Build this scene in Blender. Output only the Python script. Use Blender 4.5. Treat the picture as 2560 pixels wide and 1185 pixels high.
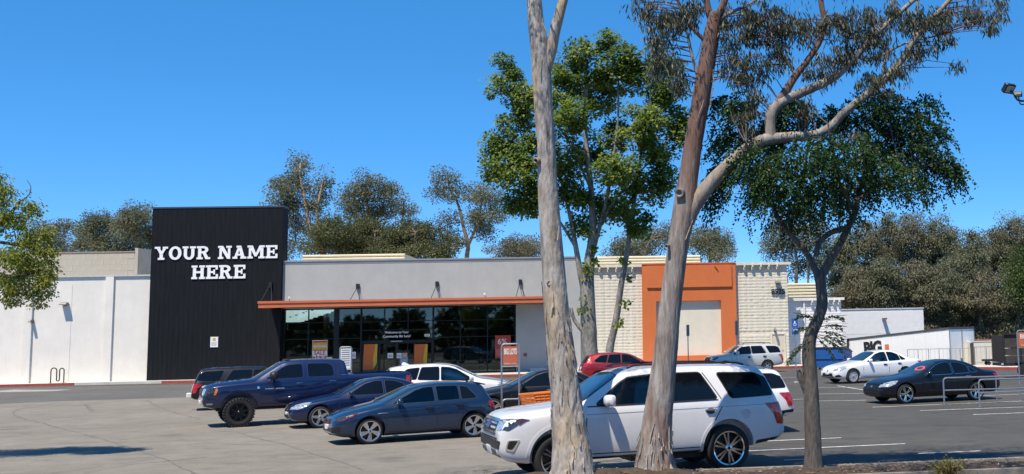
import bpy, bmesh, math, random
import numpy as np
from mathutils import Vector, Matrix, noise
from mathutils.bvhtree import BVHTree
from mathutils.geometry import delaunay_2d_cdt

for o in list(bpy.data.objects):
    bpy.data.objects.remove(o)
SC = bpy.context.scene
COL = SC.collection
R = math.radians

# ------------------------------------------------------------------ camera
FPX, PPX, PPY, EYE = 2800.0, 1780.0, 499.0, 2.5       # focal length and optical centre in photo pixels, eye height
PITCH, ROLL = math.atan(.1167), .021
FW = Vector((0, math.cos(PITCH), math.sin(PITCH)))
U0 = Vector((0, -math.sin(PITCH), math.cos(PITCH)))
X0 = Vector((1, 0, 0))
RC = math.cos(ROLL)*X0 - math.sin(ROLL)*U0
UC = math.sin(ROLL)*X0 + math.cos(ROLL)*U0
CAM = Vector((0, 0, EYE))
cd = bpy.data.cameras.new('camera')
cam = bpy.data.objects.new('camera', cd)
COL.objects.link(cam)
cam.matrix_world = Matrix(((RC.x, UC.x, -FW.x, 0), (RC.y, UC.y, -FW.y, 0), (RC.z, UC.z, -FW.z, EYE), (0, 0, 0, 1)))
cd.sensor_fit = 'HORIZONTAL'
cd.sensor_width = 36
cd.lens = 36*FPX/2560
cd.shift_x = (1280-PPX)/2560
cd.shift_y = -(592.5-PPY)/2560
cd.clip_start = .1
cd.clip_end = 6000
SC.camera = cam
SC.render.resolution_x, SC.render.resolution_y = 1024, 474

# ------------------------------------------------------------------ sky, sun, exposure
SUN_EL, SUN_AZ = R(63), R(27)                          # azimuth from straight behind the camera towards its left
SDIR = Vector((-math.sin(SUN_AZ)*math.cos(SUN_EL), -math.cos(SUN_AZ)*math.cos(SUN_EL), math.sin(SUN_EL)))
W = bpy.data.worlds.new('World')
SC.world = W
W.use_nodes = True
nt = W.node_tree
nt.nodes.clear()
sky = nt.nodes.new('ShaderNodeTexSky')
sky.sky_type = 'NISHITA'
sky.sun_disc = False
sky.sun_elevation = SUN_EL
sky.sun_rotation = math.atan2(SDIR.x, SDIR.y)
sky.altitude = 50
sky.air_density = .4
sky.dust_density = 0.0
sky.ozone_density = 7.0
hs = nt.nodes.new('ShaderNodeHueSaturation')
hs.inputs['Saturation'].default_value = 1.53
pre = nt.nodes.new('ShaderNodeVectorMath'); pre.operation = 'SCALE'; pre.inputs['Scale'].default_value = 1/5.2
gam = nt.nodes.new('ShaderNodeGamma'); gam.inputs[1].default_value = .6      # a phone's deep clear-day blue, the same all round
post = nt.nodes.new('ShaderNodeVectorMath'); post.operation = 'SCALE'; post.inputs['Scale'].default_value = 7.25
bg = nt.nodes.new('ShaderNodeBackground')
bg.inputs['Strength'].default_value = .12
wo = nt.nodes.new('ShaderNodeOutputWorld')
nt.links.new(sky.outputs[0], pre.inputs[0])
nt.links.new(pre.outputs[0], gam.inputs[0])
nt.links.new(gam.outputs[0], post.inputs[0])
nt.links.new(post.outputs[0], hs.inputs['Color'])
nt.links.new(hs.outputs[0], bg.inputs[0])
nt.links.new(bg.outputs[0], wo.inputs[0])
sl = bpy.data.lights.new('sun', 'SUN')
sl.energy = 5.0
sl.angle = R(.53)
sl.color = (1.0, .90, .75)
so = bpy.data.objects.new('sun', sl)
COL.objects.link(so)
so.rotation_euler = (-SDIR).to_track_quat('-Z', 'Y').to_euler()
so.location = (0, 0, 60)
SC.view_settings.view_transform = 'Standard'
SC.view_settings.look = 'None'
SC.view_settings.exposure = 0.4
SC.view_settings.gamma = 1

# ------------------------------------------------------------------ pixel -> place helpers
def ray(x, y):
    return (x-PPX)/FPX*RC + (PPY-y)/FPX*UC + FW
def at(x, y, Y):                                       # point of the pixel's ray at distance Y in front of the camera
    d = ray(x, y)
    return CAM + d*(Y/d.y)
def gnd(x, y, z=0):                                    # point of the pixel's ray on the level z
    d = ray(x, y)
    return CAM + d*((z-EYE)/d.z)
FA = gnd(300, 953, .15)
FB = gnd(1945, 914, .15)
FE = (FB-FA); FE.z = 0; FE.normalize()
FN = Vector((-FE.y, FE.x, 0))                          # into the building
FYAW = math.atan2(FE.y, FE.x)
def fac(x, y, v=0):                                    # facade coordinates (u along, z up) of a pixel on the plane at depth v
    d = ray(x, y)
    P = CAM + d*(((FA+FN*v-CAM).dot(FN))/d.dot(FN))
    return (P-FA).dot(FE), P.z
def fw(u, v, z=0):                                     # facade coordinates -> world
    p = FA + FE*u + FN*v
    return Vector((p.x, p.y, z))

# ------------------------------------------------------------------ materials
MATS = {}
def pm(name, col, rough=.6, metal=0, var=.12, scale=6, bump=0, bscale=None, coat=0, col2=None, stretch=None, spec=.5, detail=6, emit=None, coords='Object'):
    if name in MATS:
        return MATS[name]
    m = bpy.data.materials.new(name)
    m.use_nodes = True
    t = m.node_tree
    b = t.nodes['Principled BSDF']
    b.inputs['Roughness'].default_value = rough
    b.inputs['Metallic'].default_value = metal
    b.inputs['Coat Weight'].default_value = coat
    b.inputs['Coat Roughness'].default_value = .03
    b.inputs['Specular IOR Level'].default_value = spec
    tc = t.nodes.new('ShaderNodeTexCoord')
    mp = t.nodes.new('ShaderNodeMapping')
    t.links.new(tc.outputs[coords], mp.inputs[0])
    if stretch:
        mp.inputs['Scale'].default_value = stretch
    n = t.nodes.new('ShaderNodeTexNoise')
    n.inputs['Scale'].default_value = scale
    n.inputs['Detail'].default_value = detail
    n.inputs['Roughness'].default_value = .62
    t.links.new(mp.outputs[0], n.inputs['Vector'])
    rp = t.nodes.new('ShaderNodeValToRGB')
    c = Vector(col)
    c2 = Vector(col2) if col2 else c*(1+var)
    c1 = c if col2 else c*(1-var)
    rp.color_ramp.elements[0].position = .32
    rp.color_ramp.elements[1].position = .68
    rp.color_ramp.elements[0].color = (*c1, 1)
    rp.color_ramp.elements[1].color = (*c2, 1)
    t.links.new(n.outputs[0], rp.inputs[0])
    t.links.new(rp.outputs[0], b.inputs['Base Color'])
    if bump:
        n2 = t.nodes.new('ShaderNodeTexNoise')
        n2.inputs['Scale'].default_value = bscale or scale*4
        n2.inputs['Detail'].default_value = 5
        t.links.new(mp.outputs[0], n2.inputs['Vector'])
        bp = t.nodes.new('ShaderNodeBump')
        bp.inputs['Strength'].default_value = 1
        bp.inputs['Distance'].default_value = bump
        t.links.new(n2.outputs[0], bp.inputs['Height'])
        t.links.new(bp.outputs[0], b.inputs['Normal'])
    if emit:
        b.inputs['Emission Color'].default_value = (*col, 1)
        b.inputs['Emission Strength'].default_value = emit
    MATS[name] = m
    return m
def paint(name, col, metal=.25):
    dark = max(col) < .02
    return pm(name, col, .38, metal, .03, 3, coat=.6 if dark else 1, spec=.25 if dark else .5)
def leafmat(name, c1, c2, c3, trans=.35, rough=.5):
    if name in MATS:
        return MATS[name]
    m = bpy.data.materials.new(name)
    m.use_nodes = True
    t = m.node_tree
    b = t.nodes['Principled BSDF']
    out = t.nodes['Material Output']
    at_ = t.nodes.new('ShaderNodeAttribute')
    at_.attribute_name = 'tint'
    rp = t.nodes.new('ShaderNodeValToRGB')
    e = rp.color_ramp.elements
    e[0].color = (*c1, 1)
    e[1].color = (*c3, 1)
    k = e.new(.55)
    k.color = (*c2, 1)
    t.links.new(at_.outputs['Fac'], rp.inputs[0])
    t.links.new(rp.outputs[0], b.inputs['Base Color'])
    b.inputs['Roughness'].default_value = rough
    b.inputs['Specular IOR Level'].default_value = .35
    tr = t.nodes.new('ShaderNodeBsdfTranslucent')
    t.links.new(rp.outputs[0], tr.inputs[0])
    mx = t.nodes.new('ShaderNodeMixShader')
    mx.inputs[0].default_value = trans
    t.links.new(b.outputs[0], mx.inputs[1])
    t.links.new(tr.outputs[0], mx.inputs[2])
    t.links.new(mx.outputs[0], out.inputs[0])
    MATS[name] = m
    return m
def paneglass(name, tint, refl=1.0):
    if name in MATS:
        return MATS[name]
    m = bpy.data.materials.new(name)
    m.use_nodes = True
    t = m.node_tree
    t.nodes.clear()
    out = t.nodes.new('ShaderNodeOutputMaterial')
    tp = t.nodes.new('ShaderNodeBsdfTransparent')
    tp.inputs[0].default_value = (*tint, 1)
    gl = t.nodes.new('ShaderNodeBsdfGlossy')
    gl.inputs['Roughness'].default_value = .02
    gl.inputs['Color'].default_value = (.85, .95, .95, 1)
    fr = t.nodes.new('ShaderNodeFresnel')
    fr.inputs[0].default_value = 1.62
    mu = t.nodes.new('ShaderNodeMath')
    mu.operation = 'MULTIPLY'
    mu.inputs[1].default_value = refl
    mu.use_clamp = True
    t.links.new(fr.outputs[0], mu.inputs[0])
    mx = t.nodes.new('ShaderNodeMixShader')
    t.links.new(mu.outputs[0], mx.inputs[0])
    t.links.new(tp.outputs[0], mx.inputs[1])
    t.links.new(gl.outputs[0], mx.inputs[2])
    t.links.new(mx.outputs[0], out.inputs[0])
    MATS[name] = m
    return m
def asphalt(name, c, c2, crack=.5):
    m = pm(name, c, .88, 0, .1, .22, spec=.25)
    t = m.node_tree
    b = t.nodes['Principled BSDF']
    rp = [n for n in t.nodes if n.type == 'VALTORGB'][0]
    rp.color_ramp.elements[0].color = (*c, 1)
    rp.color_ramp.elements[1].color = (*c2, 1)
    tc = [n for n in t.nodes if n.type == 'TEX_COORD'][0]
    fine = t.nodes.new('ShaderNodeTexNoise')
    fine.inputs['Scale'].default_value = 26
    fine.inputs['Detail'].default_value = 8
    fine.inputs['Roughness'].default_value = .8
    t.links.new(tc.outputs['Object'], fine.inputs['Vector'])
    mid = t.nodes.new('ShaderNodeTexNoise')
    mid.inputs['Scale'].default_value = 1.3
    mid.inputs['Detail'].default_value = 7
    mid.inputs['Roughness'].default_value = .7
    t.links.new(tc.outputs['Object'], mid.inputs['Vector'])
    def scaled(src, lo, hi):
        q = t.nodes.new('ShaderNodeMapRange')
        q.inputs['From Min'].default_value = .25
        q.inputs['From Max'].default_value = .75
        q.inputs['To Min'].default_value = lo
        q.inputs['To Max'].default_value = hi
        t.links.new(src, q.inputs[0])
        return q.outputs[0]
    st = t.nodes.new('ShaderNodeTexNoise')             # old oil spots and patched areas
    st.inputs['Scale'].default_value = .42
    st.inputs['Detail'].default_value = 3.5
    mp2 = t.nodes.new('ShaderNodeMapping'); mp2.inputs['Location'].default_value = (3.7, 1.9, 0); mp2.inputs['Scale'].default_value = (1, 1.8, 1)
    t.links.new(tc.outputs['Object'], mp2.inputs[0]); t.links.new(mp2.outputs[0], st.inputs['Vector'])
    sm = t.nodes.new('ShaderNodeMapRange')
    sm.inputs['From Min'].default_value = .60; sm.inputs['From Max'].default_value = .70
    sm.inputs['To Min'].default_value = 1.0; sm.inputs['To Max'].default_value = .80
    t.links.new(st.outputs[0], sm.inputs[0])
    s2 = t.nodes.new('ShaderNodeTexNoise'); s2.inputs['Scale'].default_value = 1.15; s2.inputs['Detail'].default_value = 2.5
    t.links.new(mp2.outputs[0], s2.inputs['Vector'])
    q2 = t.nodes.new('ShaderNodeMapRange')
    q2.inputs['From Min'].default_value = .66; q2.inputs['From Max'].default_value = .74
    q2.inputs['To Min'].default_value = 1.0; q2.inputs['To Max'].default_value = .68
    t.links.new(s2.outputs[0], q2.inputs[0])
    mq = t.nodes.new('ShaderNodeMath'); mq.operation = 'MULTIPLY'
    t.links.new(sm.outputs[0], mq.inputs[0]); t.links.new(q2.outputs[0], mq.inputs[1])
    m0 = t.nodes.new('ShaderNodeMath'); m0.operation = 'MULTIPLY'
    m1 = t.nodes.new('ShaderNodeMath'); m1.operation = 'MULTIPLY'
    t.links.new(scaled(fine.outputs[0], .72, 1.28), m1.inputs[0])
    t.links.new(scaled(mid.outputs[0], .80, 1.20), m1.inputs[1])
    vm = t.nodes.new('ShaderNodeVectorMath'); vm.operation = 'SCALE'
    t.links.new(rp.outputs[0], vm.inputs[0])
    t.links.new(m1.outputs[0], m0.inputs[0]); t.links.new(mq.outputs[0], m0.inputs[1])
    t.links.new(m0.outputs[0], vm.inputs['Scale'])
    t.links.new(vm.outputs[0], b.inputs['Base Color'])
    bp = t.nodes.new('ShaderNodeBump')
    bp.inputs['Distance'].default_value = .008
    t.links.new(fine.outputs[0], bp.inputs['Height'])
    t.links.new(bp.outputs[0], b.inputs['Normal'])
    return m

BLACK = pm('black_plastic', (.012, .012, .013), .5, var=.2)
RUBBER = pm('rubber', (.016, .016, .016), .8, var=.25, scale=20)
CHROME = pm('chrome', (.8, .8, .8), .12, 1, var=.02)
ALLOY = pm('alloy', (.55, .55, .56), .25, .85, var=.05)
STEEL = pm('galvanised_steel', (.42, .43, .44), .38, .8, var=.12, scale=14)
DARKMETAL = pm('dark_metal', (.03, .03, .032), .45, .4, var=.2)
GLASS = pm('tinted_glass', (.004, .005, .007), .03, 0, var=.2, scale=1.5, spec=.5)
GLASSB = pm('clear_windscreen', (.014, .026, .032), .03, 0, var=.5, scale=2.2, spec=.8, coat=.5)
LAMP = pm('headlamp_lens', (.55, .57, .58), .08, .5, var=.4, scale=18, coat=1)
LAMPD = pm('dark_lamp_lens', (.05, .055, .06), .08, .3, var=.6, scale=18, coat=1)
REDLAMP = pm('tail_lamp_red', (.42, .012, .012), .12, 0, var=.35, scale=14, coat=1)
AMBER = pm('amber_lens', (.6, .16, .02), .15, 0, var=.2, coat=1)
WHITEP = pm('white_plate', (.75, .76, .78), .4, var=.12, scale=30)
SEAM = pm('panel_gap', (.008, .008, .008), .7, var=.1)

# ------------------------------------------------------------------ mesh helpers
class MB:
    def __init__(s):
        s.v, s.f, s.m = [], [], []
    def face(s, pts, mi=0):
        i = len(s.v)
        s.v += [tuple(p) for p in pts]
        s.f.append(tuple(range(i, i+len(pts))))
        s.m.append(mi)
    def box(s, x0, x1, y0, y1, z0, z1, mi=0, M=None):
        c = [(x, y, z) for z in (z0, z1) for x, y in ((x0, y0), (x1, y0), (x1, y1), (x0, y1))]
        if M is not None:
            c = [tuple(M @ Vector(p)) for p in c]
        i = len(s.v)
        s.v += c
        for q in ((0, 3, 2, 1), (4, 5, 6, 7), (0, 1, 5, 4), (1, 2, 6, 5), (2, 3, 7, 6), (3, 0, 4, 7)):
            s.f.append(tuple(i+k for k in q))
            s.m.append(mi)
        return s
    def bbox(s, x0, x1, y0, y1, z0, z1, c=.01, mi=0):           # box with chamfered vertical and top edges
        ring = lambda k, z: [(x0+k, y0, z), (x1-k, y0, z), (x1, y0+k, z), (x1, y1-k, z), (x1-k, y1, z), (x0+k, y1, z), (x0, y1-k, z), (x0, y0+k, z)]
        def ring2(k, z, ins):
            return [(min(max(p[0], x0+ins), x1-ins), min(max(p[1], y0+ins), y1-ins), z) for p in ring(k, z)]
        rs = [ring2(c, z0, 0), ring2(c, z1-c, 0), ring2(c, z1, c)]
        i = len(s.v)
        for r in rs: s.v += r
        for a in range(2):
            for k in range(8):
                s.f.append((i+a*8+k, i+a*8+(k+1) % 8, i+a*8+8+(k+1) % 8, i+a*8+8+k)); s.m.append(mi)
        s.f.append(tuple(i+16+k for k in range(8))); s.m.append(mi)
        s.f.append(tuple(i+7-k for k in range(8))); s.m.append(mi)
        return s
    def prism(s, poly, a, b, axis='y', mi=0):                   # extrude a 2D polygon
        mk = {'y': lambda p, t: (p[0], t, p[1]), 'x': lambda p, t: (t, p[0], p[1]), 'z': lambda p, t: (p[0], p[1], t)}[axis]
        i = len(s.v); n = len(poly)
        s.v += [mk(p, a) for p in poly] + [mk(p, b) for p in poly]
        s.f.append(tuple(i+k for k in range(n))); s.m.append(mi)
        s.f.append(tuple(i+n+n-1-k for k in range(n))); s.m.append(mi)
        for k in range(n):
            s.f.append((i+k, i+n+k, i+n+(k+1) % n, i+(k+1) % n)); s.m.append(mi)
        return s
    def tube(s, pts, rad, n=8, mi=0, cap=True, rough=0, seed=0):
        pts = [Vector(p) for p in pts]
        if not hasattr(rad, '__len__'): rad = [rad]*len(pts)
        i = len(s.v)
        up = Vector((0, 0, 1)) if abs((pts[1]-pts[0]).normalized().z) < .95 else Vector((1, 0, 0))
        side = None
        for k, p in enumerate(pts):
            t = (pts[min(k+1, len(pts)-1)]-pts[max(k-1, 0)]).normalized()
            if side is None:
                side = t.cross(up).normalized()
            else:
                side = (side - t*side.dot(t)).normalized()
            bi = t.cross(side)
            for a in range(n):
                th = 2*math.pi*a/n
                d = side*math.cos(th)+bi*math.sin(th)
                r = rad[k]
                if rough:
                    q = p+d*r
                    r *= 1+rough*(noise.noise(Vector((q.x*5+seed, q.y*5, q.z*1.3)))+.5*noise.noise(Vector((q.x*14, q.y*14+seed, q.z*3))))
                s.v.append(tuple(p+d*r))
        for k in range(len(pts)-1):
            for a in range(n):
                s.f.append((i+k*n+a, i+k*n+(a+1) % n, i+(k+1)*n+(a+1) % n, i+(k+1)*n+a)); s.m.append(mi)
        if cap:
            s.f.append(tuple(i+n-1-a for a in range(n))); s.m.append(mi)
            e = i+(len(pts)-1)*n
            s.f.append(tuple(e+a for a in range(n))); s.m.append(mi)
        return s
    def lathe(s, prof, n=32, mi=0, axis='y', closed=False):     # prof: (radius, along)
        i = len(s.v); m = len(prof)
        for a in range(n):
            th = 2*math.pi*a/n
            for r, y in prof:
                s.v.append((r*math.cos(th), y, r*math.sin(th)) if axis == 'y' else (r*math.cos(th), r*math.sin(th), y))
        for a in range(n):
            for k in range(m if closed else m-1):
                b = (a+1) % n; l = (k+1) % m
                s.f.append((i+a*m+k, i+b*m+k, i+b*m+l, i+a*m+l)); s.m.append(mi)
        return s
    def mesh(s, name, mats, smooth=None):
        me = bpy.data.meshes.new(name)
        me.from_pydata(s.v, [], s.f)
        mats = mats if isinstance(mats, (list, tuple)) else [mats]
        for m in mats: me.materials.append(m)
        if any(s.m):
            me.polygons.foreach_set('material_index', s.m)
        bm = bmesh.new(); bm.from_mesh(me)
        bmesh.ops.recalc_face_normals(bm, faces=bm.faces)
        bm.to_mesh(me); bm.free()
        if smooth is not None:
            me.polygons.foreach_set('use_smooth', [True]*len(me.polygons))
            me.set_sharp_from_angle(angle=R(smooth))
        me.update()
        return me
    def build(s, name, mats, parent=None, smooth=None, **k):
        return add(name, s.mesh(name, mats, smooth), parent, **k)
def add(name, me, parent=None, loc=None, rot=None, **k):
    o = bpy.data.objects.new(name, me)
    COL.objects.link(o)
    if parent: o.parent = parent
    if loc is not None: o.location = loc
    if rot is not None: o.rotation_euler = rot
    tag(o, **k)
    return o
def tag(o, label=None, cat=None, group=None, kind=None):
    if label: o['label'] = label
    if cat: o['category'] = cat
    if group: o['group'] = group
    if kind: o['kind'] = kind
    return o
def thing(name, loc, label, cat, rz=0, group=None):
    return add(name, None, None, loc, (0, 0, rz), label=label, cat=cat, group=group)
def bx(name, dims, mat, parent=None, **k):
    return MB().box(*dims).build(name, mat, parent, **k)
def text_mesh(txt, size, depth=.01, bold=0, align='CENTER', space=1.0):
    c = bpy.data.curves.new('t', 'FONT')
    c.body = txt; c.size = size; c.extrude = depth/2; c.offset = bold; c.align_x = align; c.align_y = 'CENTER'
    c.space_character = space; c.resolution_u = 3
    o = bpy.data.objects.new('t', c)
    COL.objects.link(o)
    dg = bpy.context.evaluated_depsgraph_get()
    me = bpy.data.meshes.new_from_object(o.evaluated_get(dg))
    bpy.data.objects.remove(o)
    return me
def text(name, txt, size, mat, parent, loc, rot=(R(90), 0, 0), **k):
    kw = {q: k.pop(q) for q in ('depth', 'bold', 'align', 'space') if q in k}
    me = text_mesh(txt, size, **kw)
    me.materials.clear(); me.materials.append(mat)
    return add(name, me, parent, loc, rot, **k)
def ribbon(name, pts, w, mat, z=.008, jitter=0, **k):           # flat strip along ground points
    m = MB(); L = []; Rr = []
    for i, p in enumerate(pts):
        t = (pts[min(i+1, len(pts)-1)]-pts[max(i-1, 0)]); t.z = 0; t.normalize()
        n = Vector((-t.y, t.x, 0))
        ww = w*(1+jitter*random.uniform(-1, 1))/2
        o = n*jitter*w*random.uniform(-.8, .8)
        L.append((p.x+n.x*ww+o.x, p.y+n.y*ww+o.y, z)); Rr.append((p.x-n.x*ww+o.x, p.y-n.y*ww+o.y, z))
    n = len(pts)
    m.v = L+Rr
    for i in range(n-1):
        m.f.append((i, i+1, n+i+1, n+i)); m.m.append(0)
    return m.build(name, mat, None, **k)
def rounded(poly, r, n=4):
    out = []
    N = len(poly)
    for i in range(N):
        p0, p, p1 = Vector(poly[i-1]), Vector(poly[i]), Vector(poly[(i+1) % N])
        a, b = p0-p, p1-p
        ra, rb = min(r, a.length*.45), min(r, b.length*.45)
        A, B = p+a.normalized()*ra, p+b.normalized()*rb
        for k in range(n+1):
            t = k/n
            q = A*(1-t)**2+p*2*t*(1-t)+B*t*t
            out.append((q.x, q.y))
    return out
# ------------------------------------------------------------------ ground, lots, pavements
random.seed(4)
ASPH_D = asphalt('sealed_asphalt', (.068, .066, .061), (.088, .085, .079))
ASPH_P = asphalt('weathered_asphalt', (.182, .164, .138), (.226, .205, .175))
ASPH_L = asphalt('lane_asphalt', (.098, .096, .091), (.13, .126, .118))
CONC = pm('concrete', (.52, .49, .44), .85, var=.14, scale=1.5, bump=.004, bscale=40)
KERBRED = pm('red_kerb_paint', (.33, .06, .045), .7, var=.25, scale=5)
SOIL = pm('planter_soil', (.066, .046, .032), .95, var=.35, scale=9, bump=.05, bscale=22)
LINE = pm('white_line_paint', (.6, .6, .58), .7, var=.28, scale=7)
PIT = (8.8, 18.6, 67.0, 78.4)
g = MB()
x0, x1, y0, y1 = PIT
B = 3000
for q in ((-B, x0, -B, B), (x1, B, -B, B), (x0, x1, -B, y0), (x0, x1, y1, B)):
    g.face([(q[0], q[2], 0), (q[1], q[2], 0), (q[1], q[3], 0), (q[0], q[3], 0)])
g.build('ground', ASPH_D, kind='structure')
g = MB()
zf = -1.75
g.face([(x0, y0, zf), (x1, y0, zf), (x1, y1, zf), (x0, y1, zf)])
for a, b in (((x0, y0), (x1, y0)), ((x1, y0), (x1, y1)), ((x1, y1), (x0, y1)), ((x0, y1), (x0, y0))):
    g.face([(*a, zf), (*b, zf), (*b, -.001), (*a, -.001)])
g.build('loading_dock_ramp', CONC, kind='structure')
def sheet(name, pts, z, mat):
    m = MB(); m.face([(p[0], p[1], z) for p in pts])
    return m.build(name, mat, kind='structure')
pe = [gnd(-400, 1032), gnd(0, 1010), gnd(130, 1004), gnd(460, 994), gnd(900, 985), gnd(1250, 975), gnd(1500, 990)]
sheet('parking_lot', [(-70, 8), (-1.2, 8), (-1.0, 20)] + [(p.x, p.y) for p in reversed(pe)] + [(-70, 46)], .004, ASPH_P)
sheet('access_lane', [(-80, 40)] + [(p.x, p.y) for p in [Vector((-70, 46, 0))]+pe] + [(2, 58), (4, 66), (-80, 66)], .002, ASPH_L)
# painted lines (photo pixels on the ground)
for a, b in (((2182, 1018.5), (2560, 1003)), ((2300, 1027), (2560, 1018)), ((2433, 1037), (2600, 1031)), ((1900, 1104), (2103, 1095)),
             ((1870, 1128), (2262, 1110)), ((2297, 1134.5), (2452, 1128)), ((1960, 1151), (2012, 1149)), ((2045, 1003), (2165, 1001)),
             ((2045, 985.5), (2160, 984)), ((2040, 969), (2170, 968)), ((2094, 965), (2165, 976)), ((2330, 996), (2560, 985)), ((1965, 1000), (2010, 998)), ((1950, 944), (2040, 943)), ((2480, 975), (2560, 970))):
    p, q = gnd(*a), gnd(*b)
    ribbon('parking_line', [p.lerp(q, i/12) for i in range(13)], .10, LINE, .008, .06, kind='structure')
# old cracks and sealed seams in the pale lot
CRACK = pm('crack_sealer', (.15, .133, .115), .9, var=.3, scale=3)
def cr(pts, w, sc=4.837, ox=0, oy=940):
    P = [gnd(ox+x/sc, oy+y/sc) for x, y in pts]
    out = []
    for a, b in zip(P, P[1:]):
        n = max(2, int((b-a).length/.35))
        out += [a.lerp(b, i/n) for i in range(n)]
    out.append(P[-1])
    ribbon('pavement_crack', out, w*.62, CRACK, .0075, .75, kind='structure')
cr([(700, 320), (420, 375), (250, 395), (150, 440), (190, 485), (330, 530), (430, 550), (700, 625), (900, 680), (990, 700)], .10)
cr([(990, 700), (1130, 740), (1250, 770), (1520, 855), (1680, 900), (1850, 965), (2000, 1010), (2200, 1110), (2400, 1200)], .07)
cr([(1030, 340), (1115, 430)], .16)
cr([(1780, 290), (1850, 340), (1960, 395), (2200, 470), (2420, 520)], .08)
cr([(1000, 1185), (1300, 1120), (1600, 1070), (2000, 1035), (2500, 985)], .045)
cr([(520, 1185), (900, 1145), (1250, 1095)], .03)
cr([(240, 690), (350, 712), (430, 730)], .04)
cr([(540, 768), (700, 752), (1200, 735)], .03)
cr([(1500, 525), (1900, 522), (2450, 515)], .03)
cr([(2250, 862), (2515, 850)], .05)
cr([(100, 930), (750, 935), (1000, 920)], .03, 3.2, 440, 820)
cr([(480, 830), (620, 880), (860, 930), (1100, 1010), (1350, 1085), (1500, 1140)], .06, 3.2, 440, 820)
cr([(300, 1090), (700, 1075), (1100, 1080)], .025, 3.2, 440, 820)
# oil and wear stains are in the asphalt material; tar patch near the kerb
ribbon('asphalt_patch', [gnd(-20, 978), gnd(60, 977), gnd(170, 975)], 2.2, pm('pale_patch', (.30, .28, .25), .9, var=.2, scale=2), .006, .25, kind='structure')

# sidewalk along the store
def fpoly(name, pts, z0, z1, mat, **k):
    m = MB(); m.prism([tuple(fw(u, v).xy) for u, v in pts], z0, z1, 'z')
    return m.build(name, mat, **k)
SW = [(-24, -.9), (1, -.9), (6, -1.6), (10, -4.2), (27, -4.2), (30, -1.8), (43.2, -1.4)]
fpoly('sidewalk', SW+[(43.2, 2), (-24, 2)], -.02, .147, CONC, kind='structure')
def kerbline(name, pts, mat):
    m = MB()
    for (a, b) in zip(pts, pts[1:]):
        d = Vector((b[0]-a[0], b[1]-a[1])).normalized(); n = Vector((d.y, -d.x))*.15
        m.prism([tuple(fw(*a).xy), tuple(fw(*b).xy), tuple(fw(b[0]+n.x, b[1]+n.y).xy), tuple(fw(a[0]+n.x, a[1]+n.y).xy)], -.02, .15, 'z')
    return m.build(name, mat, kind='structure')
kerbline('kerb', [(-24, -.9), (-2.2, -.9)], KERBRED)
kerbline('kerb', [(-2.2, -.9), (1, -.9), (3.0, -1.18)], CONC)
kerbline('kerb', [(3.0, -1.18), (6, -1.6), (10, -4.2), (27, -4.2), (30, -1.8), (43.2, -1.4)], KERBRED)
# raised apron by the dock
a, b = gnd(2062, 922), gnd(2700, 926)
dv = (b-a).normalized(); nv = Vector((-dv.y, dv.x, 0))
m = MB(); m.prism([tuple((a+nv*.16).xy), tuple((b+nv*.16).xy), tuple((b+nv*2.9).xy), tuple((a+nv*2.9).xy)], -.02, .147, 'z'); m.build('dock_apron', CONC, kind='structure')
m = MB(); m.prism([tuple(a.xy), tuple(b.xy), tuple((b+nv*.15).xy), tuple((a+nv*.15).xy)], -.02, .152, 'z'); m.build('kerb', KERBRED, kind='structure')

# near planter strip with its two kerbs
PD = Vector((math.cos(R(8)), math.sin(R(8)), 0)); PN = Vector((-PD.y, PD.x, 0)); PO = Vector((1.45, 18.45, 0))
def pl(s, t): return PO+PD*s+PN*t
KERBC = pm('old_kerb_concrete', (.22, .195, .165), .9, var=.3, scale=4, bump=.01, bscale=30)
for t in (0, 1.30):
    for i in range(12):
        s0 = -18+i*2.6
        m = MB(); m.prism([tuple(pl(s, q).xy) for s, q in ((s0+.006, t-.14), (s0+2.594, t-.14), (s0+2.594, t), (s0+.006, t))], -.02, .15+random.uniform(-.006, .006), 'z')
        m.build('planter_kerb', KERBC, kind='structure')
m = MB(); n1, n2 = 150, 9
for i in range(n1+1):
    for j in range(n2+1):
        s, t = -18+31*i/n1, .004+1.15*j/n2
        p = pl(s, t)
        h = .09+.07*math.sin(math.pi*j/n2)+.05*noise.noise(p*1.7)+.02*noise.noise(p*6)
        for tr, k in ((-4.0, .14), (-2.6, .16), (.25, .05)):
            h += k*math.exp(-((s-tr)/.75)**2)*math.sin(math.pi*j/n2)
        m.v.append((p.x, p.y, h))
for i in range(n1):
    for j in range(n2):
        k = i*(n2+1)+j
        m.f.append((k, k+n2+1, k+n2+2, k+1)); m.m.append(0)
m.build('planter_bed', SOIL, smooth=60, kind='structure')

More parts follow.
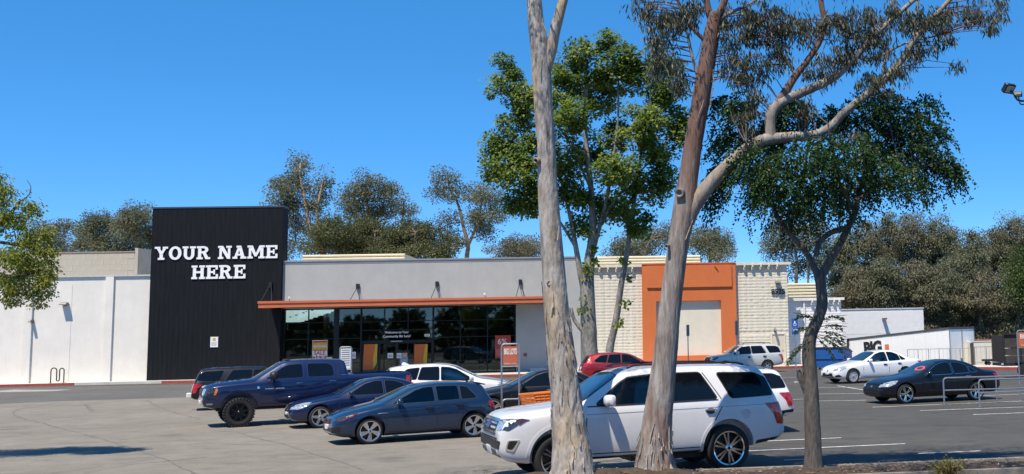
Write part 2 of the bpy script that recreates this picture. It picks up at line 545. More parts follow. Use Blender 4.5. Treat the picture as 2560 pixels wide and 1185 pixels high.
# ------------------------------------------------------------------ the store
def stained(name, c, dirty):
    """painted stucco with faint run-off streaks and patches"""
    m = pm(name, c, .85, var=.05, scale=.8, bump=.006, bscale=25)
    t = m.node_tree
    b = t.nodes['Principled BSDF']; rp = [x for x in t.nodes if x.type == 'VALTORGB'][0]; tc = [x for x in t.nodes if x.type == 'TEX_COORD'][0]
    mp = t.nodes.new('ShaderNodeMapping'); mp.inputs['Scale'].default_value = (1.1, 1.1, .38)
    n = t.nodes.new('ShaderNodeTexNoise'); n.inputs['Scale'].default_value = 1.6; n.inputs['Detail'].default_value = 7; n.inputs['Roughness'].default_value = .7
    r = t.nodes.new('ShaderNodeMapRange'); r.inputs['From Min'].default_value = .46; r.inputs['From Max'].default_value = .80; r.inputs['To Max'].default_value = .5
    mx = t.nodes.new('ShaderNodeMixRGB'); mx.inputs[2].default_value = (*dirty, 1)
    t.links.new(tc.outputs['Object'], mp.inputs[0]); t.links.new(mp.outputs[0], n.inputs['Vector']); t.links.new(n.outputs[0], r.inputs[0])
    t.links.new(r.outputs[0], mx.inputs[0]); t.links.new(rp.outputs[0], mx.inputs[1]); t.links.new(mx.outputs[0], b.inputs['Base Color'])
    return m
STUCCO = stained('white_stucco', (.775, .735, .67), (.66, .61, .55))
BLACKW = pm('black_siding', (.0095, .0108, .013), .6, var=.3, scale=1.2, stretch=(6, 6, .5), spec=.15)
GREY = stained('grey_stucco', (.40, .40, .39), (.33, .33, .325))
CREAMB = pm('cream_split_block', (.66, .61, .50), .9, var=.08, scale=5, bump=.012, bscale=18)
CREAM = pm('cream_paint', (.68, .63, .52), .8, var=.05, scale=2)
ORANGE = stained('orange_stucco', (.60, .155, .045), (.49, .125, .045))
CANOPY = pm('orange_canopy_metal', (.62, .155, .06), .45, .1, var=.08, scale=1.5)
YELL = pm('cream_ribbed_metal', (.68, .60, .42), .5, var=.05, scale=2)
CINDER = pm('grey_cinder_block', (.44, .40, .33), .9, var=.10, scale=1.2, bump=.006, bscale=30)
WBLOCK = pm('white_split_block', (.74, .72, .70), .9, var=.06, scale=5, bump=.01, bscale=18)
FRAME = pm('black_window_frame', (.010, .010, .011), .4, .3, var=.15)
SHOPGLASS = paneglass('shop_glass', (.52, .58, .56), 1.25)
store = thing('store_building', (FA.x, FA.y, 0), 'long retail store with black sign tower, grey front, orange canopy and cream block wing', 'store', FYAW)
def U(x, y=900, v=0): return fac(x, y, v)[0]
def Z(x, y, v=0): return fac(x, y, v)[1]
# white left wall
zt = Z(250, 692, .5)
lw = bx('wall', (-24, 1.8, .5, .9, .14, zt), STUCCO, store)
lw['label'] = 'plain white stucco wall with shallow pilasters'
for x in (276, 74, -140):
    u = U(x, 900, .5)
    bx('pilaster', (u-.42, u+.06, .37, .499, .145, zt-.012), STUCCO, lw)
bx('coping', (-24.02, 1.79, .40, 1.0, zt+.002, zt+.09), pm('coping_metal', (.55, .53, .5), .6, var=.1), lw)
bx('joint', (U(173, 900, .5)-.012, U(173, 900, .5)+.012, .489, .4995, .2, zt-.5), pm('joint_grey', (.58, .55, .52), .9), lw)
def wall_lamp(x, y, v, w=.42):
    u, z = fac(x, y, v)
    o = add('wall_lamp', None, store, (u, v-.002, z))
    bx('back_plate', (-.07, .07, -.04, 0, -.10, .10), DARKMETAL, o)
    MB().prism([(-.44, -.03), (-.38, .06), (-.041, .10), (-.041, -.07), (-.44, -.07)], -w/2, w/2, 'x').build('lamp_head', pm('lamp_bronze', (.16, .14, .12), .5, .3), o)
    return o
wall_lamp(164, 760, .5); wall_lamp(82, 803, .5, .15)
# cinder block volume behind
zc, zc2 = Z(240, 632, 7), Z(340, 620, 7)
u0, u1, u2 = -26, U(337, 640, 7), U(345, 640, 7)
cb = bx('rear_wall', (u0, u1, 7, 7.3, 6.0, zc), CINDER, store)
cv = bx('rear_wall', (u1+.004, u2, 6.99, 16, 6.0, zc2), CINDER, store)
bx('coping', (u0, u1+.002, 6.95, 7.4, zc+.002, zc+.08), pm('rust_coping', (.32, .22, .15), .7, var=.2), cb)
bmesh_cache = {}
def blockface(parent, ua, ub, z0, z1, v, mat, bw=.4, bh=.2, name='block', lim=300, seed=1):     # thin blocks, each its own piece
    rng = random.Random(seed)
    me = MB().bbox(.002, bw-.002, -.008, 0, .002, bh-.002, .004).mesh(name, mat)
    n = 0; r = 0; z = z0
    while z+bh <= z1+.01:
        u = ua+(bw/2 if r % 2 else 0)
        while u+bw <= ub+.01:
            add(name, me, parent, (u, v+rng.uniform(-.0015, .0015), z)); n += 1
            u += bw
        z += bh; r += 1
blockface(cb, U(60, 650, 7), u1, 6.6, zc, 6.997, CINDER, .8, .4, 'block')
# black tower
tu0, tu1, tz = U(382, 522), U(708, 517), Z(540, 520)
tw = bx('sign_tower', (tu0, tu1, 0, 1.15, .14, tz), BLACKW, store)
tw['label'] = 'tall black sign tower of ribbed siding'
bx('coping', (tu0-.03, tu1+.03, -.03, 1.18, tz+.002, tz+.10), pm('dark_coping', (.09, .10, .12), .4, .5), tw)
rib = MB().box(-.014, .014, -.008, -.001, .16, tz-.01).mesh('siding_rib', BLACKW)
n = 27
for i in range(n+1):
    add('siding_rib', rib, tw, (tu0+.02+(tu1-tu0-.04)*i/n, 0, 0))
# white slab-serif lettering
WHITE = pm('white_letter', (.86, .86, .85), .5, var=.02)
def letter(ch):
    m = MB(); q = [0]
    def nx():
        q[0] += 1
        return -.055-.0022*q[0]
    def rc(a, b, c, d): m.box(a, b, nx(), -.02, c, d)
    def pg(pts): m.prism(pts, nx(), -.02, 'y')
    def ring(cx, cy, rx, ry, t, a0, a1, ty=None):
        ty = ty or t*.72; N = 20; y = nx()
        for i in range(N):
            t0, t1 = R(a0+(a1-a0)*i/N), R(a0+(a1-a0)*(i+1)/N)
            f = lambda t_, k: (cx+(rx-(t if k else 0))*math.cos(t_), cy+(ry-(ty if k else 0))*math.sin(t_))
            m.prism([f(t0, 0), f(t1, 0), f(t1, 1), f(t0, 1)], y, -.02, 'y')
    s, h = .23, .15
    if ch == 'Y':
        rc(.36, .60, 0, .48); rc(.24, .72, 0, h); pg([(.06, 1), (.32, 1), (.56, .46), (.40, .40)]); pg([(.90, 1), (.66, 1), (.42, .44), (.56, .40)]); rc(0, .40, 1-h, 1); rc(.58, .96, 1-h, 1); w = .96
    elif ch == 'O':
        ring(.46, .5, .46, .52, .24, 0, 360); w = .92
    elif ch == 'U':
        rc(.1, .1+s, .36, 1); rc(.64, .64+s, .36, 1); ring(.485, .38, .385, .40, .23, 180, 360); rc(0, .43, 1-h, 1); rc(.54, .97, 1-h, 1); w = .97
    elif ch == 'R':
        rc(.1, .1+s, 0, 1); rc(0, .45, 0, h); rc(0, .45, 1-h, 1); ring(.48, .73, .36, .27, .22, -90, 90); rc(.3, .5, 1-h, 1); rc(.3, .5, .46, .46+h); pg([(.42, .5), (.66, .5), (.92, 0), (.66, 0)]); rc(.70, 1.0, 0, h); w = 1.0
    elif ch == 'N':
        rc(.1, .1+s-.05, 0, 1); rc(.72, .72+s-.05, 0, 1); pg([(.08, 1), (.36, 1), (.92, 0), (.68, 0)]); rc(0, .40, 0, h); rc(0, .2, 1-h, 1); rc(.60, 1.0, 1-h, 1); w = 1.0
    elif ch == 'A':
        pg([(.08, 0), (.28, 0), (.56, .95), (.42, 1)]); pg([(.92, 0), (.66, 0), (.38, 1), (.62, 1)]); rc(.26, .74, .24, .24+h*.9); rc(0, .36, 0, h); rc(.58, 1.02, 0, h); rc(.28, .6, 1-h, 1); w = 1.02
    elif ch == 'M':
        rc(.1, .1+s-.05, 0, 1); rc(.94, .94+s, 0, 1); pg([(.10, 1), (.38, 1), (.70, .2), (.54, .14)]); pg([(1.14, 1), (.88, 1), (.54, .2), (.66, .14)]); rc(0, .40, 0, h); rc(.82, 1.27, 0, h); rc(0, .3, 1-h, 1); rc(1.0, 1.27, 1-h, 1); w = 1.27
    elif ch == 'E':
        rc(.1, .1+s, 0, 1); rc(0, .88, 0, h); rc(0, .86, 1-h, 1); rc(.3, .62, .43, .43+h*.95); rc(.72, .88, 0, .34); rc(.70, .86, .68, 1); rc(.54, .66, .32, .69); w = .88
    elif ch == 'H':
        rc(.1, .1+s, 0, 1); rc(.66, .66+s, 0, 1); rc(.3, .7, .43, .43+h); rc(0, .43, 0, h); rc(0, .43, 1-h, 1); rc(.56, .99, 0, h); rc(.56, .99, 1-h, 1); w = .99
    return m, w
def sign_line(txt, xa, ya, xb, yb):                    # left-bottom and right-top pixels of a line
    ua, za = fac(xa, ya); ub, zb_ = fac(xb, yb)
    L = [(c, letter(c)) if c != ' ' else (c, None) for c in txt]
    tot = sum((l[1] if l else .42) for _, l in L)+.07*(len(L)-1)
    sx = (ub-ua)/tot; hz = zb_-za; u = ua
    for c, l in L:
        if l:
            me = l[0].mesh('letter', WHITE)
            me.transform(Matrix.Diagonal((sx, 1, hz, 1)))
            add('letter', me, tw, (u, 0, za))
            u += (l[1]+.07)*sx
        else:
            u += .49*sx
sign_line('YOUR NAME', 387, 650, 695, 613)
sign_line('HERE', 479, 698, 615, 662)
# small notice on the tower
u, z = fac(536, 855)
nb = thing('wall_notice', fw(u, -.022, z), 'small white notice with yellow emblem on the black tower', 'notice', FYAW)
bx('panel', (-.23, .23, -.02, 0, -.32, .32), WHITEP, nb)
MB().lathe([(0, -.026), (.10, -.026), (.10, -.021)], 18).build('emblem', pm('notice_yellow', (.55, .38, .05), .6), nb, loc=(0, 0, .16))
for i in range(4): bx('text_line', (-.17, .17-.05*(i % 2), -.023, -.021, -.05-.06*i, -.025-.06*i), pm('notice_grey', (.35, .35, .36), .7), nb)

# grey front above the canopy and right of the glazing
gv = .25
gu0, gu1, gz = tu1+.004, U(1450, 643, gv), Z(1000, 651, gv)
cz0 = Z(1000, 765, gv)-.02
gf = bx('wall', (gu0, gu1, gv, gv+.45, 4.42, gz), GREY, store)
gf['label'] = 'grey stucco parapet above the orange canopy'
bx('coping', (gu0, gu1+.02, gv-.05, gv+.5, gz+.002, gz+.09), pm('grey_coping', (.34, .35, .37), .5, .4), gf)
bx('joint', (gu0, gu1, gv-.006, gv-.001, gz-.17, gz-.14), pm('joint_dark', (.08, .08, .09), .8), gf)
gr_u = U(1290, 850, gv)
bx('wall', (gr_u, gu1, gv+.002, gv+.448, .14, 4.418), GREY, store)
u, z = fac(1313, 887, gv)
MB().prism([(math.cos(t*.5236)*.13, math.sin(t*.5236)*.13) for t in range(12)], -.02, 0, 'y').build('fire_bell', pm('bell_red', (.3, .06, .05), .5), store, loc=(u, gv, z))
bx('base_band', (gr_u+.9, gu1+.02, gv-.03, gv, .15, .34), pm('pale_base', (.7, .7, .68), .8), store)
# canopy
cv = -2.6
ku0, ku1 = U(648, 768, cv), U(1366, 750, cv)
kz0, kz1 = Z(1000, 762.5, cv), Z(1000, 755, cv)
kz0 -= .02
can = bx('canopy', (ku0, ku1, cv+.1, gv-.002, kz0+.05, kz1+.03), pm('canopy_top', (.25, .2, .18), .6), store)
bx('fascia', (ku0-.05, ku1+.05, cv, cv+.098, kz0, kz0+.26), CANOPY, can)
bx('fascia', (ku0-.09, ku1+.09, cv-.05, cv+.09, kz0+.262, kz0+.40), CANOPY, can)
bx('fascia', (ku0-.09, ku0-.004, cv+.1, gv-.01, kz0, kz0+.39), CANOPY, can)
bx('fascia', (ku1+.004, ku1+.09, cv+.1, gv-.01, kz0, kz0+.39), CANOPY, can)
bx('soffit', (ku0+.05, ku1-.05, cv+.12, gv-.01, kz0+.03, kz0+.048), BLACK, can)
for x, y in ((677, 712), (895, 716), (1093, 710), (1301, 705)):
    u, z = fac(x, y, gv if x > 700 else 0)
    vv = gv if x > 700 else 0
    h = add('canopy_hanger', None, can, (u, vv, z))
    bx('bracket', (-.10, .10, -.14, -.002, -.16, .16), DARKMETAL, h)
    MB().tube([(-.05, -.08, -.1), (-.18, -1.7, kz1+.03-z)], .022, 6).build('rod', DARKMETAL, h)
    MB().tube([(.05, -.08, -.1), (.36, -.9, kz1+.03-z)], .022, 6).build('rod', DARKMETAL, h)
for x in (724, 1213):
    u = U(x, 745, -2.2)
    c = add('security_camera', None, can, (u, -2.2, kz0+.40))
    MB().tube([(0, 0, 0), (0, 0, .14)], .02, 6).build('mount', DARKMETAL, c)
    MB().tube([(-.05, .1, .20), (.03, -.16, .17)], [.07, .06], 10).build('housing', WHITEP, c)
# storefront glazing
wv = .7
wz1 = 4.40
cols = [(710, .10), (771, .05), (841, .30), (903, .09), (961, .05), (1020, .05), (1083, .10), (1151, .06), (1219, .06), (1289, .10)]
CU = [(U(x, 850, wv), w) for x, w in cols]
sf = add('storefront', None, store, (0, 0, 0))
for u, w in CU:
    bx('mullion', (u-w/2, u+w/2, wv-.10, wv+.05, .15, wz1), FRAME, sf)
bays = [(0, 1), (1, 2), (2, 3), (3, 4), (4, 5), (5, 6), (6, 7), (7, 8), (8, 9)]
for a, b in bays:
    ua, ub = CU[a][0]+CU[a][1]/2, CU[b][0]-CU[b][1]/2
    door = a in (3, 4, 5)
    rows = [4.36, 3.52, 2.98, 2.30] if door else ([4.36, 3.50, 2.45, .95, .22] if a > 5 else [4.36, 3.52, 2.50, .95, .22])
    for i, z in enumerate(rows):
        t = .12 if (door and i == 3) else .045
        bx('transom', (ua+.001, ub-.001, wv-.095, wv+.045, z-t, z), FRAME, sf)
        if i:
            bx('pane', (ua+.002, ub-.002, wv-.02, wv-.012, z+.001, rows[i-1]-.046), SHOPGLASS, sf)
# sliding doors
du0, du1 = CU[3][0]+.05, CU[6][0]-.05
nd = 4; dw = (du1-du0)/nd
for i in range(nd):
    a, b = du0+i*dw, du0+(i+1)*dw
    dv_ = wv-.06 if i in (1, 2) else wv+.01
    d = add('sliding_door', None, sf, (a, dv_, .15))
    for q in ((0, .07, 0, 2.02), (dw-.07, dw, 0, 2.02), (.071, dw-.071, 0, .18), (.071, dw-.071, 1.94, 2.02), (.071, dw-.071, .95, 1.02)):
        bx('rail', (q[0], q[1], -.025, .025, q[2], q[3]), FRAME, d)
    bx('pane', (.072, dw-.072, -.006, .006, .181, .949), SHOPGLASS, d)
    bx('pane', (.072, dw-.072, -.006, .006, 1.021, 1.939), SHOPGLASS, d)
# interior
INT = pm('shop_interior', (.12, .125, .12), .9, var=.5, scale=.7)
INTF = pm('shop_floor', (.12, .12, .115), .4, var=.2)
ia, ib = CU[0][0]-.3, CU[-1][0]+.3
room = add('interior', None, store, (0, 0, 0))
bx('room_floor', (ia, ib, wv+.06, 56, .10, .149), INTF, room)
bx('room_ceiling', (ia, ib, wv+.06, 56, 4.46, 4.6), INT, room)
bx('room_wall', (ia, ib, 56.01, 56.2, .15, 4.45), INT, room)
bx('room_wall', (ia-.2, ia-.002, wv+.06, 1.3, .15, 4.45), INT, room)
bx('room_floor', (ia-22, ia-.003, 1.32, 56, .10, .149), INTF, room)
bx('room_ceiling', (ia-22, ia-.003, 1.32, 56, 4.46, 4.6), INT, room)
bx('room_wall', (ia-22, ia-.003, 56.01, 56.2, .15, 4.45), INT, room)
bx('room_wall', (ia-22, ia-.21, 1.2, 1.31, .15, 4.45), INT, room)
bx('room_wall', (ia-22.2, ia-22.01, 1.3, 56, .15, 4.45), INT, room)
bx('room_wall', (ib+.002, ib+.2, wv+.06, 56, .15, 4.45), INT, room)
TUBEL = pm('fluorescent_tube', (.85, .97, 1.0), .5, var=0, emit=1.3)
for i in range(20):
    v = 2.4+i*2.5
    for k in range(2):
        s_ = -.37*v+.2*(i % 3 == 0)
        w_ = 1+v/70
        bx('ceiling_light', (ia+.5+k*1.75*w_+s_, ia+.5+(k*1.75+1.55)*w_+s_, v, v+.2, 4.28, 4.36), TUBEL, room)
BANN = pm('yellow_banner', (.62, .50, .08), .6, var=.25, scale=3)
bx('banner', (CU[0][0]+.1, CU[1][0]-.1, 2.4, 2.42, 2.85, 3.08), pm('pale_banner', (.5, .52, .36), .6, var=.5, scale=4), room)
bx('banner', (CU[1][0]+.1, CU[2][0]-.5, 2.4, 2.42, 2.86, 3.10), BANN, room)
bx('banner', (CU[6][0]+.7, CU[7][0]-.1, 2.4, 2.42, 2.95, 3.12), BANN, room)
bx('banner', (CU[7][0]+.2, CU[8][0]-.4, 2.6, 2.62, 2.9, 3.0), pm('pale_banner', (.5, .52, .36)), room)
bx('banner', (CU[4][0]+.5, CU[6][0]-.2, 3.0, 3.02, 2.75, 2.95), BANN, room)
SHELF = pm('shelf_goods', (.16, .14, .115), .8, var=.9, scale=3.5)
for i in range(7):
    u = ia+.8+i*2.05
    s_ = bx('shelf_unit', (u, u+1.1, 4.5+(i % 2)*1.5, 12, .15, 1.75), SHELF, room)
GREENP = pm('interior_partition', (.26, .33, .30), .8, var=.2, scale=1)
pu0, pu1 = CU[6][0]+.75, CU[9][0]-1.6
pt = bx('partition', (pu0, pu1, 2.9, 3.0, .15, 1.75), GREENP, room)
for i in range(4): bx('partition_frame', (pu0+i*(pu1-pu0)/3-.03, pu0+i*(pu1-pu0)/3+.03, 2.82, 2.899, .15, 2.9), FRAME, pt)
# signs behind and on the glass
def poster(name, x0, y0, x1, y1, v, bands, label, cat='poster', text_=()):
    u0, za = fac(x0, y1, v); u1, zb_ = fac(x1, y0, v)
    o = thing(name, fw(u0, v, za), label, cat, FYAW)
    w, h = u1-u0, zb_-za
    for i, (a, b, mt) in enumerate(bands):
        bx('panel' if i == 0 else 'band', (0 if i == 0 else .02, w if i == 0 else w-.02, -.012-.003*i, 0, a*h, b*h), mt, o)
    for tx, sz, px, pz, mt in text_:
        text('lettering', tx, sz*h, mt, o, (px*w, -.012-.003*len(bands)-.004, pz*h), depth=.004, bold=.006)
    return o
PR = pm('poster_red', (.42, .05, .03), .6, var=.1); PY = pm('poster_yellow', (.62, .36, .06), .6, var=.2); PW = pm('poster_white', (.75, .72, .68), .6, var=.05)
poster('sale_poster', 780, 850, 819, 906, wv-.12, [(0, 1, PW), (.04, .97, PR), (.56, .90, PY), (.30, .52, PW)], 'red and yellow poster reading SALE 25 left of the doors', 'poster',
       [('SAVINGS', .15, .5, .72, PW), ('SALE', .24, .5, .41, PR), ('25%', .36, .5, .17, PW)])
poster('price_card', 815, 893, 831, 902, wv-.14, [(0, 1, PW), (.1, .3, pm('card_grey', (.3, .3, .3), .7))], 'small white card at the lower right corner of the sale poster', 'card')
poster('red_poster', 1238, 838, 1277, 896, wv-.12, [(0, 1, PR), (.1, .4, pm('poster_pink', (.5, .12, .11), .6))], 'red poster with a large 6 at the right end of the glazing', 'poster',
       [('6%', .34, .45, .72, PW)])
PO_ = pm('door_orange', (.55, .13, .025), .6, var=.08); PYY = pm('door_yellow', (.62, .40, .03), .6, var=.05)
for (xa, xb, lab) in ((907, 944, 'tall orange and yellow panel on the left entrance door'), (1034, 1069, 'tall orange and yellow panel on the right entrance door')):
    u0, za = fac(xa, 925, wv-.1); u1, zb_ = fac(xb, 860, wv-.1)
    o = thing('door_panel', fw(u0, wv-.1, za), lab, 'poster', FYAW)
    w, h = u1-u0, zb_-za
    MB().prism([(0, 0), (w*.72, 0), (w*.86, h), (.06*w, h)], -.012, 0, 'y').build('orange_field', PO_, o)
    MB().prism([(w*.725, 0), (w*.97, .25*h), (w, h), (w*.865, h), (w*.70, .45*h)], -.015, -.001, 'y').build('yellow_field', PYY, o)
for i, (x, y, w_, h_, mt, lab) in enumerate(((976, 889, .34, .32, PW, 'small white paper on the left sliding door'), (998, 889, .30, .32, PW, 'small white paper on the right sliding door'),
        (1010, 902, .5, .45, pm('blue_notice', (.16, .30, .42), .6), 'pale blue notice low on the right sliding door'), (1012, 888, .32, .3, pm('tan_notice', (.5, .32, .18), .6), 'tan notice beside the white paper on the door'), (884, 888, .28, .42, PW, 'white notice on the glass left of the doors'), (1068, 838, .34, .16, PW, 'tiny white sticker above the right door'))):
    u, z = fac(x, y, wv-.13)
    o = thing('door_notice', fw(u, wv-.13, z), lab, 'notice', FYAW)
    bx('sheet', (-w_/2, w_/2, -.006, 0, -h_/2, h_/2), mt, o)
    bx('print', (-w_*.36, w_*.36, -.009, -.007, -h_*.25, h_*.2), pm('print_grey', (.4, .42, .43), .7, var=.5, scale=20), o)
u, z = fac(992, 836, wv-.12)
wl = thing('welcome_lettering', fw(u, wv-.12, z), 'white lettering welcoming shoppers above the entrance doors', 'lettering', FYAW)
text('lettering', 'Welcome to Your', .20, WHITE, wl, (0, 0, .13), depth=.01, bold=.004)
text('lettering', 'Community Big Lots!', .20, WHITE, wl, (0, 0, -.12), depth=.01, bold=.004)
bx('door_sensor', (U(992, 853, wv-.1)-.35, U(992, 853, wv-.1)+.35, wv-.2, wv-.101, 2.2, 2.26), STEEL, sf)

# cream block wing
def courses(parent, ua, ub, z0, z1, v, mat, seed=0, h=.203, bw=.41):
    rng = random.Random(seed)
    mes = []
    for k in range(4):
        m = MB(); u = ua; N = int((ub-ua)/bw)+1; step = (ub-ua)/N; prof = [(.0, .004), (.026, .010), (.032, h*.5), (.020, h-.010), (.0, h-.003)]
        pts = []
        for i in range(N*3+1):
            j = rng.uniform(-.010, .010) if i % 3 else -.012
            pts.append([(ua+step*i/3, -max(.002, d+j*(1 if 0 < q < 4 else 0)), z) for q, (d, z) in enumerate(prof)])
        for r in pts: m.v += r
        P = len(prof)
        for i in range(N*3):
            for q in range(P-1):
                m.f.append((i*P+q, (i+1)*P+q, (i+1)*P+q+1, i*P+q+1)); m.m.append(0)
        mes.append(m.mesh('block_course', mat))
    z = z0; i = 0
    while z+h < z1:
        add('block_course', mes[rng.randrange(4)], parent, (0, v, z)); z += h; i += 1
bv = .55
cu0, cu1, cz = gu1+.004, U(1968, 700, bv), Z(1900, 657, bv)
ou0, ou1 = U(1606, 780, bv-.25), U(1841, 780, bv-.25)
cw = bx('wall', (cu0, cu1, bv, bv+.4, .14, cz-.081), CREAM, store)
cw['label'] = 'cream wall of rough split block courses'
courses(cw, cu0, ou0-.005, .15, cz-.25, bv-.001, CREAMB, 3)
dz1 = Z(1945, 833, bv)
dua, dub = U(1929, 870, bv), U(1964, 870, bv)
courses(cw, ou1+.005, dua-.06, .15, dz1+.1, bv-.001, CREAMB, 4)
courses(cw, ou1+.005, cu1, .15+.203*math.ceil((dz1-.05)/.203), cz-.25, bv-.001, CREAMB, 5)
courses(cw, dub+.06, cu1, .15, dz1+.1, bv-.001, CREAMB, 6)
bx('return_wall', (cu1-.4, cu1-.004, bv+.402, 9, .14, cz-.2), CREAM, cw)
# eaves with lookout ends
def eaves(parent, ua, ub, z, v, mat, xs, depth=.24):
    bx('fascia', (ua, ub, v-depth, v-depth+.06, z-.17, z), mat, parent)
    bx('soffit', (ua, ub, v-depth+.061, v+.3, z-.10, z-.06), mat, parent)
    for x in xs:
        bx('lookout', (x-.075, x+.075, v-depth+.03, v-.03, z-.46, z-.30), mat, parent)
        bx('lookout_post', (x-.05, x+.05, v-.3, v-.03, z-.299, z-.101), mat, parent)
eaves(cw, cu0, ou0-.01, cz+.02, bv, CREAM, [U(x, 680, .2) for x in (1499, 1520, 1541, 1561, 1581)])
eaves(cw, ou1+.01, cu1+.25, cz+.02, bv, CREAM, [U(x, 680, .2) for x in (1862, 1882, 1903, 1923, 1944)])
# orange portal
pv = bv-.32
pi0, pi1 = U(1641, 820, pv), U(1804, 820, pv)
pz1, pzi, pzs = Z(1720, 660, pv), Z(1760, 751, pv), Z(1760, 888, pv)
por = add('entrance_portal', None, store, (0, 0, 0))
por['label'] = 'orange stucco portal round a blank cream panel'
bx('jamb', (ou0, pi0, pv, bv+.05, .14, pz1), ORANGE, por)
bx('jamb', (pi1, ou1, pv, bv+.05, .14, pz1), ORANGE, por)
bx('header', (pi0+.002, pi1-.002, pv+.002, bv+.05, pzi, pz1-.003), ORANGE, por)
bx('sill', (pi0+.002, pi1-.002, pv+.003, bv+.05, .14, pzs), ORANGE, por)
bx('blank_panel', (pi0+.001, pi1-.001, bv-.06, bv+.04, pzs+.001, pzi-.001), CREAM, por)
bx('sign_panel', (U(1617, 690, pv), U(1829, 690, pv), pv-.09, pv-.002, Z(1720, 718, pv), pz1-.08), ORANGE, por)
bx('coping', (ou0-.02, ou1+.02, pv-.04, bv+.3, pz1+.002, pz1+.07), ORANGE, por)
MB().tube([(U(1786, 665, pv), pv-.12, pz1-.15), (U(1790, 668, pv), pv-.14, pz1-.28), (U(1794, 672, pv), pv-.12, pz1-.45)], .035, 6).build('sign_bracket', pm('bracket_rust', (.3, .09, .03), .6), por)
# service door
sd = add('service_door', None, store, (dua, bv-.06, .15))
DOORM = pm('beige_door', (.60, .53, .42), .6, var=.04)
dW, dH = dub-dua, dz1-.15
bx('leaf', (.06, dW-.06, .03, .058, 0, dH-.07), DOORM, sd)
bx('frame', (0, .06, -.01, .06, 0, dH), CREAM, sd); bx('frame', (dW-.06, dW, -.01, .06, 0, dH), CREAM, sd); bx('frame', (.061, dW-.061, -.012, .058, dH-.069, dH), CREAM, sd)
MB().tube([(dW-.14, .0, 1.0), (dW-.26, .0, 1.0)], .018, 6).build('handle', STEEL, sd)
wall_lamp(1937, 825, bv, .14)
# street number and lamp
u, z = fac(1945, 729.5, bv)
text('street_number', '8525', .46, pm('number_black', (.01, .012, .016), .5), store, (u, bv-.10, z), depth=.05, bold=.014)
wall_lamp(1944, 706, bv-.02, .34)
# roof slabs so the building is solid from any side
ROOF = pm('roof_membrane', (.45, .43, .40), .9)
bx('roof', (-24, tu0, .9, 60, 5.6, 5.8), ROOF, store)
bx('roof', (tu0+.002, cu1-.41, 1.16, 60, 6.0, 6.2), ROOF, store)
bx('rear_wall', (-24, cu1-.41, 60.002, 60.3, 0, 6.2), STUCCO, store)
bx('side_wall', (-24.3, -24.002, .5, 60.3, 0, 6.2), STUCCO, store)
# ribbed roof screens
def screen(parent, ua, ub, v, z0, z1, back, nrib):
    s_ = add('roof_screen', None, parent, (0, 0, 0))
    h = (z1-z0)/nrib
    for i in range(nrib):
        z = z0+i*h
        MB().prism([(v-.05, z+.03), (v-.10, z+.08), (v-.10, z+h-.05), (v-.05, z+h-.001), (v, z+h-.001), (v, z+.03)], ua, ub, 'x').build('rib', YELL, s_)
    bx('side_panel', (ub-.1, ub-.02, v+.001, v+back, z0, z1-.03), YELL, s_)
    bx('side_panel', (ua+.02, ua+.1, v+.001, v+back, z0, z1-.03), YELL, s_)
    bx('backing', (ua+.101, ub-.101, v+.002, v+.06, z0, z1-.03), YELL, s_)
sv = 6
z0 = 6.3
screen(store, U(757, 645, sv), U(1012, 640, sv), sv, Z(885, 659, sv), Z(885, 636, sv), 4.5, 3)
screen(store, U(1484, 650, sv), U(1750, 645, sv), sv, Z(1617, 668, sv), Z(1617, 640, sv), 5, 4)

# white block annex to the right
annex = thing('block_annex', fw(0, 0, 0), 'lower white block annex with tan ribbed roof screen right of the store', 'building', FYAW)
av = 2.2
au0, au1, az = cu1+.004, U(2105, 830, av), Z(2080, 744, av)
aw = bx('wall', (au0, au1, av, av+.4, .14, az-.101), WBLOCK, annex)
courses(aw, au0+.02, au1, .15, az-.2, av-.001, WBLOCK, 8)
bx('side_wall', (au1-.4, au1-.002, av+.402, 12, .14, az-.12), WBLOCK, annex)
eaves(aw, au0, au1+.2, az, av, pm('pale_fascia', (.74, .72, .68), .8), [U(x, 755, 2) for x in (2030, 2055, 2070, 2085, 2098)], .22)
bx('downpipe', (U(2011, 820, av)-.05, U(2011, 820, av)+.05, av-.14, av-.05, .15, az-.2), WBLOCK, annex)
screen(annex, U(1966, 725, av+1.5), U(2040, 725, av+1.5), av+1.5, Z(2005, 746, av+1.5), Z(2005, 708, av+1.5), 4, 5)
av2 = 7.0
bu0, bu1, bz = U(2106, 820, av2), U(2310, 820, av2), Z(2210, 773, av2)
WPLAIN = pm('white_painted_block', (.72, .71, .70), .85, var=.05, scale=1.5, bump=.006, bscale=20)
w2 = bx('rear_wall', (bu0-.4, bu1, av2, av2+.4, -1.75, bz), WPLAIN, annex)
bx('coping', (bu0-.4, bu1+.04, av2-.05, av2+.45, bz+.002, bz+.07), pm('coping_metal', (.55, .53, .5)), w2)
bx('side_wall', (bu1-.4, bu1-.002, av2+.402, 20, -.1, bz), WPLAIN, w2)
blockface(w2, bu0, bu1, 2.0, bz, av2-.001, WPLAIN, .8, .4, 'block', seed=5)
u, z = fac(2209, 797, av2)
l = add('wall_lamp', None, annex, (u, av2-.02, z))
bx('lamp_head', (-.13, .13, -.55, 0, -.06, .06), pm('lamp_bronze', (.16, .14, .12)), l)
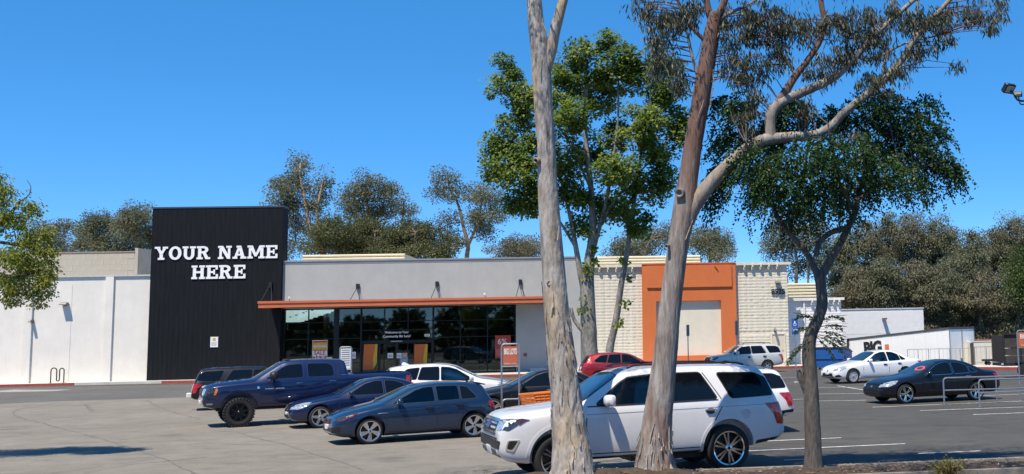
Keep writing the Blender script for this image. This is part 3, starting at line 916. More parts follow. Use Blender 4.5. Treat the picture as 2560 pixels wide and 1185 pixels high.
# ------------------------------------------------------------------ vehicles
SIDEGLASS = paneglass('side_glass', (.66, .71, .71), 1.0)
SEATM = pm('seat_fabric', (.035, .034, .034), .9, var=.2)
def lerp_list(pts, x):
    if x <= pts[0][0]: return pts[0][1]
    for (a, b), (c, d) in zip(pts, pts[1:]):
        if x <= c:
            return b+(d-b)*((x-a)/(c-a) if c > a else 1)
    return pts[-1][1]
def body_cage(S):
    L, hw, cr_ = S['L'], S['hw'], S.get('crown', .05)
    xs = sorted(set([round(p[0], 4) for p in S['top']]+[round(x, 4) for x in S.get('xtra', [])]+[round(i*.28, 4) for i in range(1, int(L/.28))]))
    out = [xs[0]]
    for x in xs[1:]:
        if x-out[-1] > .028: out.append(x)
    if out[-1] < L-.001: out[-1] = L
    V, F, M = [], [], []
    rings = []
    for x in out:
        zb, zs, zt = lerp_list(S['bot'], x), lerp_list(S['belt'], x), lerp_list(S['top'], x)
        w, wr = lerp_list(S['wid'], x), lerp_list(S['roofw'], x)
        zs = min(zs, zt-.03); zb = min(zb, zs-.1)
        c = min(cr_, (zt-zs)*.45)
        ze = zt-c
        h = zs-zb
        ws = w-S.get('shoulder', .045)
        wr = min(wr, ws-.02)
        tuck = S.get('tuck', .05)
        P = [(0, zb), (w*.55, zb), (w-.12, zb+.004), (w-tuck, zb+.05*min(1, h/.4)), (w-.012, zb+h*.28), (w, zb+h*.55), (w-.004, zb+h*.80), (w-.016, zs-h*.07), (ws, zs),
             (ws+(wr-ws)*.30, zs+(ze-zs)*.36), (ws+(wr-ws)*.66, zs+(ze-zs)*.72), (wr, ze), (wr-.07, ze+c*.5), (wr*.55, ze+c*.9), (0, zt)]
        rings.append(P)
    n = len(rings[0])
    def idx(i, k, s):                                  # ring i, point k, side s (0 = -y, 1 = +y)
        return i*(2*n-2) + (k if s == 0 else (2*n-2-k) % (2*n-2))
    for i, x in enumerate(out):
        P = rings[i]
        V += [(x, -y, z) for y, z in P] + [(x, y, z) for y, z in reversed(P[1:-1])]
    m = 2*n-2
    for i in range(len(out)-1):
        for k in range(m):
            F.append((i*m+k, i*m+(k+1) % m, (i+1)*m+(k+1) % m, (i+1)*m+k))
            kk = min(k, m-1-k)
            M.append(1 if kk < 2 else 0)
    nr = len(out)
    for e in (0, nr-1):                                # flat end faces: a smaller ring, then quads across
        P = rings[e]; zm = (P[0][1]+P[-1][1])/2; xe = out[e]
        q = [(y*.88, zm+(z-zm)*.86) for y, z in P]
        b0 = len(V)
        V += [(xe, -y, z) for y, z in q] + [(xe, y, z) for y, z in reversed(q[1:-1])]
        for k in range(m):
            F.append((e*m+k, e*m+(k+1) % m, b0+(k+1) % m, b0+k)); M.append(0)
        for k in range(n-1):
            a, b, c_, d = [b0+i for i in (k, k+1, (m-k-1) % m, (m-k) % m)]
            f = [a, b, c_, d]
            f = list(dict.fromkeys(f))
            F.append(tuple(f)); M.append(0)
    me = bpy.data.meshes.new('cage')
    me.from_pydata(V, [], F)
    me.polygons.foreach_set('material_index', M)
    bm = bmesh.new(); bm.from_mesh(me)
    bmesh.ops.recalc_face_normals(bm, faces=bm.faces)
    bm.to_mesh(me); bm.free()
    return me
def evaluated(o):
    dg = bpy.context.evaluated_depsgraph_get()
    return bpy.data.meshes.new_from_object(o.evaluated_get(dg))
def make_body(S):
    me = body_cage(S)
    o = bpy.data.objects.new('b', me)
    COL.objects.link(o)
    md = o.modifiers.new('s', 'SUBSURF'); md.levels = md.render_levels = 2
    smooth = evaluated(o)
    bvh = BVHTree.FromPolygons([v.co for v in smooth.vertices], [tuple(p.vertices) for p in smooth.polygons])
    c = MB()
    Ra = S['R']+S.get('gap', .045)
    for x in (S['fx'], S['rx']):
        for s in (-1, 1):
            i = len(c.v); N = 40
            zc = S['R']+S.get('archz', .015)
            for y in (s*(S['hw']-.30), s*(S['hw']+.2)):
                c.v += [(x+Ra*math.cos(2*math.pi*k/N), y, zc+Ra*math.sin(2*math.pi*k/N)) for k in range(N)]
            for k in range(N):
                c.f.append((i+k, i+(k+1) % N, i+N+(k+1) % N, i+N+k)); c.m.append(1)
            c.f.append(tuple(i+k for k in range(N))); c.m.append(1)
            c.f.append(tuple(i+N+N-1-k for k in range(N))); c.m.append(1)
    for q in S.get('cut', []):
        c.box(*q, mi=1)
    op = [g_ for g_ in S['glass'] if g_[0] in S.get('open', ())]
    if op:                                             # hollow cabin with real window openings
        pts = [p for g_ in op for p in g_[2]]
        xa, xb = min(p[0] for p in pts)+.12, max(p[0] for p in pts)-.06
        za, zb = min(p[1] for p in pts)-.28, max(p[1] for p in pts)+.01
        xt = min(p[0] for p in pts if p[1] > zb-.06)
        w_ = S['hw']*.60
        c.prism([(xa, za), (xb, za), (xb, zb), (xt, zb), (xa, za+.32)], -w_, w_, 'y', mi=1)
        for g_ in op:
            pp = grow(rounded(g_[2], S.get('glass_round', .05)), -.014)
            for s in (-1, 1):
                c.prism(pp, s*(w_-.03), s*(S['hw']+.25), 'y', mi=1)
    cm = c.mesh('cut', [BLACK, BLACK])
    cm.polygons.foreach_set('material_index', [1]*len(cm.polygons))
    co = bpy.data.objects.new('c', cm); COL.objects.link(co)
    md = o.modifiers.new('b', 'BOOLEAN'); md.object = co; md.operation = 'DIFFERENCE'; md.solver = 'EXACT'; md.use_self = bool(op)
    for m in (S['paint'], BLACK): me.materials.append(m)
    body = evaluated(o)
    if len(body.polygons) < 100: body = smooth
    body.polygons.foreach_set('use_smooth', [True]*len(body.polygons))
    body.set_sharp_from_angle(angle=R(38))
    bpy.data.objects.remove(o); bpy.data.objects.remove(co)
    body.materials.clear()
    body.materials.append(S['paint']); body.materials.append(S.get('under', BLACK))
    return body, bvh
def patch_mesh(bvh, poly, mode, off, mat, side=-1, res=.07, skirt=.03):
    N = len(poly); pts = []
    for i in range(N):
        a, b = Vector(poly[i]), Vector(poly[(i+1) % N])
        k = max(1, int((b-a).length/res))
        pts += [a.lerp(b, q/k) for q in range(k)]
    nb = len(pts)
    xs = [p.x for p in pts]; ys = [p.y for p in pts]
    inner = []
    gx = max(2, int((max(xs)-min(xs))/res)); gy = max(2, int((max(ys)-min(ys))/res))
    for i in range(1, gx):
        for j in range(1, gy):
            inner.append(Vector((min(xs)+(max(xs)-min(xs))*i/gx, min(ys)+(max(ys)-min(ys))*j/gy)))
    def inside(p):
        c = False
        for i in range(nb):
            a, b = pts[i], pts[(i+1) % nb]
            if (a.y > p.y) != (b.y > p.y) and p.x < (b.x-a.x)*(p.y-a.y)/(b.y-a.y)+a.x: c = not c
        return c
    inner = [p for p in inner if inside(p) and min((p-q).length for q in pts) > res*.4]
    r = delaunay_2d_cdt(pts+inner, [], [list(range(nb))], 1, 1e-5)
    V2, E2, F2 = r[0], r[1], r[2]
    m = MB(); nor = []
    for p in V2:
        if mode == 'side': o, d = Vector((p.x, side*3, p.y)), Vector((0, -side, 0))
        elif mode == 'front': o, d = Vector((-3, p.x, p.y)), Vector((1, 0, 0))
        elif mode == 'rear': o, d = Vector((12, p.x, p.y)), Vector((-1, 0, 0))
        else: o, d = Vector((p.x, p.y, 5)), Vector((0, 0, -1))
        h = bvh.ray_cast(o, d)
        if h[0] is None:
            h = bvh.find_nearest(o+d*(3 if mode == 'side' else 3))
        nn = h[1]
        if nn.dot(d) > 0: nn = -nn
        m.v.append(tuple(h[0]+nn*off)); nor.append(nn)
    cnt = {}
    for f in F2:
        m.f.append(tuple(f)); m.m.append(0)
        for a, b in zip(f, f[1:]+f[:1]):
            k = (min(a, b), max(a, b)); cnt[k] = cnt.get(k, 0)+1
    low = {}
    for k, v in cnt.items():
        if v == 1:
            for q in k:
                if q not in low:
                    low[q] = len(m.v); m.v.append(tuple(Vector(m.v[q])-nor[q]*(off+skirt)))
            m.f.append((k[0], k[1], low[k[1]], low[k[0]])); m.m.append(0)
    return m.mesh('patch', mat, 40)
def grow(poly, d):
    P = [Vector(p) for p in poly]; N = len(P)
    A = sum(P[i].x*P[(i+1) % N].y-P[(i+1) % N].x*P[i].y for i in range(N))
    s = 1 if A > 0 else -1
    out = []
    for i in range(N):
        a, b = (P[i]-P[i-1]).normalized(), (P[(i+1) % N]-P[i]).normalized()
        n1, n2 = Vector((a.y, -a.x))*s, Vector((b.y, -b.x))*s
        n = (n1+n2)
        k = max(.35, n.length_squared/2)
        out.append(tuple(P[i]+n*d/k))
    return out
def wheel_meshes(Rt, w, rr, style, rimmat, n=5, key=None):
    t = MB()
    t.lathe([(rr-.02, -w*.42), (rr+.012, -w*.49), (rr+(Rt-rr)*.5, -w*.5), (Rt-.03, -w*.47), (Rt-.006, -w*.36), (Rt, -w*.15), (Rt, w*.15), (Rt-.006, w*.36), (Rt-.03, w*.47), (rr+.012, w*.49), (rr-.02, w*.42)], 40)
    if style == 'offroad':
        for k in range(30):
            a = 2*math.pi*k/30
            M = Matrix.Rotation(-a, 4, 'Y')
            t.box(-.025, .025, -w*.5-.006, -w*.12, Rt-.05, Rt+.012, M=M)
            t.box(-.018, .032, w*.0, w*.45, Rt-.02, Rt+.012, M=M)
    tyre = t.mesh('tyre', RUBBER, 50)
    d = MB()
    d.lathe([(0, -w*.10), (rr*.62, -w*.10), (rr*.62, -w*.06), (rr-.03, -w*.02), (rr-.03, w*.4), (0, w*.4)], 28)
    disc = d.mesh('wheel', DARKMETAL, 40)
    r = MB()
    r.lathe([(rr-.028, -w*.30), (rr-.014, -w*.455), (rr+.008, -w*.485), (rr+.008, -w*.45), (rr-.005, -w*.30)], 40, closed=True)
    def spoke(a, w0, w1, y0=-.40, y1=-.44, tw=0, th=.035, r0=None):
        r0 = r0 or rr*.16
        M = Matrix.Rotation(a, 4, 'Y')
        pts = [(-w0/2, r0), (w0/2, r0), (w1/2+tw, rr-.018), (-w1/2+tw, rr-.018)]
        i = len(r.v)
        for y_, dy in ((0, 0), (1, th)):
            for k, (px, pz) in enumerate(pts):
                yy = (y0 if k < 2 else y1)*w + dy
                r.v.append(tuple(M @ Vector((px, yy, pz))))
        for q in ((0, 1, 2, 3), (7, 6, 5, 4), (0, 4, 5, 1), (1, 5, 6, 2), (2, 6, 7, 3), (3, 7, 4, 0)):
            r.f.append(tuple(i+k for k in q)); r.m.append(0)
    if style == 'blade':                               # swept five-blade
        for k in range(n):
            spoke(2*math.pi*k/n, .05, .13, tw=.05, r0=rr*.2)
    elif style == 'double':
        for k in range(n):
            a = 2*math.pi*k/n
            spoke(a-.16, .045, .04); spoke(a+.16, .045, .04)
    elif style == 'split':                             # Y spokes
        for k in range(n):
            a = 2*math.pi*k/n
            spoke(a-.15, .038, .026); spoke(a+.15, .038, .026)
    elif style == 'cover':                             # steel wheel with plastic cover
        r.lathe([(.0, -w*.44), (rr*.4, -w*.45), (rr*.45, -w*.42)], 28)
        for k in range(n):
            spoke(2*math.pi*k/n, .11, .13, r0=rr*.36)
    else:
        for k in range(n):
            spoke(2*math.pi*k/n, .09, .06)
    r.lathe([(0, -w*.47), (rr*.13, -w*.46), (rr*.21, -w*.40), (rr*.22, -w*.2)], 24)
    rim = r.mesh('rim', rimmat, 35)
    cap = MB().lathe([(0, -w*.485), (rr*.09, -w*.48), (rr*.10, -w*.465)], 16).mesh('hub_cap', DARKMETAL, 40)
    return disc, tyre, rim, cap
def vehicle(S):
    """front of the car at x = 0, rear at x = L; yaw 0 faces the left of the picture"""
    root = thing(S['name'], (0, 0, 0), S['label'], S['cat'])
    body, bvh = make_body(S)
    mid = (S['fx']+S['rx'])/2
    off = Matrix.Translation((-mid, 0, 0))
    body.transform(off)
    b = add('body', body, root)
    def P(name, poly, mode, o, mat, sides=(-1, 1), parent=None, r=0, res=.07, skirt=.03, label=None):
        last = None
        for s in (sides if mode == 'side' else (0,)):
            pp = rounded(poly, r) if r else poly
            me = patch_mesh(bvh, pp, mode, o, mat, s, res, skirt)
            me.transform(off)
            last = add(name, me, parent or root)
            if label: last['label'] = label
        return last
    def P2(name, poly, mode, o, mat, **k):             # mirrored pair on front, rear or top
        P(name, poly, mode, o, mat, **k)
        P(name, [(-y, z) for y, z in poly] if mode in ('front', 'rear') else [(x, -y) for x, y in poly], mode, o, mat, **k)
    for nm, mode, poly, mt in S['glass']:
        pr = S.get('glass_round', .05)
        opn = nm in S.get('open', ())
        if S.get('trim'):
            inn = rounded(poly, pr); out_ = grow(inn, S.get('trimw', .022))
            if opn:
                inn = grow(inn, -.012); h = len(inn)//2
                P('window_trim', out_[:h+1]+inn[:h+1][::-1], mode, .003, S['trim'])
                P('window_trim', out_[h:]+out_[:1]+inn[:1]+inn[h:][::-1], mode, .003, S['trim'])
            else:
                P('window_trim', out_, mode, .003, S['trim'])
        P(nm, poly, mode, .007, SIDEGLASS if opn else mt, r=pr, skirt=.003 if opn else .03)
    for nm, mode, poly, mt, o in S.get('lamps', []):
        (P if mode == 'side' else P2)(nm, poly, mode, o, mt, r=.03, res=.05)
    for nm, mode, poly, mt, o in S.get('front', []):
        P(nm, poly, mode, o, mt, r=.02, res=.06)
    for nm, mode, poly, mt, o in S.get('pairs', []):
        P2(nm, poly, mode, o, mt, r=.02, res=.06)
    for seam in S.get('seams', []):
        poly = []
        w = .0085
        A = [Vector(p) for p in seam]
        Lf, Rg = [], []
        for i, p in enumerate(A):
            t = (A[min(i+1, len(A)-1)]-A[max(i-1, 0)]).normalized(); nn = Vector((-t.y, t.x))*w
            Lf.append(tuple(p+nn)); Rg.append(tuple(p-nn))
        P('panel_gap', Lf+Rg[::-1], 'side', .0015, SEAM, res=.12, skirt=.004)
    for x, z in S.get('handles', []):
        for s in (-1, 1):
            h = bvh.ray_cast(Vector((x, s*3, z)), Vector((0, -s, 0)))
            y = h[0].y if h[0] else s*S['hw']
            m = MB()
            m.tube([(x-.10-mid, y+s*.004, z), (x-.08-mid, y+s*.035, z+.004), (x+.08-mid, y+s*.035, z+.004), (x+.10-mid, y+s*.004, z)], [.014, .017, .017, .014], 8)
            m.build('door_handle', S.get('handle', S['paint']), root, 40)
            if S.get('cup'):
                pp = [(x+.085*math.cos(a*.5236), z-.02+.055*math.sin(a*.5236)) for a in range(12)]
                me = patch_mesh(bvh, pp, 'side', .0015, DARKMETAL, s, .06, .004); me.transform(off); add('handle_cup', me, root)
    if 'mirror' in S:
        x, z, sz = S['mirror']
        for s in (-1, 1):
            h = bvh.ray_cast(Vector((x, s*3, z)), Vector((0, -s, 0)))
            y = h[0].y if h[0] else s*S['hw']*.8
            m = MB()
            N = 10; prof = [(-.5, .35), (-.42, .72), (-.2, .95), (.2, 1), (.46, .9), (.5, .8)]
            for q, k in prof:
                for a in range(N):
                    th = 2*math.pi*a/N
                    cy, cz = math.copysign(abs(math.cos(th))**.6, math.cos(th)), math.copysign(abs(math.sin(th))**.6, math.sin(th))
                    m.v.append((x-mid+q*.13*sz, y+s*(.16*sz)+cy*.105*sz*k, z+.05*sz+cz*.075*sz*k))
            for i in range(len(prof)-1):
                for a in range(N):
                    m.f.append((i*N+a, i*N+(a+1) % N, (i+1)*N+(a+1) % N, (i+1)*N+a)); m.m.append(0)
            m.f.append(tuple(range(N))); m.m.append(0); e = (len(prof)-1)*N
            m.f.append(tuple(e+a for a in range(N))); m.m.append(1)
            mo = m.build('mirror', [S.get('mirmat', S['paint']), GLASS], root, 50)
            MB().tube([(x-mid+.02, y-s*.02, z-.01), (x-mid, y+s*.12*sz, z+.015)], [.03, .022], 6).build('mirror_arm', BLACK, mo)
    if S.get('open'):
        fw_ = [g_ for g_ in S['glass'] if g_[0] == 'front_side_window'][0][2]
        xs_ = max(p[0] for p in fw_); zb_ = min(p[1] for p in fw_)
        for dx, ys in ((-.12, (-.36, .36)), (.78, (-.36, .36))):
            if xs_+dx > max(p[0] for g_ in S['glass'] if g_[0] in S['open'] for p in g_[2])-.1: continue
            for y in ys:
                st_ = add('seat', None, root, (xs_+dx-mid, y*S['hw']/.9, zb_-.27))
                MB().prism([(-.07, 0), (.10, 0), (.16, .40), (.07, .42), (.0, .36)], -.21, .21, 'y').build('seat_back', SEATM, st_)
                MB().bbox(.06, .16, -.12, .12, .45, .60, .03).build('headrest', SEATM, st_, 40)
        if 'front_side_window' in S['open']:
            x_ = min(p[0] for p in fw_)+.42
            m_ = MB(); N = 20
            m_.tube([(x_-mid+.05*math.cos(2*math.pi*k/N), .36+.17*math.sin(2*math.pi*k/N), zb_-.02+.16*math.cos(2*math.pi*k/N)) for k in range(N+1)], .014, 6, cap=False)
            m_.build('steering_wheel', BLACK, root)
    wd = S['wheel']
    disc, tyre, rim, cap = wheel_meshes(S['R'], wd['w'], wd['r'], wd['style'], wd.get('mat', ALLOY), wd.get('n', 5))
    for x in (S['fx'], S['rx']):
        for s in (-1, 1):
            w = add('wheel', disc, root, (x-mid, s*(S['hw']-wd['w']*.5-wd.get('in', .03)), S['R']), (0, R(random.uniform(0, 70)), 0 if s < 0 else math.pi))
            add('tyre', tyre, w); add('rim', rim, w); add('hub_cap', cap, w)
    S['root'], S['bvh'], S['mid'] = root, bvh, mid
    S['P'], S['P2'] = P, P2
    return root
def place(S, px, py, yaw, wheel='f', right=False, k=1):
    """stand the near-side wheel of the car on the ground point seen at a photo pixel"""
    g_ = gnd(px, py)
    x = (S['fx'] if wheel == 'f' else S['rx'])-S['mid']
    a = R(yaw)+(math.pi if right else 0)
    y = -S['hw']+.08
    if right: y = -y
    q = Matrix.Rotation(a, 4, 'Z') @ Vector((x*k, y*k, 0))
    S['root'].scale = (k, k, k)
    S['root'].location = (g_.x-q.x, g_.y-q.y, 0)
    S['root'].rotation_euler = (0, 0, a)
def put(S, x, y, yaw, right=False):
    S['root'].location = (x, y, 0)
    S['root'].rotation_euler = (0, 0, R(yaw)+(math.pi if right else 0))
def sc(pts, sx, sz): return [(x*sx, z*sz) for x, z in pts]
def base(L, hw, gc, xc, xh, xre, xb, rw):
    return dict(L=L, hw=hw,
        wid=[(0, .66*hw), (.04, .76*hw), (.14, .87*hw), (.4, .955*hw), (.85, hw), (L-.9, hw), (L-.4, .975*hw), (L-.12, .91*hw), (L, .82*hw)],
        bot=[(0, gc+.13), (.06, gc+.06), (.3, gc), (L-.55, gc+.02), (L-.2, gc+.08), (L, gc+.2)],
        roofw=[(0, .55*hw), (.2, .74*hw), (.6, .79*hw), (xc-.1, .84*hw), (xc+.1, .82*hw), (xh, rw), (xh+.35, rw+.012), (xre, rw-.015), (xb, .80*hw), (L, .70*hw)])
def sedan(name, label, L, H, hw, pnt, **k):
    sx, sz = L/4.75, H/1.45
    S = base(L, hw, .19, 1.40*sx, 2.25*sx, 3.4*sx, 4.1*sx, .64*hw)
    S.update(name=name, label=label, cat='car', paint=pnt, R=.325, fx=.86*sx, rx=3.68*sx,
        top=sc([(0, .53), (.04, .64), (.12, .71), (.4, .81), (.9, .90), (1.33, .965), (1.42, .98), (2.2, 1.355), (2.42, 1.41), (2.8, 1.45), (3.2, 1.425), (3.5, 1.35), (4.05, 1.10), (4.15, 1.07), (4.55, 1.04), (4.67, 1.0), (4.72, .88), (4.75, .74)], sx, sz),
        belt=sc([(0, .48), (.12, .64), (.5, .74), (1.35, .86), (2.5, .91), (3.6, .95), (4.5, .96), (4.67, .9), (4.75, .68)], sx, sz),
        glass=[('front_side_window', 'side', sc([(1.64, .935), (2.20, 1.255), (2.48, 1.335), (2.72, 1.345), (2.74, .95)], sx, sz), GLASS),
               ('rear_side_window', 'side', sc([(2.82, .955), (2.80, 1.345), (3.1, 1.325), (3.40, 1.22), (3.44, .975)], sx, sz), GLASS),
               ('quarter_window', 'side', sc([(3.49, .98), (3.46, 1.19), (3.60, 1.10), (3.76, 1.0)], sx, sz), GLASS),
               ('windscreen', 'top', [(1.50*sx, -.76*hw), (1.44*sx, -.4*hw), (1.43*sx, 0), (1.44*sx, .4*hw), (1.50*sx, .76*hw), (2.22*sx, .60*hw), (2.26*sx, 0), (2.22*sx, -.60*hw)], GLASSB),
               ('rear_window', 'top', [(3.50*sx, -.56*hw), (3.50*sx, .56*hw), (4.02*sx, .70*hw), (4.05*sx, 0), (4.02*sx, -.70*hw)], GLASS)],
        seams=[sc(q, sx, sz) for q in ([(1.42, .87), (1.40, .60), (1.42, .30)], [(2.78, .95), (2.79, .5), (2.78, .28)], [(3.46, .96), (3.55, .75), (3.38, .5)], [(1.45, .27), (2.2, .262), (3.2, .27)])],
        handles=sc([(2.58, .83), (3.36, .86)], sx, sz), mirror=(1.74*sx, .95*sz, 1), mirmat=pnt,
        lamps=[('headlamp', 'side', sc([(.10, .60), (.16, .70), (.40, .765), (.62, .78), (.42, .67), (.22, .58)], sx, sz), LAMP, .008),
               ('headlamp', 'front', sc([(.46, .56), (.82, .60), (.86, .70), (.50, .655)], hw/.9, sz), LAMP, .008),
               ('tail_lamp', 'side', sc([(4.38, .92), (4.66, .90), (4.70, .78), (4.58, .76)], sx, sz), REDLAMP, .008),
               ('tail_lamp', 'rear', sc([(.42, .78), (.80, .78), (.80, .92), (.48, .92)], hw/.9, sz), REDLAMP, .008)],
        front=[('grille', 'front', sc([(-.34, .50), (.34, .50), (.38, .64), (-.38, .64)], 1, sz), BLACK, .006),
               ('lower_grille', 'front', sc([(-.52, .27), (.52, .27), (.44, .40), (-.44, .40)], 1, sz), BLACK, .006),
               ('badge', 'front', sc([(-.06, .55), (.06, .55), (.06, .61), (-.06, .61)], 1, sz), CHROME, .014),
               ('number_plate', 'front', sc([(-.15, .42), (.15, .42), (.15, .49), (-.15, .49)], 1, sz), WHITEP, .02),
               ('number_plate', 'rear', sc([(-.15, .66), (.15, .66), (.15, .80), (-.15, .80)], 1, sz), WHITEP, .01)],
        wheel=dict(w=.215, r=.235, style='double', n=5))
    S.update(k)
    return S
def crossover(name, label, L, H, hw, pnt, **k):
    sx, sz = L/4.4, H/1.62
    S = base(L, hw, .22, 1.10*sx, 1.88*sx, 3.9*sx, 4.2*sx, .66*hw)
    S.update(name=name, label=label, cat='suv', paint=pnt, R=.345, fx=.90*sx, rx=3.55*sx,
        top=sc([(0, .68), (.04, .82), (.12, .91), (.45, 1.0), (.95, 1.08), (1.06, 1.105), (1.85, 1.50), (2.1, 1.57), (2.6, 1.62), (3.4, 1.605), (3.92, 1.53), (4.02, 1.47), (4.20, 1.20), (4.28, 1.08), (4.35, .95), (4.4, .80)], sx, sz),
        belt=sc([(0, .62), (.12, .82), (.5, .92), (1.1, 1.0), (2.5, 1.05), (3.9, 1.12), (4.2, 1.10), (4.3, 1.0), (4.4, .74)], sx, sz),
        glass=[('front_side_window', 'side', sc([(1.30, 1.045), (1.86, 1.40), (2.10, 1.475), (2.36, 1.50), (2.38, 1.08)], sx, sz), GLASS),
               ('rear_side_window', 'side', sc([(2.46, 1.085), (2.44, 1.505), (3.0, 1.50), (3.14, 1.12)], sx, sz), GLASS),
               ('quarter_window', 'side', sc([(3.20, 1.125), (3.07, 1.495), (3.45, 1.46), (3.80, 1.22), (3.72, 1.16)], sx, sz), GLASS),
               ('windscreen', 'top', [(1.16*sx, -.77*hw), (1.10*sx, -.4*hw), (1.09*sx, 0), (1.10*sx, .4*hw), (1.16*sx, .77*hw), (1.86*sx, .62*hw), (1.90*sx, 0), (1.86*sx, -.62*hw)], GLASSB),
               ('rear_window', 'rear', [(-.60*hw, 1.44*sz), (.60*hw, 1.44*sz), (.72*hw, 1.14*sz), (-.72*hw, 1.14*sz)], GLASS)],
        seams=[sc(q, sx, sz) for q in ([(1.12, 1.0), (1.10, .7), (1.16, .32)], [(2.42, 1.07), (2.42, .5), (2.40, .30)], [(3.16, 1.1), (3.24, .85), (3.06, .5)])],
        handles=sc([(2.24, .96), (3.04, 1.0)], sx, sz), mirror=(1.42*sx, 1.06*sz, 1.1),
        lamps=[('headlamp', 'side', sc([(.10, .78), (.20, .88), (.55, .95), (.40, .84), (.2, .75)], sx, sz), LAMP, .008),
               ('headlamp', 'front', sc([(.46, .74), (.82, .78), (.86, .88), (.50, .84)], hw/.9, sz), LAMP, .008),
               ('tail_lamp', 'side', sc([(4.02, 1.14), (4.24, 1.10), (4.33, .94), (4.16, .92), (4.08, 1.0)], sx, sz), REDLAMP, .01),
               ('tail_lamp', 'rear', sc([(.50, .95), (.82, .93), (.80, 1.08), (.56, 1.06)], hw/.9, sz), REDLAMP, .01)],
        front=[('grille', 'front', sc([(-.40, .62), (.40, .62), (.44, .80), (-.44, .80)], 1, sz), BLACK, .006),
               ('lower_grille', 'front', sc([(-.56, .34), (.56, .34), (.48, .5), (-.48, .5)], 1, sz), BLACK, .006),
               ('number_plate', 'rear', sc([(-.16, .80), (.16, .80), (.16, .94), (-.16, .94)], 1, sz), WHITEP, .01),
               ('rear_bumper_trim', 'rear', sc([(-.7, .45), (.7, .45), (.7, .62), (-.7, .62)], hw/.9, sz), BLACK, .008)],
        wheel=dict(w=.225, r=.235, style='double', n=5))
    S.update(k)
    return S
def boxsuv(name, label, L, H, hw, pnt, **k):
    sx, sz = L/5.33, H/1.94
    S = base(L, hw, .30*sz, 1.36*sx, 2.15*sx, 4.9*sx, 5.2*sx, .69*hw)
    S.update(name=name, label=label, cat='suv', paint=pnt, R=.41, fx=.96*sx, rx=4.08*sx,
        wid=[(0, .80*hw), (.04*sx, .88*hw), (.14*sx, .935*hw), (.4*sx, .97*hw), (.8*sx, .99*hw), (1.2*sx, hw), (4.4*sx, hw), (4.95*sx, .985*hw), (5.22*sx, .95*hw), (L, .88*hw)],
        bot=sc([(0, .54), (.05, .44), (.22, .36), (.5, .33), (1.5, .34), (4.3, .36), (4.8, .44), (5.2, .50), (5.33, .58)], sx, sz),
        top=sc([(0, .92), (.03, 1.06), (.09, 1.15), (.3, 1.205), (.8, 1.255), (1.30, 1.30), (1.38, 1.32), (2.06, 1.755), (2.22, 1.83), (2.6, 1.88), (3.4, 1.90), (4.3, 1.885), (4.86, 1.845), (4.97, 1.81), (5.08, 1.60), (5.20, 1.32), (5.26, 1.20), (5.30, 1.0), (5.33, .80)], sx, sz),
        belt=sc([(0, .86), (.09, 1.06), (.4, 1.12), (1.35, 1.20), (3, 1.235), (4.9, 1.26), (5.2, 1.20), (5.28, 1.0), (5.33, .74)], sx, sz),
        shoulder=.035, crown=.05,
        glass=[('front_side_window', 'side', sc([(1.62, 1.265), (2.10, 1.62), (2.26, 1.70), (2.86, 1.745), (2.88, 1.275)], sx, sz), GLASS),
               ('rear_side_window', 'side', sc([(2.97, 1.28), (2.95, 1.745), (3.72, 1.745), (3.98, 1.295)], sx, sz), GLASS),
               ('quarter_window', 'side', sc([(4.26, 1.305), (4.06, 1.735), (4.78, 1.715), (5.0, 1.62), (5.10, 1.33)], sx, sz), GLASS),
               ('windscreen', 'top', [(1.46*sx, -.79*hw), (1.41*sx, -.4*hw), (1.40*sx, 0), (1.41*sx, .4*hw), (1.46*sx, .79*hw), (2.09*sx, .64*hw), (2.13*sx, 0), (2.09*sx, -.64*hw)], GLASSB),
               ('rear_window', 'rear', [(-.64*hw, 1.72*sz), (.64*hw, 1.72*sz), (.76*hw, 1.30*sz), (-.76*hw, 1.30*sz)], GLASS)],
        seams=[sc(q, sx, sz) for q in ([(1.46, 1.22), (1.44, .9), (1.46, .45)], [(2.92, 1.26), (2.92, .6), (2.92, .42)], [(3.78, 1.75), (4.06, 1.29), (4.04, 1.12), (3.78, .75), (3.66, .48)], [(1.48, .455), (2.5, .45), (3.6, .46)])],
        handles=sc([(2.72, 1.06), (3.86, 1.09)], sx, sz), mirror=(1.78*sx, 1.27*sz, 1.35),
        lamps=[('headlamp', 'side', sc([(.05, .93), (.10, 1.08), (.30, 1.12), (.52, 1.10), (.40, 1.0), (.24, .90)], sx, sz), LAMPD, .008),
               ('headlamp', 'front', sc([(.58, .90), (.86, .92), (.86, 1.07), (.56, 1.06)], hw, sz), LAMP, .008),
               ('tail_lamp', 'side', sc([(4.90, 1.18), (5.24, 1.18), (5.28, .78), (5.14, .80), (5.08, .98)], sx, sz), REDLAMP, .012),
               ('tail_lamp', 'rear', sc([(.66, .82), (.86, .80), (.86, 1.18), (.70, 1.18)], hw, sz), REDLAMP, .012)],
        front=[('grille', 'front', sc([(-.54, .84), (.54, .84), (.54, 1.07), (-.54, 1.07)], hw, sz), BLACK, .006),
               ('number_plate', 'rear', sc([(-.16, .84), (.16, .84), (.16, .98), (-.16, .98)], 1, sz), WHITEP, .01)],
        wheel=dict(w=.27, r=.29, style='split', n=6))
    S.update(k)
    return S
def arch_lip(S, wd=.06, o=.007, mat=None):
    for x in (S['fx'], S['rx']):
        Ra = S['R']+S.get('gap', .045); zc = S['R']+S.get('archz', .015)
        a0, a1 = -18, 198
        pts = [(x+(Ra+wd)*math.cos(R(a0+(a1-a0)*i/22)), zc+(Ra+wd)*math.sin(R(a0+(a1-a0)*i/22))) for i in range(23)]
        pts += [(x+(Ra+.004)*math.cos(R(a1-(a1-a0)*i/22)), zc+(Ra+.004)*math.sin(R(a1-(a1-a0)*i/22))) for i in range(23)]
        S['P']('wheel_arch_lip', pts, 'side', o, mat or S['paint'], res=.09, skirt=.02)

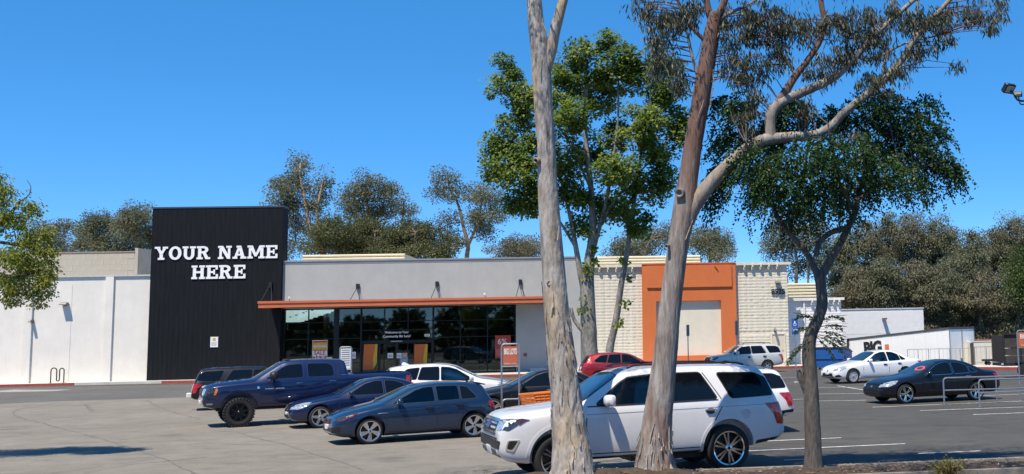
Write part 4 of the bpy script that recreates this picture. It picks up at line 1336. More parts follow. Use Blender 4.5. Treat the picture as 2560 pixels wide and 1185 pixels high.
# --- white full-size SUV parked behind the planter trees
WPEARL = paint('pearl_white_paint', (.72, .71, .72), .05)
EX = boxsuv('full_size_suv', 'white full-size SUV with chrome wheels parked behind the two large trunks', 5.33, 1.93, 1.0, WPEARL, trim=BLACK, handle=CHROME, cup=True, gap=.075, archz=.03, mirmat=WPEARL,
            wheel=dict(w=.28, r=.292, style='split', n=6, mat=CHROME), fx=1.08, rx=4.19,
            bot=[(0, .54), (.05, .44), (.22, .36), (.5, .33), (1.6, .34), (4.4, .36), (4.85, .44), (5.2, .50), (5.33, .58)],
            top=[(0, .92), (.03, 1.06), (.09, 1.15), (.3, 1.205), (.8, 1.255), (1.38, 1.305), (1.46, 1.325), (2.16, 1.755), (2.32, 1.83), (2.7, 1.88), (3.4, 1.90), (4.3, 1.885), (4.86, 1.845), (4.97, 1.81), (5.08, 1.60), (5.20, 1.32), (5.26, 1.20), (5.30, 1.0), (5.33, .80)],
            mirror=(1.92, 1.28, 1.35))
EX['roofw'] = [(0, .55), (.2, .74), (.6, .79), (1.36, .84), (1.56, .82), (2.26, .69), (2.6, .702), (4.9, .675), (5.2, .80), (5.33, .70)]
EX['glass'][0] = ('front_side_window', 'side', [(1.76, 1.268), (2.22, 1.62), (2.38, 1.70), (2.90, 1.745), (2.92, 1.275)], GLASS)
EX['glass'][1] = ('rear_side_window', 'side', [(3.01, 1.28), (2.99, 1.745), (3.72, 1.745), (3.98, 1.295)], GLASS)
EX['glass'][3] = ('windscreen', 'top', [(1.55, -.79), (1.49, -.4), (1.48, 0), (1.49, .4), (1.55, .79), (2.19, .64), (2.23, 0), (2.19, -.64)], GLASSB)
EX['seams'] = [[(1.58, 1.22), (1.56, .9), (1.58, .45)], [(2.96, 1.26), (2.96, .6), (2.96, .42)], [(3.78, 1.75), (4.06, 1.29), (4.06, 1.14), (3.84, .78), (3.74, .48)], [(1.6, .455), (2.6, .45), (3.7, .46)]]
EX['handles'] = [(2.74, 1.07), (3.84, 1.10)]
def xm(x): return x-.10 if x >= 1.3 else x*1.20/1.3     # shorter nose
def xl(l): return [(xm(x), z) for x, z in l]
for k in ('top', 'belt', 'bot', 'roofw', 'handles'): EX[k] = xl(EX[k])
EX.update(L=5.23, fx=.98, rx=4.09, seams=[xl(q) for q in EX['seams']], mirror=(xm(1.92), 1.28, 1.35), crown=.05, open=('front_side_window',),
          wid=[(0, .84), (.03, .905), (.10, .95), (.30, .985), (.7, 1.0), (4.4, 1.0), (4.88, .985), (5.12, .95), (5.23, .88)],
          glass=[(a, b, xl(c) if b != 'rear' else c, d) for a, b, c, d in EX['glass']],
          lamps=[(a, b, xl(c) if b == 'side' else c, d, e) for a, b, c, d, e in EX['lamps']])
EX['lamps'][0] = ('headlamp', 'side', [(.03, .93), (.06, 1.07), (.22, 1.10), (.38, 1.075), (.28, .99), (.14, .91)], LAMPD, .008)
vehicle(EX)
def P(name, poly, mode, *a, **k): return EX['P'](name, xl(poly) if mode in ('side', 'top') else poly, mode, *a, **k)
P2 = EX['P2']
arch_lip(EX)
P('rocker_trim', [(1.62, .34), (3.70, .345), (3.66, .41), (1.66, .40)], 'side', .012, BLACK)
P('belt_moulding', [(1.60, 1.235), (4.0, 1.262), (4.0, 1.275), (1.60, 1.25)], 'side', .010, BLACK, res=.15)
P('body_crease', [(1.56, 1.11), (5.0, 1.15), (5.0, 1.158), (1.56, 1.12)], 'side', .004, pm('crease_shade_grey', (.3, .3, .31), .5), res=.15, skirt=.004)  # grey strip on white paint: the crease's shade line put into the colour
for z in (.855, .925, .995): P('grille_bar', [(-.53, z), (.53, z), (.53, z+.032), (-.53, z+.032)], 'front', .022, CHROME, r=.01)
P('grille_surround', [(-.56, 1.04), (.56, 1.04), (.56, 1.085), (-.56, 1.085)], 'front', .026, CHROME, r=.01)
P('bumper_trim', [(-.66, .755), (.66, .755), (.66, .785), (-.66, .785)], 'front', .014, BLACK, r=.01)
P('badge', [(.14*math.cos(a*.5236), .965+.06*math.sin(a*.5236)) for a in range(12)], 'front', .034, pm('blue_badge', (.02, .05, .2), .3))
P('lower_grille', [(-.62, .60), (.62, .60), (.58, .74), (-.58, .74)], 'front', .008, BLACK)
P('front_skid_plate', [(-.70, .46), (.70, .46), (.60, .58), (-.60, .58)], 'front', .01, pm('grey_plastic', (.16, .16, .165), .5))
P('number_plate', [(-.16, .50), (.16, .50), (.16, .62), (-.16, .62)], 'front', .03, WHITEP)
P2('fog_lamp', [(.60, .62), (.80, .60), (.86, .74), (.66, .75)], 'front', .01, BLACK, r=.03)
P('fog_lamp_surround', [(.10, .60), (.24, .56), (.36, .76), (.14, .76)], 'side', .010, CHROME, r=.03)
P('fog_lamp', [(.13, .62), (.22, .60), (.32, .745), (.16, .745)], 'side', .018, BLACK, r=.03)
P('headlamp_marker', [(.34, .99), (.46, 1.055), (.54, 1.075), (.40, 1.10), (.31, 1.09)], 'side', .011, pm('dark_red_lens', (.09, .02, .02), .15, coat=1), r=.02)
P('tail_lamp_core', [(5.00, 1.14), (5.17, 1.14), (5.20, .86), (5.14, .88), (5.10, 1.02)], 'side', .020, pm('bright_red_lens', (.75, .02, .02), .12, coat=1), r=.02)
P('fuel_door', [(4.52+.10*math.cos(a*.5236), 1.0+.09*math.sin(a*.5236)) for a in range(12)], 'side', .002, pm('fuel_seam', (.6, .59, .6), .5), res=.06, skirt=.004)
P('rear_bumper_trim', [(4.72, .46), (5.2, .52), (5.26, .57), (4.74, .52)], 'side', .008, BLACK)
for s in (-1, 1):
    rr_ = MB().tube([(2.3-EX['mid'], s*.62, 1.865), (2.45-EX['mid'], s*.62, 1.915), (3.5-EX['mid'], s*.63, 1.925), (4.4-EX['mid'], s*.62, 1.905), (4.55-EX['mid'], s*.61, 1.865)], .017, 8)
    rr_.build('roof_rail', BLACK, EX['root'], 40)
MB().prism([(4.68-EX['mid'], 1.86), (5.0-EX['mid'], 1.80), (4.98-EX['mid'], 1.765), (4.73-EX['mid'], 1.80)], -.60, .60, 'y').build('rear_spoiler', WPEARL, EX['root'])
MB().box(-.2, 2.0, -.7, .7, .26, .38).build('underbody', BLACK, EX['root'])
place(EX, 1822, 1178, 22, 'r')

# --- dark blue hatchback
GB = paint('slate_blue_paint', (.009, .031, .078), .45)
gx = crossover('hatchback', 'slate blue five-door hatchback with five-blade wheels nearest on the left', 4.27, 1.46, .90, GB, cat='car')
gx.update(R=.322, fx=.87, rx=3.50, top=[(0, .52), (.03, .64), (.10, .71), (.35, .82), (.8, .92), (1.12, .985), (1.2, 1.005), (1.96, 1.345), (2.2, 1.405), (2.65, 1.445), (3.3, 1.43), (3.78, 1.375), (3.88, 1.34), (4.05, 1.09), (4.14, .99), (4.22, .90), (4.27, .72)],
    belt=[(0, .47), (.10, .64), (.5, .77), (1.12, .885), (2.5, .935), (3.8, .985), (4.05, .97), (4.18, .88), (4.27, .66)],
    bot=[(0, .31), (.06, .24), (.3, .18), (3.7, .20), (4.1, .27), (4.27, .38)],
    roofw=[(0, .50), (.2, .67), (.6, .71), (1.1, .755), (1.25, .73), (1.98, .585), (2.3, .60), (3.8, .58), (4.1, .68), (4.27, .62)],
    glass=[('front_side_window', 'side', [(1.42, .955), (2.02, 1.255), (2.20, 1.315), (2.46, 1.335), (2.48, .975)], GLASS),
           ('rear_side_window', 'side', [(2.56, .98), (2.54, 1.34), (3.10, 1.335), (3.12, 1.0)], GLASS),
           ('quarter_window', 'side', [(3.17, 1.0), (3.16, 1.325), (3.34, 1.30), (3.58, 1.05), (3.54, 1.01)], GLASS),
           ('windscreen', 'top', [(1.30, -.69), (1.23, -.36), (1.22, 0), (1.23, .36), (1.30, .69), (1.96, .55), (2.0, 0), (1.96, -.55)], GLASSB),
           ('rear_window', 'rear', [(-.52, 1.30), (.52, 1.30), (.62, 1.04), (-.62, 1.04)], GLASS)],
    seams=[[(1.26, .90), (1.24, .6), (1.30, .30)], [(2.52, .95), (2.53, .5), (2.50, .27)], [(3.14, .98), (3.30, .78), (3.10, .45)], [(1.3, .28), (2.2, .27), (3.05, .29)]],
    handles=[(2.32, .84), (3.10, .88)], mirror=(1.56, .955, 1.0),
    lamps=[('headlamp', 'side', [(.08, .585), (.12, .66), (.34, .745), (.60, .80), (.44, .69), (.2, .595)], LAMPD, .008),
           ('headlamp', 'front', [(.42, .57), (.80, .60), (.84, .70), (.46, .64)], LAMPD, .008),
           ('tail_lamp', 'side', [(3.96, .92), (4.16, .90), (4.22, .76), (4.04, .76)], REDLAMP, .010),
           ('tail_lamp', 'rear', [(.44, .76), (.78, .75), (.78, .90), (.50, .90)], REDLAMP, .01)],
    front=[('grille', 'front', [(-.42, .53), (.42, .53), (.44, .63), (-.44, .63)], BLACK, .006),
           ('lower_grille', 'front', [(-.56, .26), (.56, .26), (.50, .42), (-.50, .42)], BLACK, .006),
           ('number_plate', 'front', [(-.15, .38), (.15, .38), (.15, .49), (-.15, .49)], WHITEP, .03),
           ('red_grille_line', 'front', [(-.44, .515), (.44, .515), (.44, .53), (-.44, .53)], REDLAMP, .012),
           ('badge', 'front', [(.055*math.cos(a*.5236), .58+.055*math.sin(a*.5236)) for a in range(12)], CHROME, .016),
           ('number_plate', 'rear', [(-.15, .62), (.15, .62), (.15, .74), (-.15, .74)], WHITEP, .01)],
    pairs=[('front_air_intake', 'front', [(.52, .30), (.76, .33), (.78, .46), (.55, .44)], BLACK, .008)],
    trim=pm('window_gloss_trim', (.10, .11, .12), .2, .6), trimw=.016, handle=GB, cup=True, open=('front_side_window', 'rear_side_window'),
    wheel=dict(w=.225, r=.243, style='blade', n=5, mat=pm('machined_alloy', (.62, .62, .64), .22, .9, var=.05)))
GO = gx
def rm(x): return x if x < 3.5 else 3.5+(x-3.5)*.80     # short tail
for k in ('top', 'belt', 'bot', 'roofw'): GO[k] = [(rm(x), z) for x, z in GO[k]]
GO['L'] = rm(4.27)
GO['wid'] = [(0, .60), (.04, .69), (.14, .79), (.4, .865), (.85, .90), (3.3, .90), (3.75, .88), (4.02, .825), (GO['L'], .74)]
GO['lamps'] = [(a, b, [(rm(x), z) for x, z in c] if b == 'side' else c, d, e) for a, b, c, d, e in GO['lamps']]
GO['glass'] = [(a, b, [(rm(x), z) for x, z in c] if b == 'side' else c, d) for a, b, c, d in GO['glass']]
vehicle(GO)
P, P2 = GO['P'], GO['P2']
P('red_headlamp_line', [(.10, .60), (.22, .605), (.46, .695), (.58, .78), (.44, .705), (.22, .615)], 'side', .014, REDLAMP, res=.05)
P('fender_strip', [(1.05, .735), (1.30, .745), (1.28, .757), (1.05, .75)], 'side', .008, CHROME)
P('side_skirt', [(1.22, .19), (3.18, .20), (3.16, .25), (1.24, .24)], 'side', .012, BLACK)
P('front_splitter', [(.06, .255), (.42, .235), (.44, .265), (.08, .285)], 'side', .018, BLACK)
arch_lip(GO, .03, .008)
MB().prism([(rm(3.72)-GO['mid'], 1.40), (rm(3.98)-GO['mid'], 1.345), (rm(3.97)-GO['mid'], 1.32), (rm(3.75)-GO['mid'], 1.36)], -.56, .56, 'y').build('rear_spoiler', GB, GO['root'])
MB().prism([(3.40-GO['mid'], 1.425), (3.52-GO['mid'], 1.485), (3.56-GO['mid'], 1.48), (3.58-GO['mid'], 1.415)], -.012, .012, 'y').build('roof_antenna', BLACK, GO['root'])
place(GO, 924, 1111, 29, k=.955)

# --- lifted blue pickup
RB = paint('royal_blue_paint', (.002, .010, .060), .3)
L = 6.25
RA = dict(name='pickup_truck', label='lifted dark blue crew-cab pickup truck with black off-road wheels', cat='pickup', paint=RB, L=L, hw=1.0, R=.445, fx=1.02, rx=5.05, gap=.11, archz=.08, tuck=.04, shoulder=.04,
    top=[(0, 1.08), (.03, 1.20), (.10, 1.29), (.4, 1.36), (.9, 1.41), (1.40, 1.45), (1.48, 1.47), (2.20, 1.90), (2.36, 1.96), (2.8, 2.0), (3.5, 2.0), (4.05, 1.97), (4.16, 1.93), (4.22, 1.62), (4.26, 1.50), (4.6, 1.49), (6.1, 1.52), (6.2, 1.50), (6.25, 1.35)],
    belt=[(0, 1.0), (.1, 1.20), (.5, 1.27), (1.45, 1.33), (4.1, 1.40), (4.26, 1.42), (6.2, 1.44), (6.25, 1.28)],
    bot=[(0, .72), (.05, .64), (.25, .56), (.5, .58), (1.5, .56), (4.2, .58), (5.6, .62), (6.0, .72), (6.25, .74)],
    wid=[(0, .78), (.05, .86), (.16, .93), (.45, .985), (.9, 1.0), (4.2, 1.0), (4.3, .995), (6.0, .985), (6.2, .96), (6.25, .93)],
    roofw=[(0, .55), (.2, .76), (.6, .80), (1.38, .82), (1.55, .82), (2.24, .70), (2.6, .71), (4.1, .70), (4.2, .76), (4.28, .90), (6.25, .88)],
    cut=[(4.42, 6.16, -.84, .84, .95, 2.2)], crown=.05, xtra=[4.30, 4.34],
    glass=[('front_side_window', 'side', [(1.78, 1.42), (2.28, 1.76), (2.44, 1.825), (2.84, 1.85), (2.86, 1.44)], GLASS),
           ('rear_side_window', 'side', [(3.02, 1.445), (3.0, 1.855), (3.62, 1.845), (3.76, 1.76), (3.80, 1.455)], GLASS),
           ('windscreen', 'top', [(1.58, -.77), (1.52, -.4), (1.50, 0), (1.52, .4), (1.58, .77), (2.22, .65), (2.26, 0), (2.22, -.65)], GLASSB),
           ('rear_window', 'rear', [(-.62, 1.84), (.62, 1.84), (.66, 1.54), (-.66, 1.54)], GLASS)], glass_round=.07,
    trim=pm('blue_trim', (.05, .07, .16), .2, .5), trimw=.02,
    seams=[[(1.66, 1.36), (1.64, 1.0), (1.66, .68)], [(2.94, 1.42), (2.94, 1.0), (2.93, .66)], [(3.90, 1.86), (3.92, 1.40), (3.90, .9), (3.80, .66)], [(4.30, 1.44), (4.30, 1.0), (4.30, .64)], [(1.68, .67), (2.8, .66), (3.8, .67)]],
    handles=[(2.76, 1.26), (3.76, 1.29)], handle=CHROME, mirror=(1.96, 1.44, 1.7), mirmat=BLACK,
    lamps=[('headlamp', 'side', [(.06, .98), (.10, 1.19), (.30, 1.22), (.40, 1.15), (.36, 1.0)], LAMPD, .008), ('headlamp', 'front', [(.58, .98), (.84, 1.0), (.84, 1.18), (.58, 1.18)], LAMP, .008),
           ('turn_lamp', 'side', [(.30, .98), (.37, 1.0), (.42, 1.16), (.36, 1.21)], AMBER, .012), ('tail_lamp', 'side', [(6.05, 1.10), (6.18, 1.10), (6.18, 1.38), (6.05, 1.38)], REDLAMP, .01), ('tail_lamp', 'rear', [(.80, 1.08), (.93, 1.08), (.93, 1.38), (.80, 1.38)], REDLAMP, .01)],
    front=[('grille', 'front', [(-.50, .92), (.50, .92), (.52, 1.24), (-.52, 1.24)], RB, .01), ('grille_opening', 'front', [(-.46, .95), (-.04, .95), (-.04, 1.20), (-.46, 1.20)], BLACK, .016), ('grille_opening', 'front', [(.04, .95), (.46, .95), (.46, 1.20), (.04, 1.20)], BLACK, .016),
           ('front_bumper', 'front', [(-.78, .66), (.78, .66), (.80, .86), (-.80, .86)], CHROME, .03), ('number_plate', 'front', [(-.15, .70), (.15, .70), (.15, .82), (-.15, .82)], WHITEP, .05)],
    wheel=dict(w=.32, r=.27, style='offroad', n=8, mat=pm('black_alloy', (.012, .012, .013), .3, .6), **{'in': -.05}))
vehicle(RA)
P = RA['P']
P('front_bumper_side', [(.04, .66), (.42, .64), (.42, .84), (.05, .87)], 'side', .02, RB, r=.04)
P('tow_hook', [(.12, .71), (.28, .71), (.28, .75), (.12, .75)], 'side', .03, STEEL)
for x in (1.74, 2.05): P('model_badge', [(x, 1.11), (x+.26, 1.11), (x+.26, 1.145), (x, 1.145)], 'side', .008, CHROME, r=.01)
P('fender_badge', [(1.52, 1.14), (1.60, 1.14), (1.57, 1.21), (1.53, 1.21)], 'side', .008, CHROME)
P('bed_moulding', [(4.02, 1.46), (4.30, 1.465), (4.30, 1.48), (4.02, 1.475)], 'side', .01, CHROME)
for y in (-.34, -.17, 0, .17, .34): MB().bbox(2.40-RA['mid'], 2.52-RA['mid'], y-.05, y+.05, 1.95, 2.005, .012).build('roof_marker_lamp', BLACK, RA['root'])
MB().tube([(1.02-RA['mid'], -.8, .445), (1.02-RA['mid'], .8, .445)], .07, 8).build('axle', DARKMETAL, RA['root'])
MB().tube([(5.05-RA['mid'], -.8, .445), (5.05-RA['mid'], .8, .445)], .09, 8).build('axle', DARKMETAL, RA['root'])
for s in (-.45, .45): MB().box(.4-RA['mid'], 5.9-RA['mid'], s-.05, s+.05, .48, .60).build('chassis_rail', BLACK, RA['root'])
place(RA, 596, 1068, 28, k=.95)

# --- navy sedan between the pickup and the hatchback
LX = sedan('sedan', 'navy blue sedan with five-spoke silver wheels between pickup and hatchback', 4.58, 1.42, .90, paint('navy_paint', (.003, .011, .055), .35), trim=pm('satin_trim', (.12, .13, .15), .3, .6), trimw=.010, handle=CHROME, wheel=dict(w=.22, r=.238, style='star', n=5))
vehicle(LX); place(LX, 800, 1071, 28, k=.955)
# --- black sedan right
IN = sedan('sedan', 'black sedan with red windscreen writing and bright multi-spoke wheels behind the cart railing', 4.75, 1.45, .90, paint('black_paint', (.006, .007, .011), .2), trim=CHROME, trimw=.014, handle=CHROME, R=.335, wheel=dict(w=.225, r=.245, style='split', n=5, mat=CHROME))
IN['front'] = [f for f in IN['front'] if f[0] != 'number_plate' or f[1] == 'rear']
vehicle(IN); place(IN, 2265, 1009.5, 21, k=.955)
IN['P']('windscreen_writing', [(1.78+.16*math.cos(a*.3927)*(1 if a % 2 else .8), -.30+.26*math.sin(a*.3927)) for a in range(16)], 'top', .011, pm('red_marker', (.65, .08, .07), .6), res=.05, skirt=.003)
IN['P']('windscreen_writing', [(1.78+.085*math.cos(a*.3927), -.30+.17*math.sin(a*.3927)) for a in range(16)], 'top', .0135, GLASSB, res=.05, skirt=.002)
# --- white sedan right
CO = sedan('sedan', 'white sedan with plastic wheel covers parked behind the black sedan', 4.64, 1.46, .89, paint('white_paint', (.78, .78, .79), .0), trim=BLACK, trimw=.014, open=('front_side_window', 'rear_side_window'), cup=True, R=.32, wheel=dict(w=.205, r=.215, style='cover', n=7, mat=pm('grey_cover', (.42, .42, .43), .4, .3)))
CO['front'] = [f for f in CO['front'] if f[0] not in ('grille',)]+[('grille', 'front', [(-.52, .30), (.52, .30), (.40, .47), (-.40, .47)], BLACK, .009)]
CO['pairs'] = [('fog_lamp', 'front', [(.62, .30), (.80, .32), (.76, .42), (.64, .38)], BLACK, .01)]
vehicle(CO); place(CO, 2133, 959, 24)
# --- black sedan behind the cart sign
BS = sedan('sedan', 'black sedan with white rear-window decal behind the left cart corral sign', 4.75, 1.44, .90, paint('black_paint', (.006, .007, .011)), trim=BLACK, handle=CHROME)
vehicle(BS); BS['P']('window_decal', [(3.30+.07*math.cos(a*.7854), 1.12+.085*math.sin(a*.7854)) for a in range(8)], 'side', .011, WHITEP, skirt=.003)
BS['P']('pillar_trim', [(2.76, .96), (2.79, .96), (2.78, 1.33), (2.76, 1.33)], 'side', .011, CHROME, skirt=.003)
put(BS, -5.6, 35.0, 20)
# --- white crossover facing right behind the pickup bed
HR = crossover('crossover', 'white crossover facing right behind the pickup bed', 4.35, 1.60, .90, paint('white_paint', (.78, .78, .79)), trim=BLACK, trimw=.02, open=('front_side_window',))
vehicle(HR)
MB().prism([(3.30-HR['mid'], 1.58), (3.46-HR['mid'], 1.66), (3.54-HR['mid'], 1.65), (3.56-HR['mid'], 1.57)], -.02, .02, 'y').build('roof_antenna', HR['paint'], HR['root'])
p = at(1108, 940, 38.0); put(HR, p.x, 38.0, 20, True)
# --- pale grey car beyond it
GC = sedan('sedan', 'pale grey car half hidden beyond the white crossover', 4.6, 1.52, .90, paint('silver_paint', (.42, .44, .45), .4), trim=BLACK)
for i, gl in enumerate(GC['glass']): GC['glass'][i] = (gl[0], gl[1], gl[2], pm('green_glass', (.05, .075, .06), .05, var=.3, coat=1))
vehicle(GC)
p = at(1130, 940, 42.5); put(GC, p.x, 42.5, 30, True)
# --- black SUV seen from behind at the left end
BK = boxsuv('suv', 'black SUV with red tail lamp and white tow hitch parked left of the pickup', 4.75, 1.66, .95, paint('black_paint', (.006, .007, .011)), R=.37, handle=CHROME, wheel=dict(w=.25, r=.25, style='double', n=5))
vehicle(BK)
MB().bbox(4.72-BK['mid'], 4.92-BK['mid'], -.10, .10, .50, .66, .02).build('tow_hitch', WHITEP, BK['root'])
put(BK, -17.0, 42.4, 24, True); BK['root'].scale = (.95, .95, .95)
# --- white SUV behind the full-size SUV
WS = boxsuv('suv', 'white SUV of which only the rear shows behind the full-size SUV', 5.0, 1.72, .97, paint('white_paint', (.78, .78, .79)), R=.38, trim=BLACK)
vehicle(WS); WS['P']('rear_bumper_trim', [(4.3, .36), (4.96, .46), (4.98, .62), (4.35, .55)], 'side', .012, BLACK)
p = gnd(1962, 1088); put(WS, p.x-2.32, p.y+1.0, 9); WS['root'].scale = (.95, .95, .93)
# --- red crossover
JK = crossover('crossover', 'red crossover in front of the cream block wall', 4.13, 1.57, .88, paint('red_paint', (.30, .008, .014), .3), trim=BLACK, handle=BLACK)
vehicle(JK); p = at(1556, 900, 54.5); put(JK, p.x, 54.5, 14, True)
# --- champagne white SUV by the service door
ES = boxsuv('suv', 'pale silver SUV with roof rack by the service door', 4.44, 1.70, .90, paint('champagne_paint', (.62, .62, .58), .2), R=.355, trim=BLACK, handle=BLACK, cup=True, wheel=dict(w=.23, r=.21, style='star', n=5))
vehicle(ES)
for s in (-1, 1): MB().tube([(2.0-ES['mid'], s*.5, 1.655), (2.12-ES['mid'], s*.5, 1.73), (3.6-ES['mid'], s*.5, 1.735), (3.75-ES['mid'], s*.5, 1.66)], .02, 6).build('roof_rail', BLACK, ES['root'])
for x in (2.5, 3.3): MB().tube([(x-ES['mid'], -.5, 1.735), (x-ES['mid'], .5, 1.735)], .018, 6).build('cross_bar', BLACK, ES['root'])
place(ES, 1919, 931, 18, 'r')
# ------------------------------------------------------------------ trees
RNG = np.random.default_rng(11)
def rnd_dir(n):
    a = RNG.normal(size=(n, 3))
    return a/np.linalg.norm(a, axis=1, keepdims=True)
def leaf_obj(name, Pn, ax, ln, wd, mat, parent, nrm=None, tint=None, fold=.12, **k):
    """one four-sided leaf blade per point"""
    n = len(Pn)
    ax = ax/np.linalg.norm(ax, axis=1, keepdims=True)
    r = rnd_dir(n) if nrm is None else nrm+.35*rnd_dir(n)
    sd = np.cross(ax, r); sd /= np.linalg.norm(sd, axis=1, keepdims=True)+1e-9
    nn = np.cross(sd, ax)
    ln = np.broadcast_to(ln, (n,))[:, None]; wd = np.broadcast_to(wd, (n,))[:, None]
    V = np.empty((n, 4, 3))
    V[:, 0] = Pn
    V[:, 1] = Pn+ax*ln*.45+sd*wd*.5+nn*wd*fold
    V[:, 2] = Pn+ax*ln
    V[:, 3] = Pn+ax*ln*.45-sd*wd*.5+nn*wd*fold
    me = bpy.data.meshes.new(name)
    me.vertices.add(4*n); me.vertices.foreach_set('co', V.reshape(-1))
    me.loops.add(4*n); me.loops.foreach_set('vertex_index', np.arange(4*n, dtype=np.int32))
    me.polygons.add(n)
    me.polygons.foreach_set('loop_start', np.arange(0, 4*n, 4, dtype=np.int32))
    me.polygons.foreach_set('loop_total', np.full(n, 4, dtype=np.int32))
    t = RNG.random(n) if tint is None else np.clip(tint+RNG.normal(0, .12, n), 0, 1)
    a = me.attributes.new('tint', 'FLOAT', 'FACE')
    a.data.foreach_set('value', t.astype(np.float32))
    me.materials.append(mat)
    me.update(); me.validate()
    return add(name, me, parent, kind='stuff', **k)
def path3(px, Y, s=None):                              # [(x, y, width px[, dY])] photo pixels -> points, radii
    P_, R_ = [], []
    for q in px:
        d = Y+(q[3] if len(q) > 3 else 0)
        P_.append(at(q[0], q[1], d)); R_.append(q[2]*d/FPX/2)
    return P_, R_
def spline(P_, R_, n=6):
    out, rad = [], []
    for i in range(len(P_)-1):
        p0, p1, p2, p3 = P_[max(i-1, 0)], P_[i], P_[i+1], P_[min(i+2, len(P_)-1)]
        for k in range(n):
            t = k/n
            out.append(.5*((2*p1)+(p2-p0)*t+(2*p0-5*p1+4*p2-p3)*t*t+(3*p1-p0-3*p2+p3)*t**3))
            rad.append(R_[i]*(1-t)+R_[i+1]*t)
    out.append(P_[-1]); rad.append(R_[-1])
    return out, rad
def limb(name, px, Y, mat, parent, n=12, sub=6, rough=.10, seed=0, root=None):
    P_, R_ = path3(px, Y)
    if root is not None:
        P_ = [P_[0]-(P_[0]-root[0])]+P_[1:] if False else [root[0]]+P_
        R_ = [root[1]]+R_
    P_, R_ = spline(P_, R_, sub)
    m = MB(); m.tube(P_, R_, n, rough=rough, seed=seed)
    return m.build(name, mat, parent, 70), P_, R_
def trunkc(name, px, Y, mat, par, amp0, amp1, zs, n=64):
    """trunk with real bark relief: coarse plates near the ground, smoother above zs metres"""
    P_, R_ = path3(px, Y)
    P_, R_ = spline(P_, R_, 30)
    Q, S_ = [P_[0]], [R_[0]]
    for p, r in zip(P_[1:], R_[1:]):
        if (p-Q[-1]).length > .028: Q.append(p); S_.append(r)
    m = MB()
    side = Vector((1, 0, 0))
    for k, p in enumerate(Q):
        t = (Q[min(k+1, len(Q)-1)]-Q[max(k-1, 0)]).normalized()
        side = (side-t*side.dot(t)).normalized(); bi = t.cross(side)
        f = min(1, max(0, (zs+.8-p.z)/1.6)); amp = amp1+(amp0-amp1)*f
        for a in range(n):
            th = 2*math.pi*a/n
            d = side*math.cos(th)+bi*math.sin(th)
            q = p+d*S_[k]
            v1 = 1-2*abs(noise.noise(Vector((q.x*11, q.y*11, q.z*1.5))))
            v2 = 1-2*abs(noise.noise(Vector((q.x*30+5, q.y*30, q.z*4.5))))
            v3 = noise.noise(Vector((q.x*4, q.y*4+9, q.z*.9)))
            m.v.append(tuple(p+d*(S_[k]*(1+.05*v3)+amp*(.62*v1+.38*v2-.25))))
    for k in range(len(Q)-1):
        for a in range(n):
            m.f.append((k*n+a, k*n+(a+1) % n, (k+1)*n+(a+1) % n, (k+1)*n+a)); m.m.append(0)
    o = m.build(name, mat, None, 75)
    child(o, par)
    st = max(1, len(Q)//110)
    return o, Q[::st], S_[::st]
def bark(name, c1, c2, c3, sc_=3.0, stretch=(5, 5, .8), bump=.02):
    m = pm(name, c1, .9, 0, .1, sc_, bump=bump, bscale=sc_*2.2, col2=c2, stretch=stretch)
    t = m.node_tree
    b = t.nodes['Principled BSDF']
    rp = [x for x in t.nodes if x.type == 'VALTORGB'][0]
    tc = [x for x in t.nodes if x.type == 'TEX_COORD'][0]
    n3 = t.nodes.new('ShaderNodeTexNoise')
    n3.inputs['Scale'].default_value = 1.6
    n3.inputs['Detail'].default_value = 8
    m3 = t.nodes.new('ShaderNodeMapping'); m3.inputs['Scale'].default_value = (2.2, 2.2, .55)
    t.links.new(tc.outputs['Object'], m3.inputs[0]); t.links.new(m3.outputs[0], n3.inputs['Vector'])
    r3 = t.nodes.new('ShaderNodeValToRGB')
    r3.color_ramp.elements[0].position = .50
    r3.color_ramp.elements[1].position = .72
    t.links.new(n3.outputs[0], r3.inputs[0])
    mx = t.nodes.new('ShaderNodeMixRGB')
    mx.inputs[2].default_value = (*c3, 1)
    t.links.new(r3.outputs[0], mx.inputs[0])
    t.links.new(rp.outputs[0], mx.inputs[1])
    t.links.new(mx.outputs[0], b.inputs['Base Color'])
    return m
BARK_E = bark('eucalyptus_bark', (.17, .14, .12), (.47, .43, .39), (.44, .33, .19), 3.4, (2.4, 2.4, .7), .03)
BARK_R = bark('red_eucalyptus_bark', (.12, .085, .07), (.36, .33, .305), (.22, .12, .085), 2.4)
t_ = BARK_R.node_tree                                  # red bark on the upper stem, with crown shade mixed into its colour
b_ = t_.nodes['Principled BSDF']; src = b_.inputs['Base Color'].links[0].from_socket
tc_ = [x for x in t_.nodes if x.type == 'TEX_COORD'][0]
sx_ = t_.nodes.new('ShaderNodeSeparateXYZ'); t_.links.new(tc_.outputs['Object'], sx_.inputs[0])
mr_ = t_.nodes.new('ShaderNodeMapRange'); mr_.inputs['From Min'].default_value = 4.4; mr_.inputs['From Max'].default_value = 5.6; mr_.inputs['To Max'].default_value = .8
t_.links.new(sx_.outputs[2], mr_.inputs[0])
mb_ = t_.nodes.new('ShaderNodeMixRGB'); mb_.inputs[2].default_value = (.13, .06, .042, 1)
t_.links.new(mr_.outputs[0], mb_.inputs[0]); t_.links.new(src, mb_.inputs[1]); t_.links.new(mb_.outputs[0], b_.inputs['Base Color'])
BARK_S = bark('sycamore_bark', (.13, .12, .10), (.34, .32, .28), (.11, .10, .08), 4, (3, 3, 1.2))
BARK_M = bark('limb_bark', (.14, .115, .10), (.35, .32, .29), (.28, .20, .13), 3.4, (2.4, 2.4, .7), .02)
BARK_D = bark('grey_elm_bark', (.055, .047, .04), (.15, .13, .115), (.10, .085, .07), 5)
BARK_F = pm('far_trunk_bark', (.17, .13, .10), .9, var=.3, scale=2)
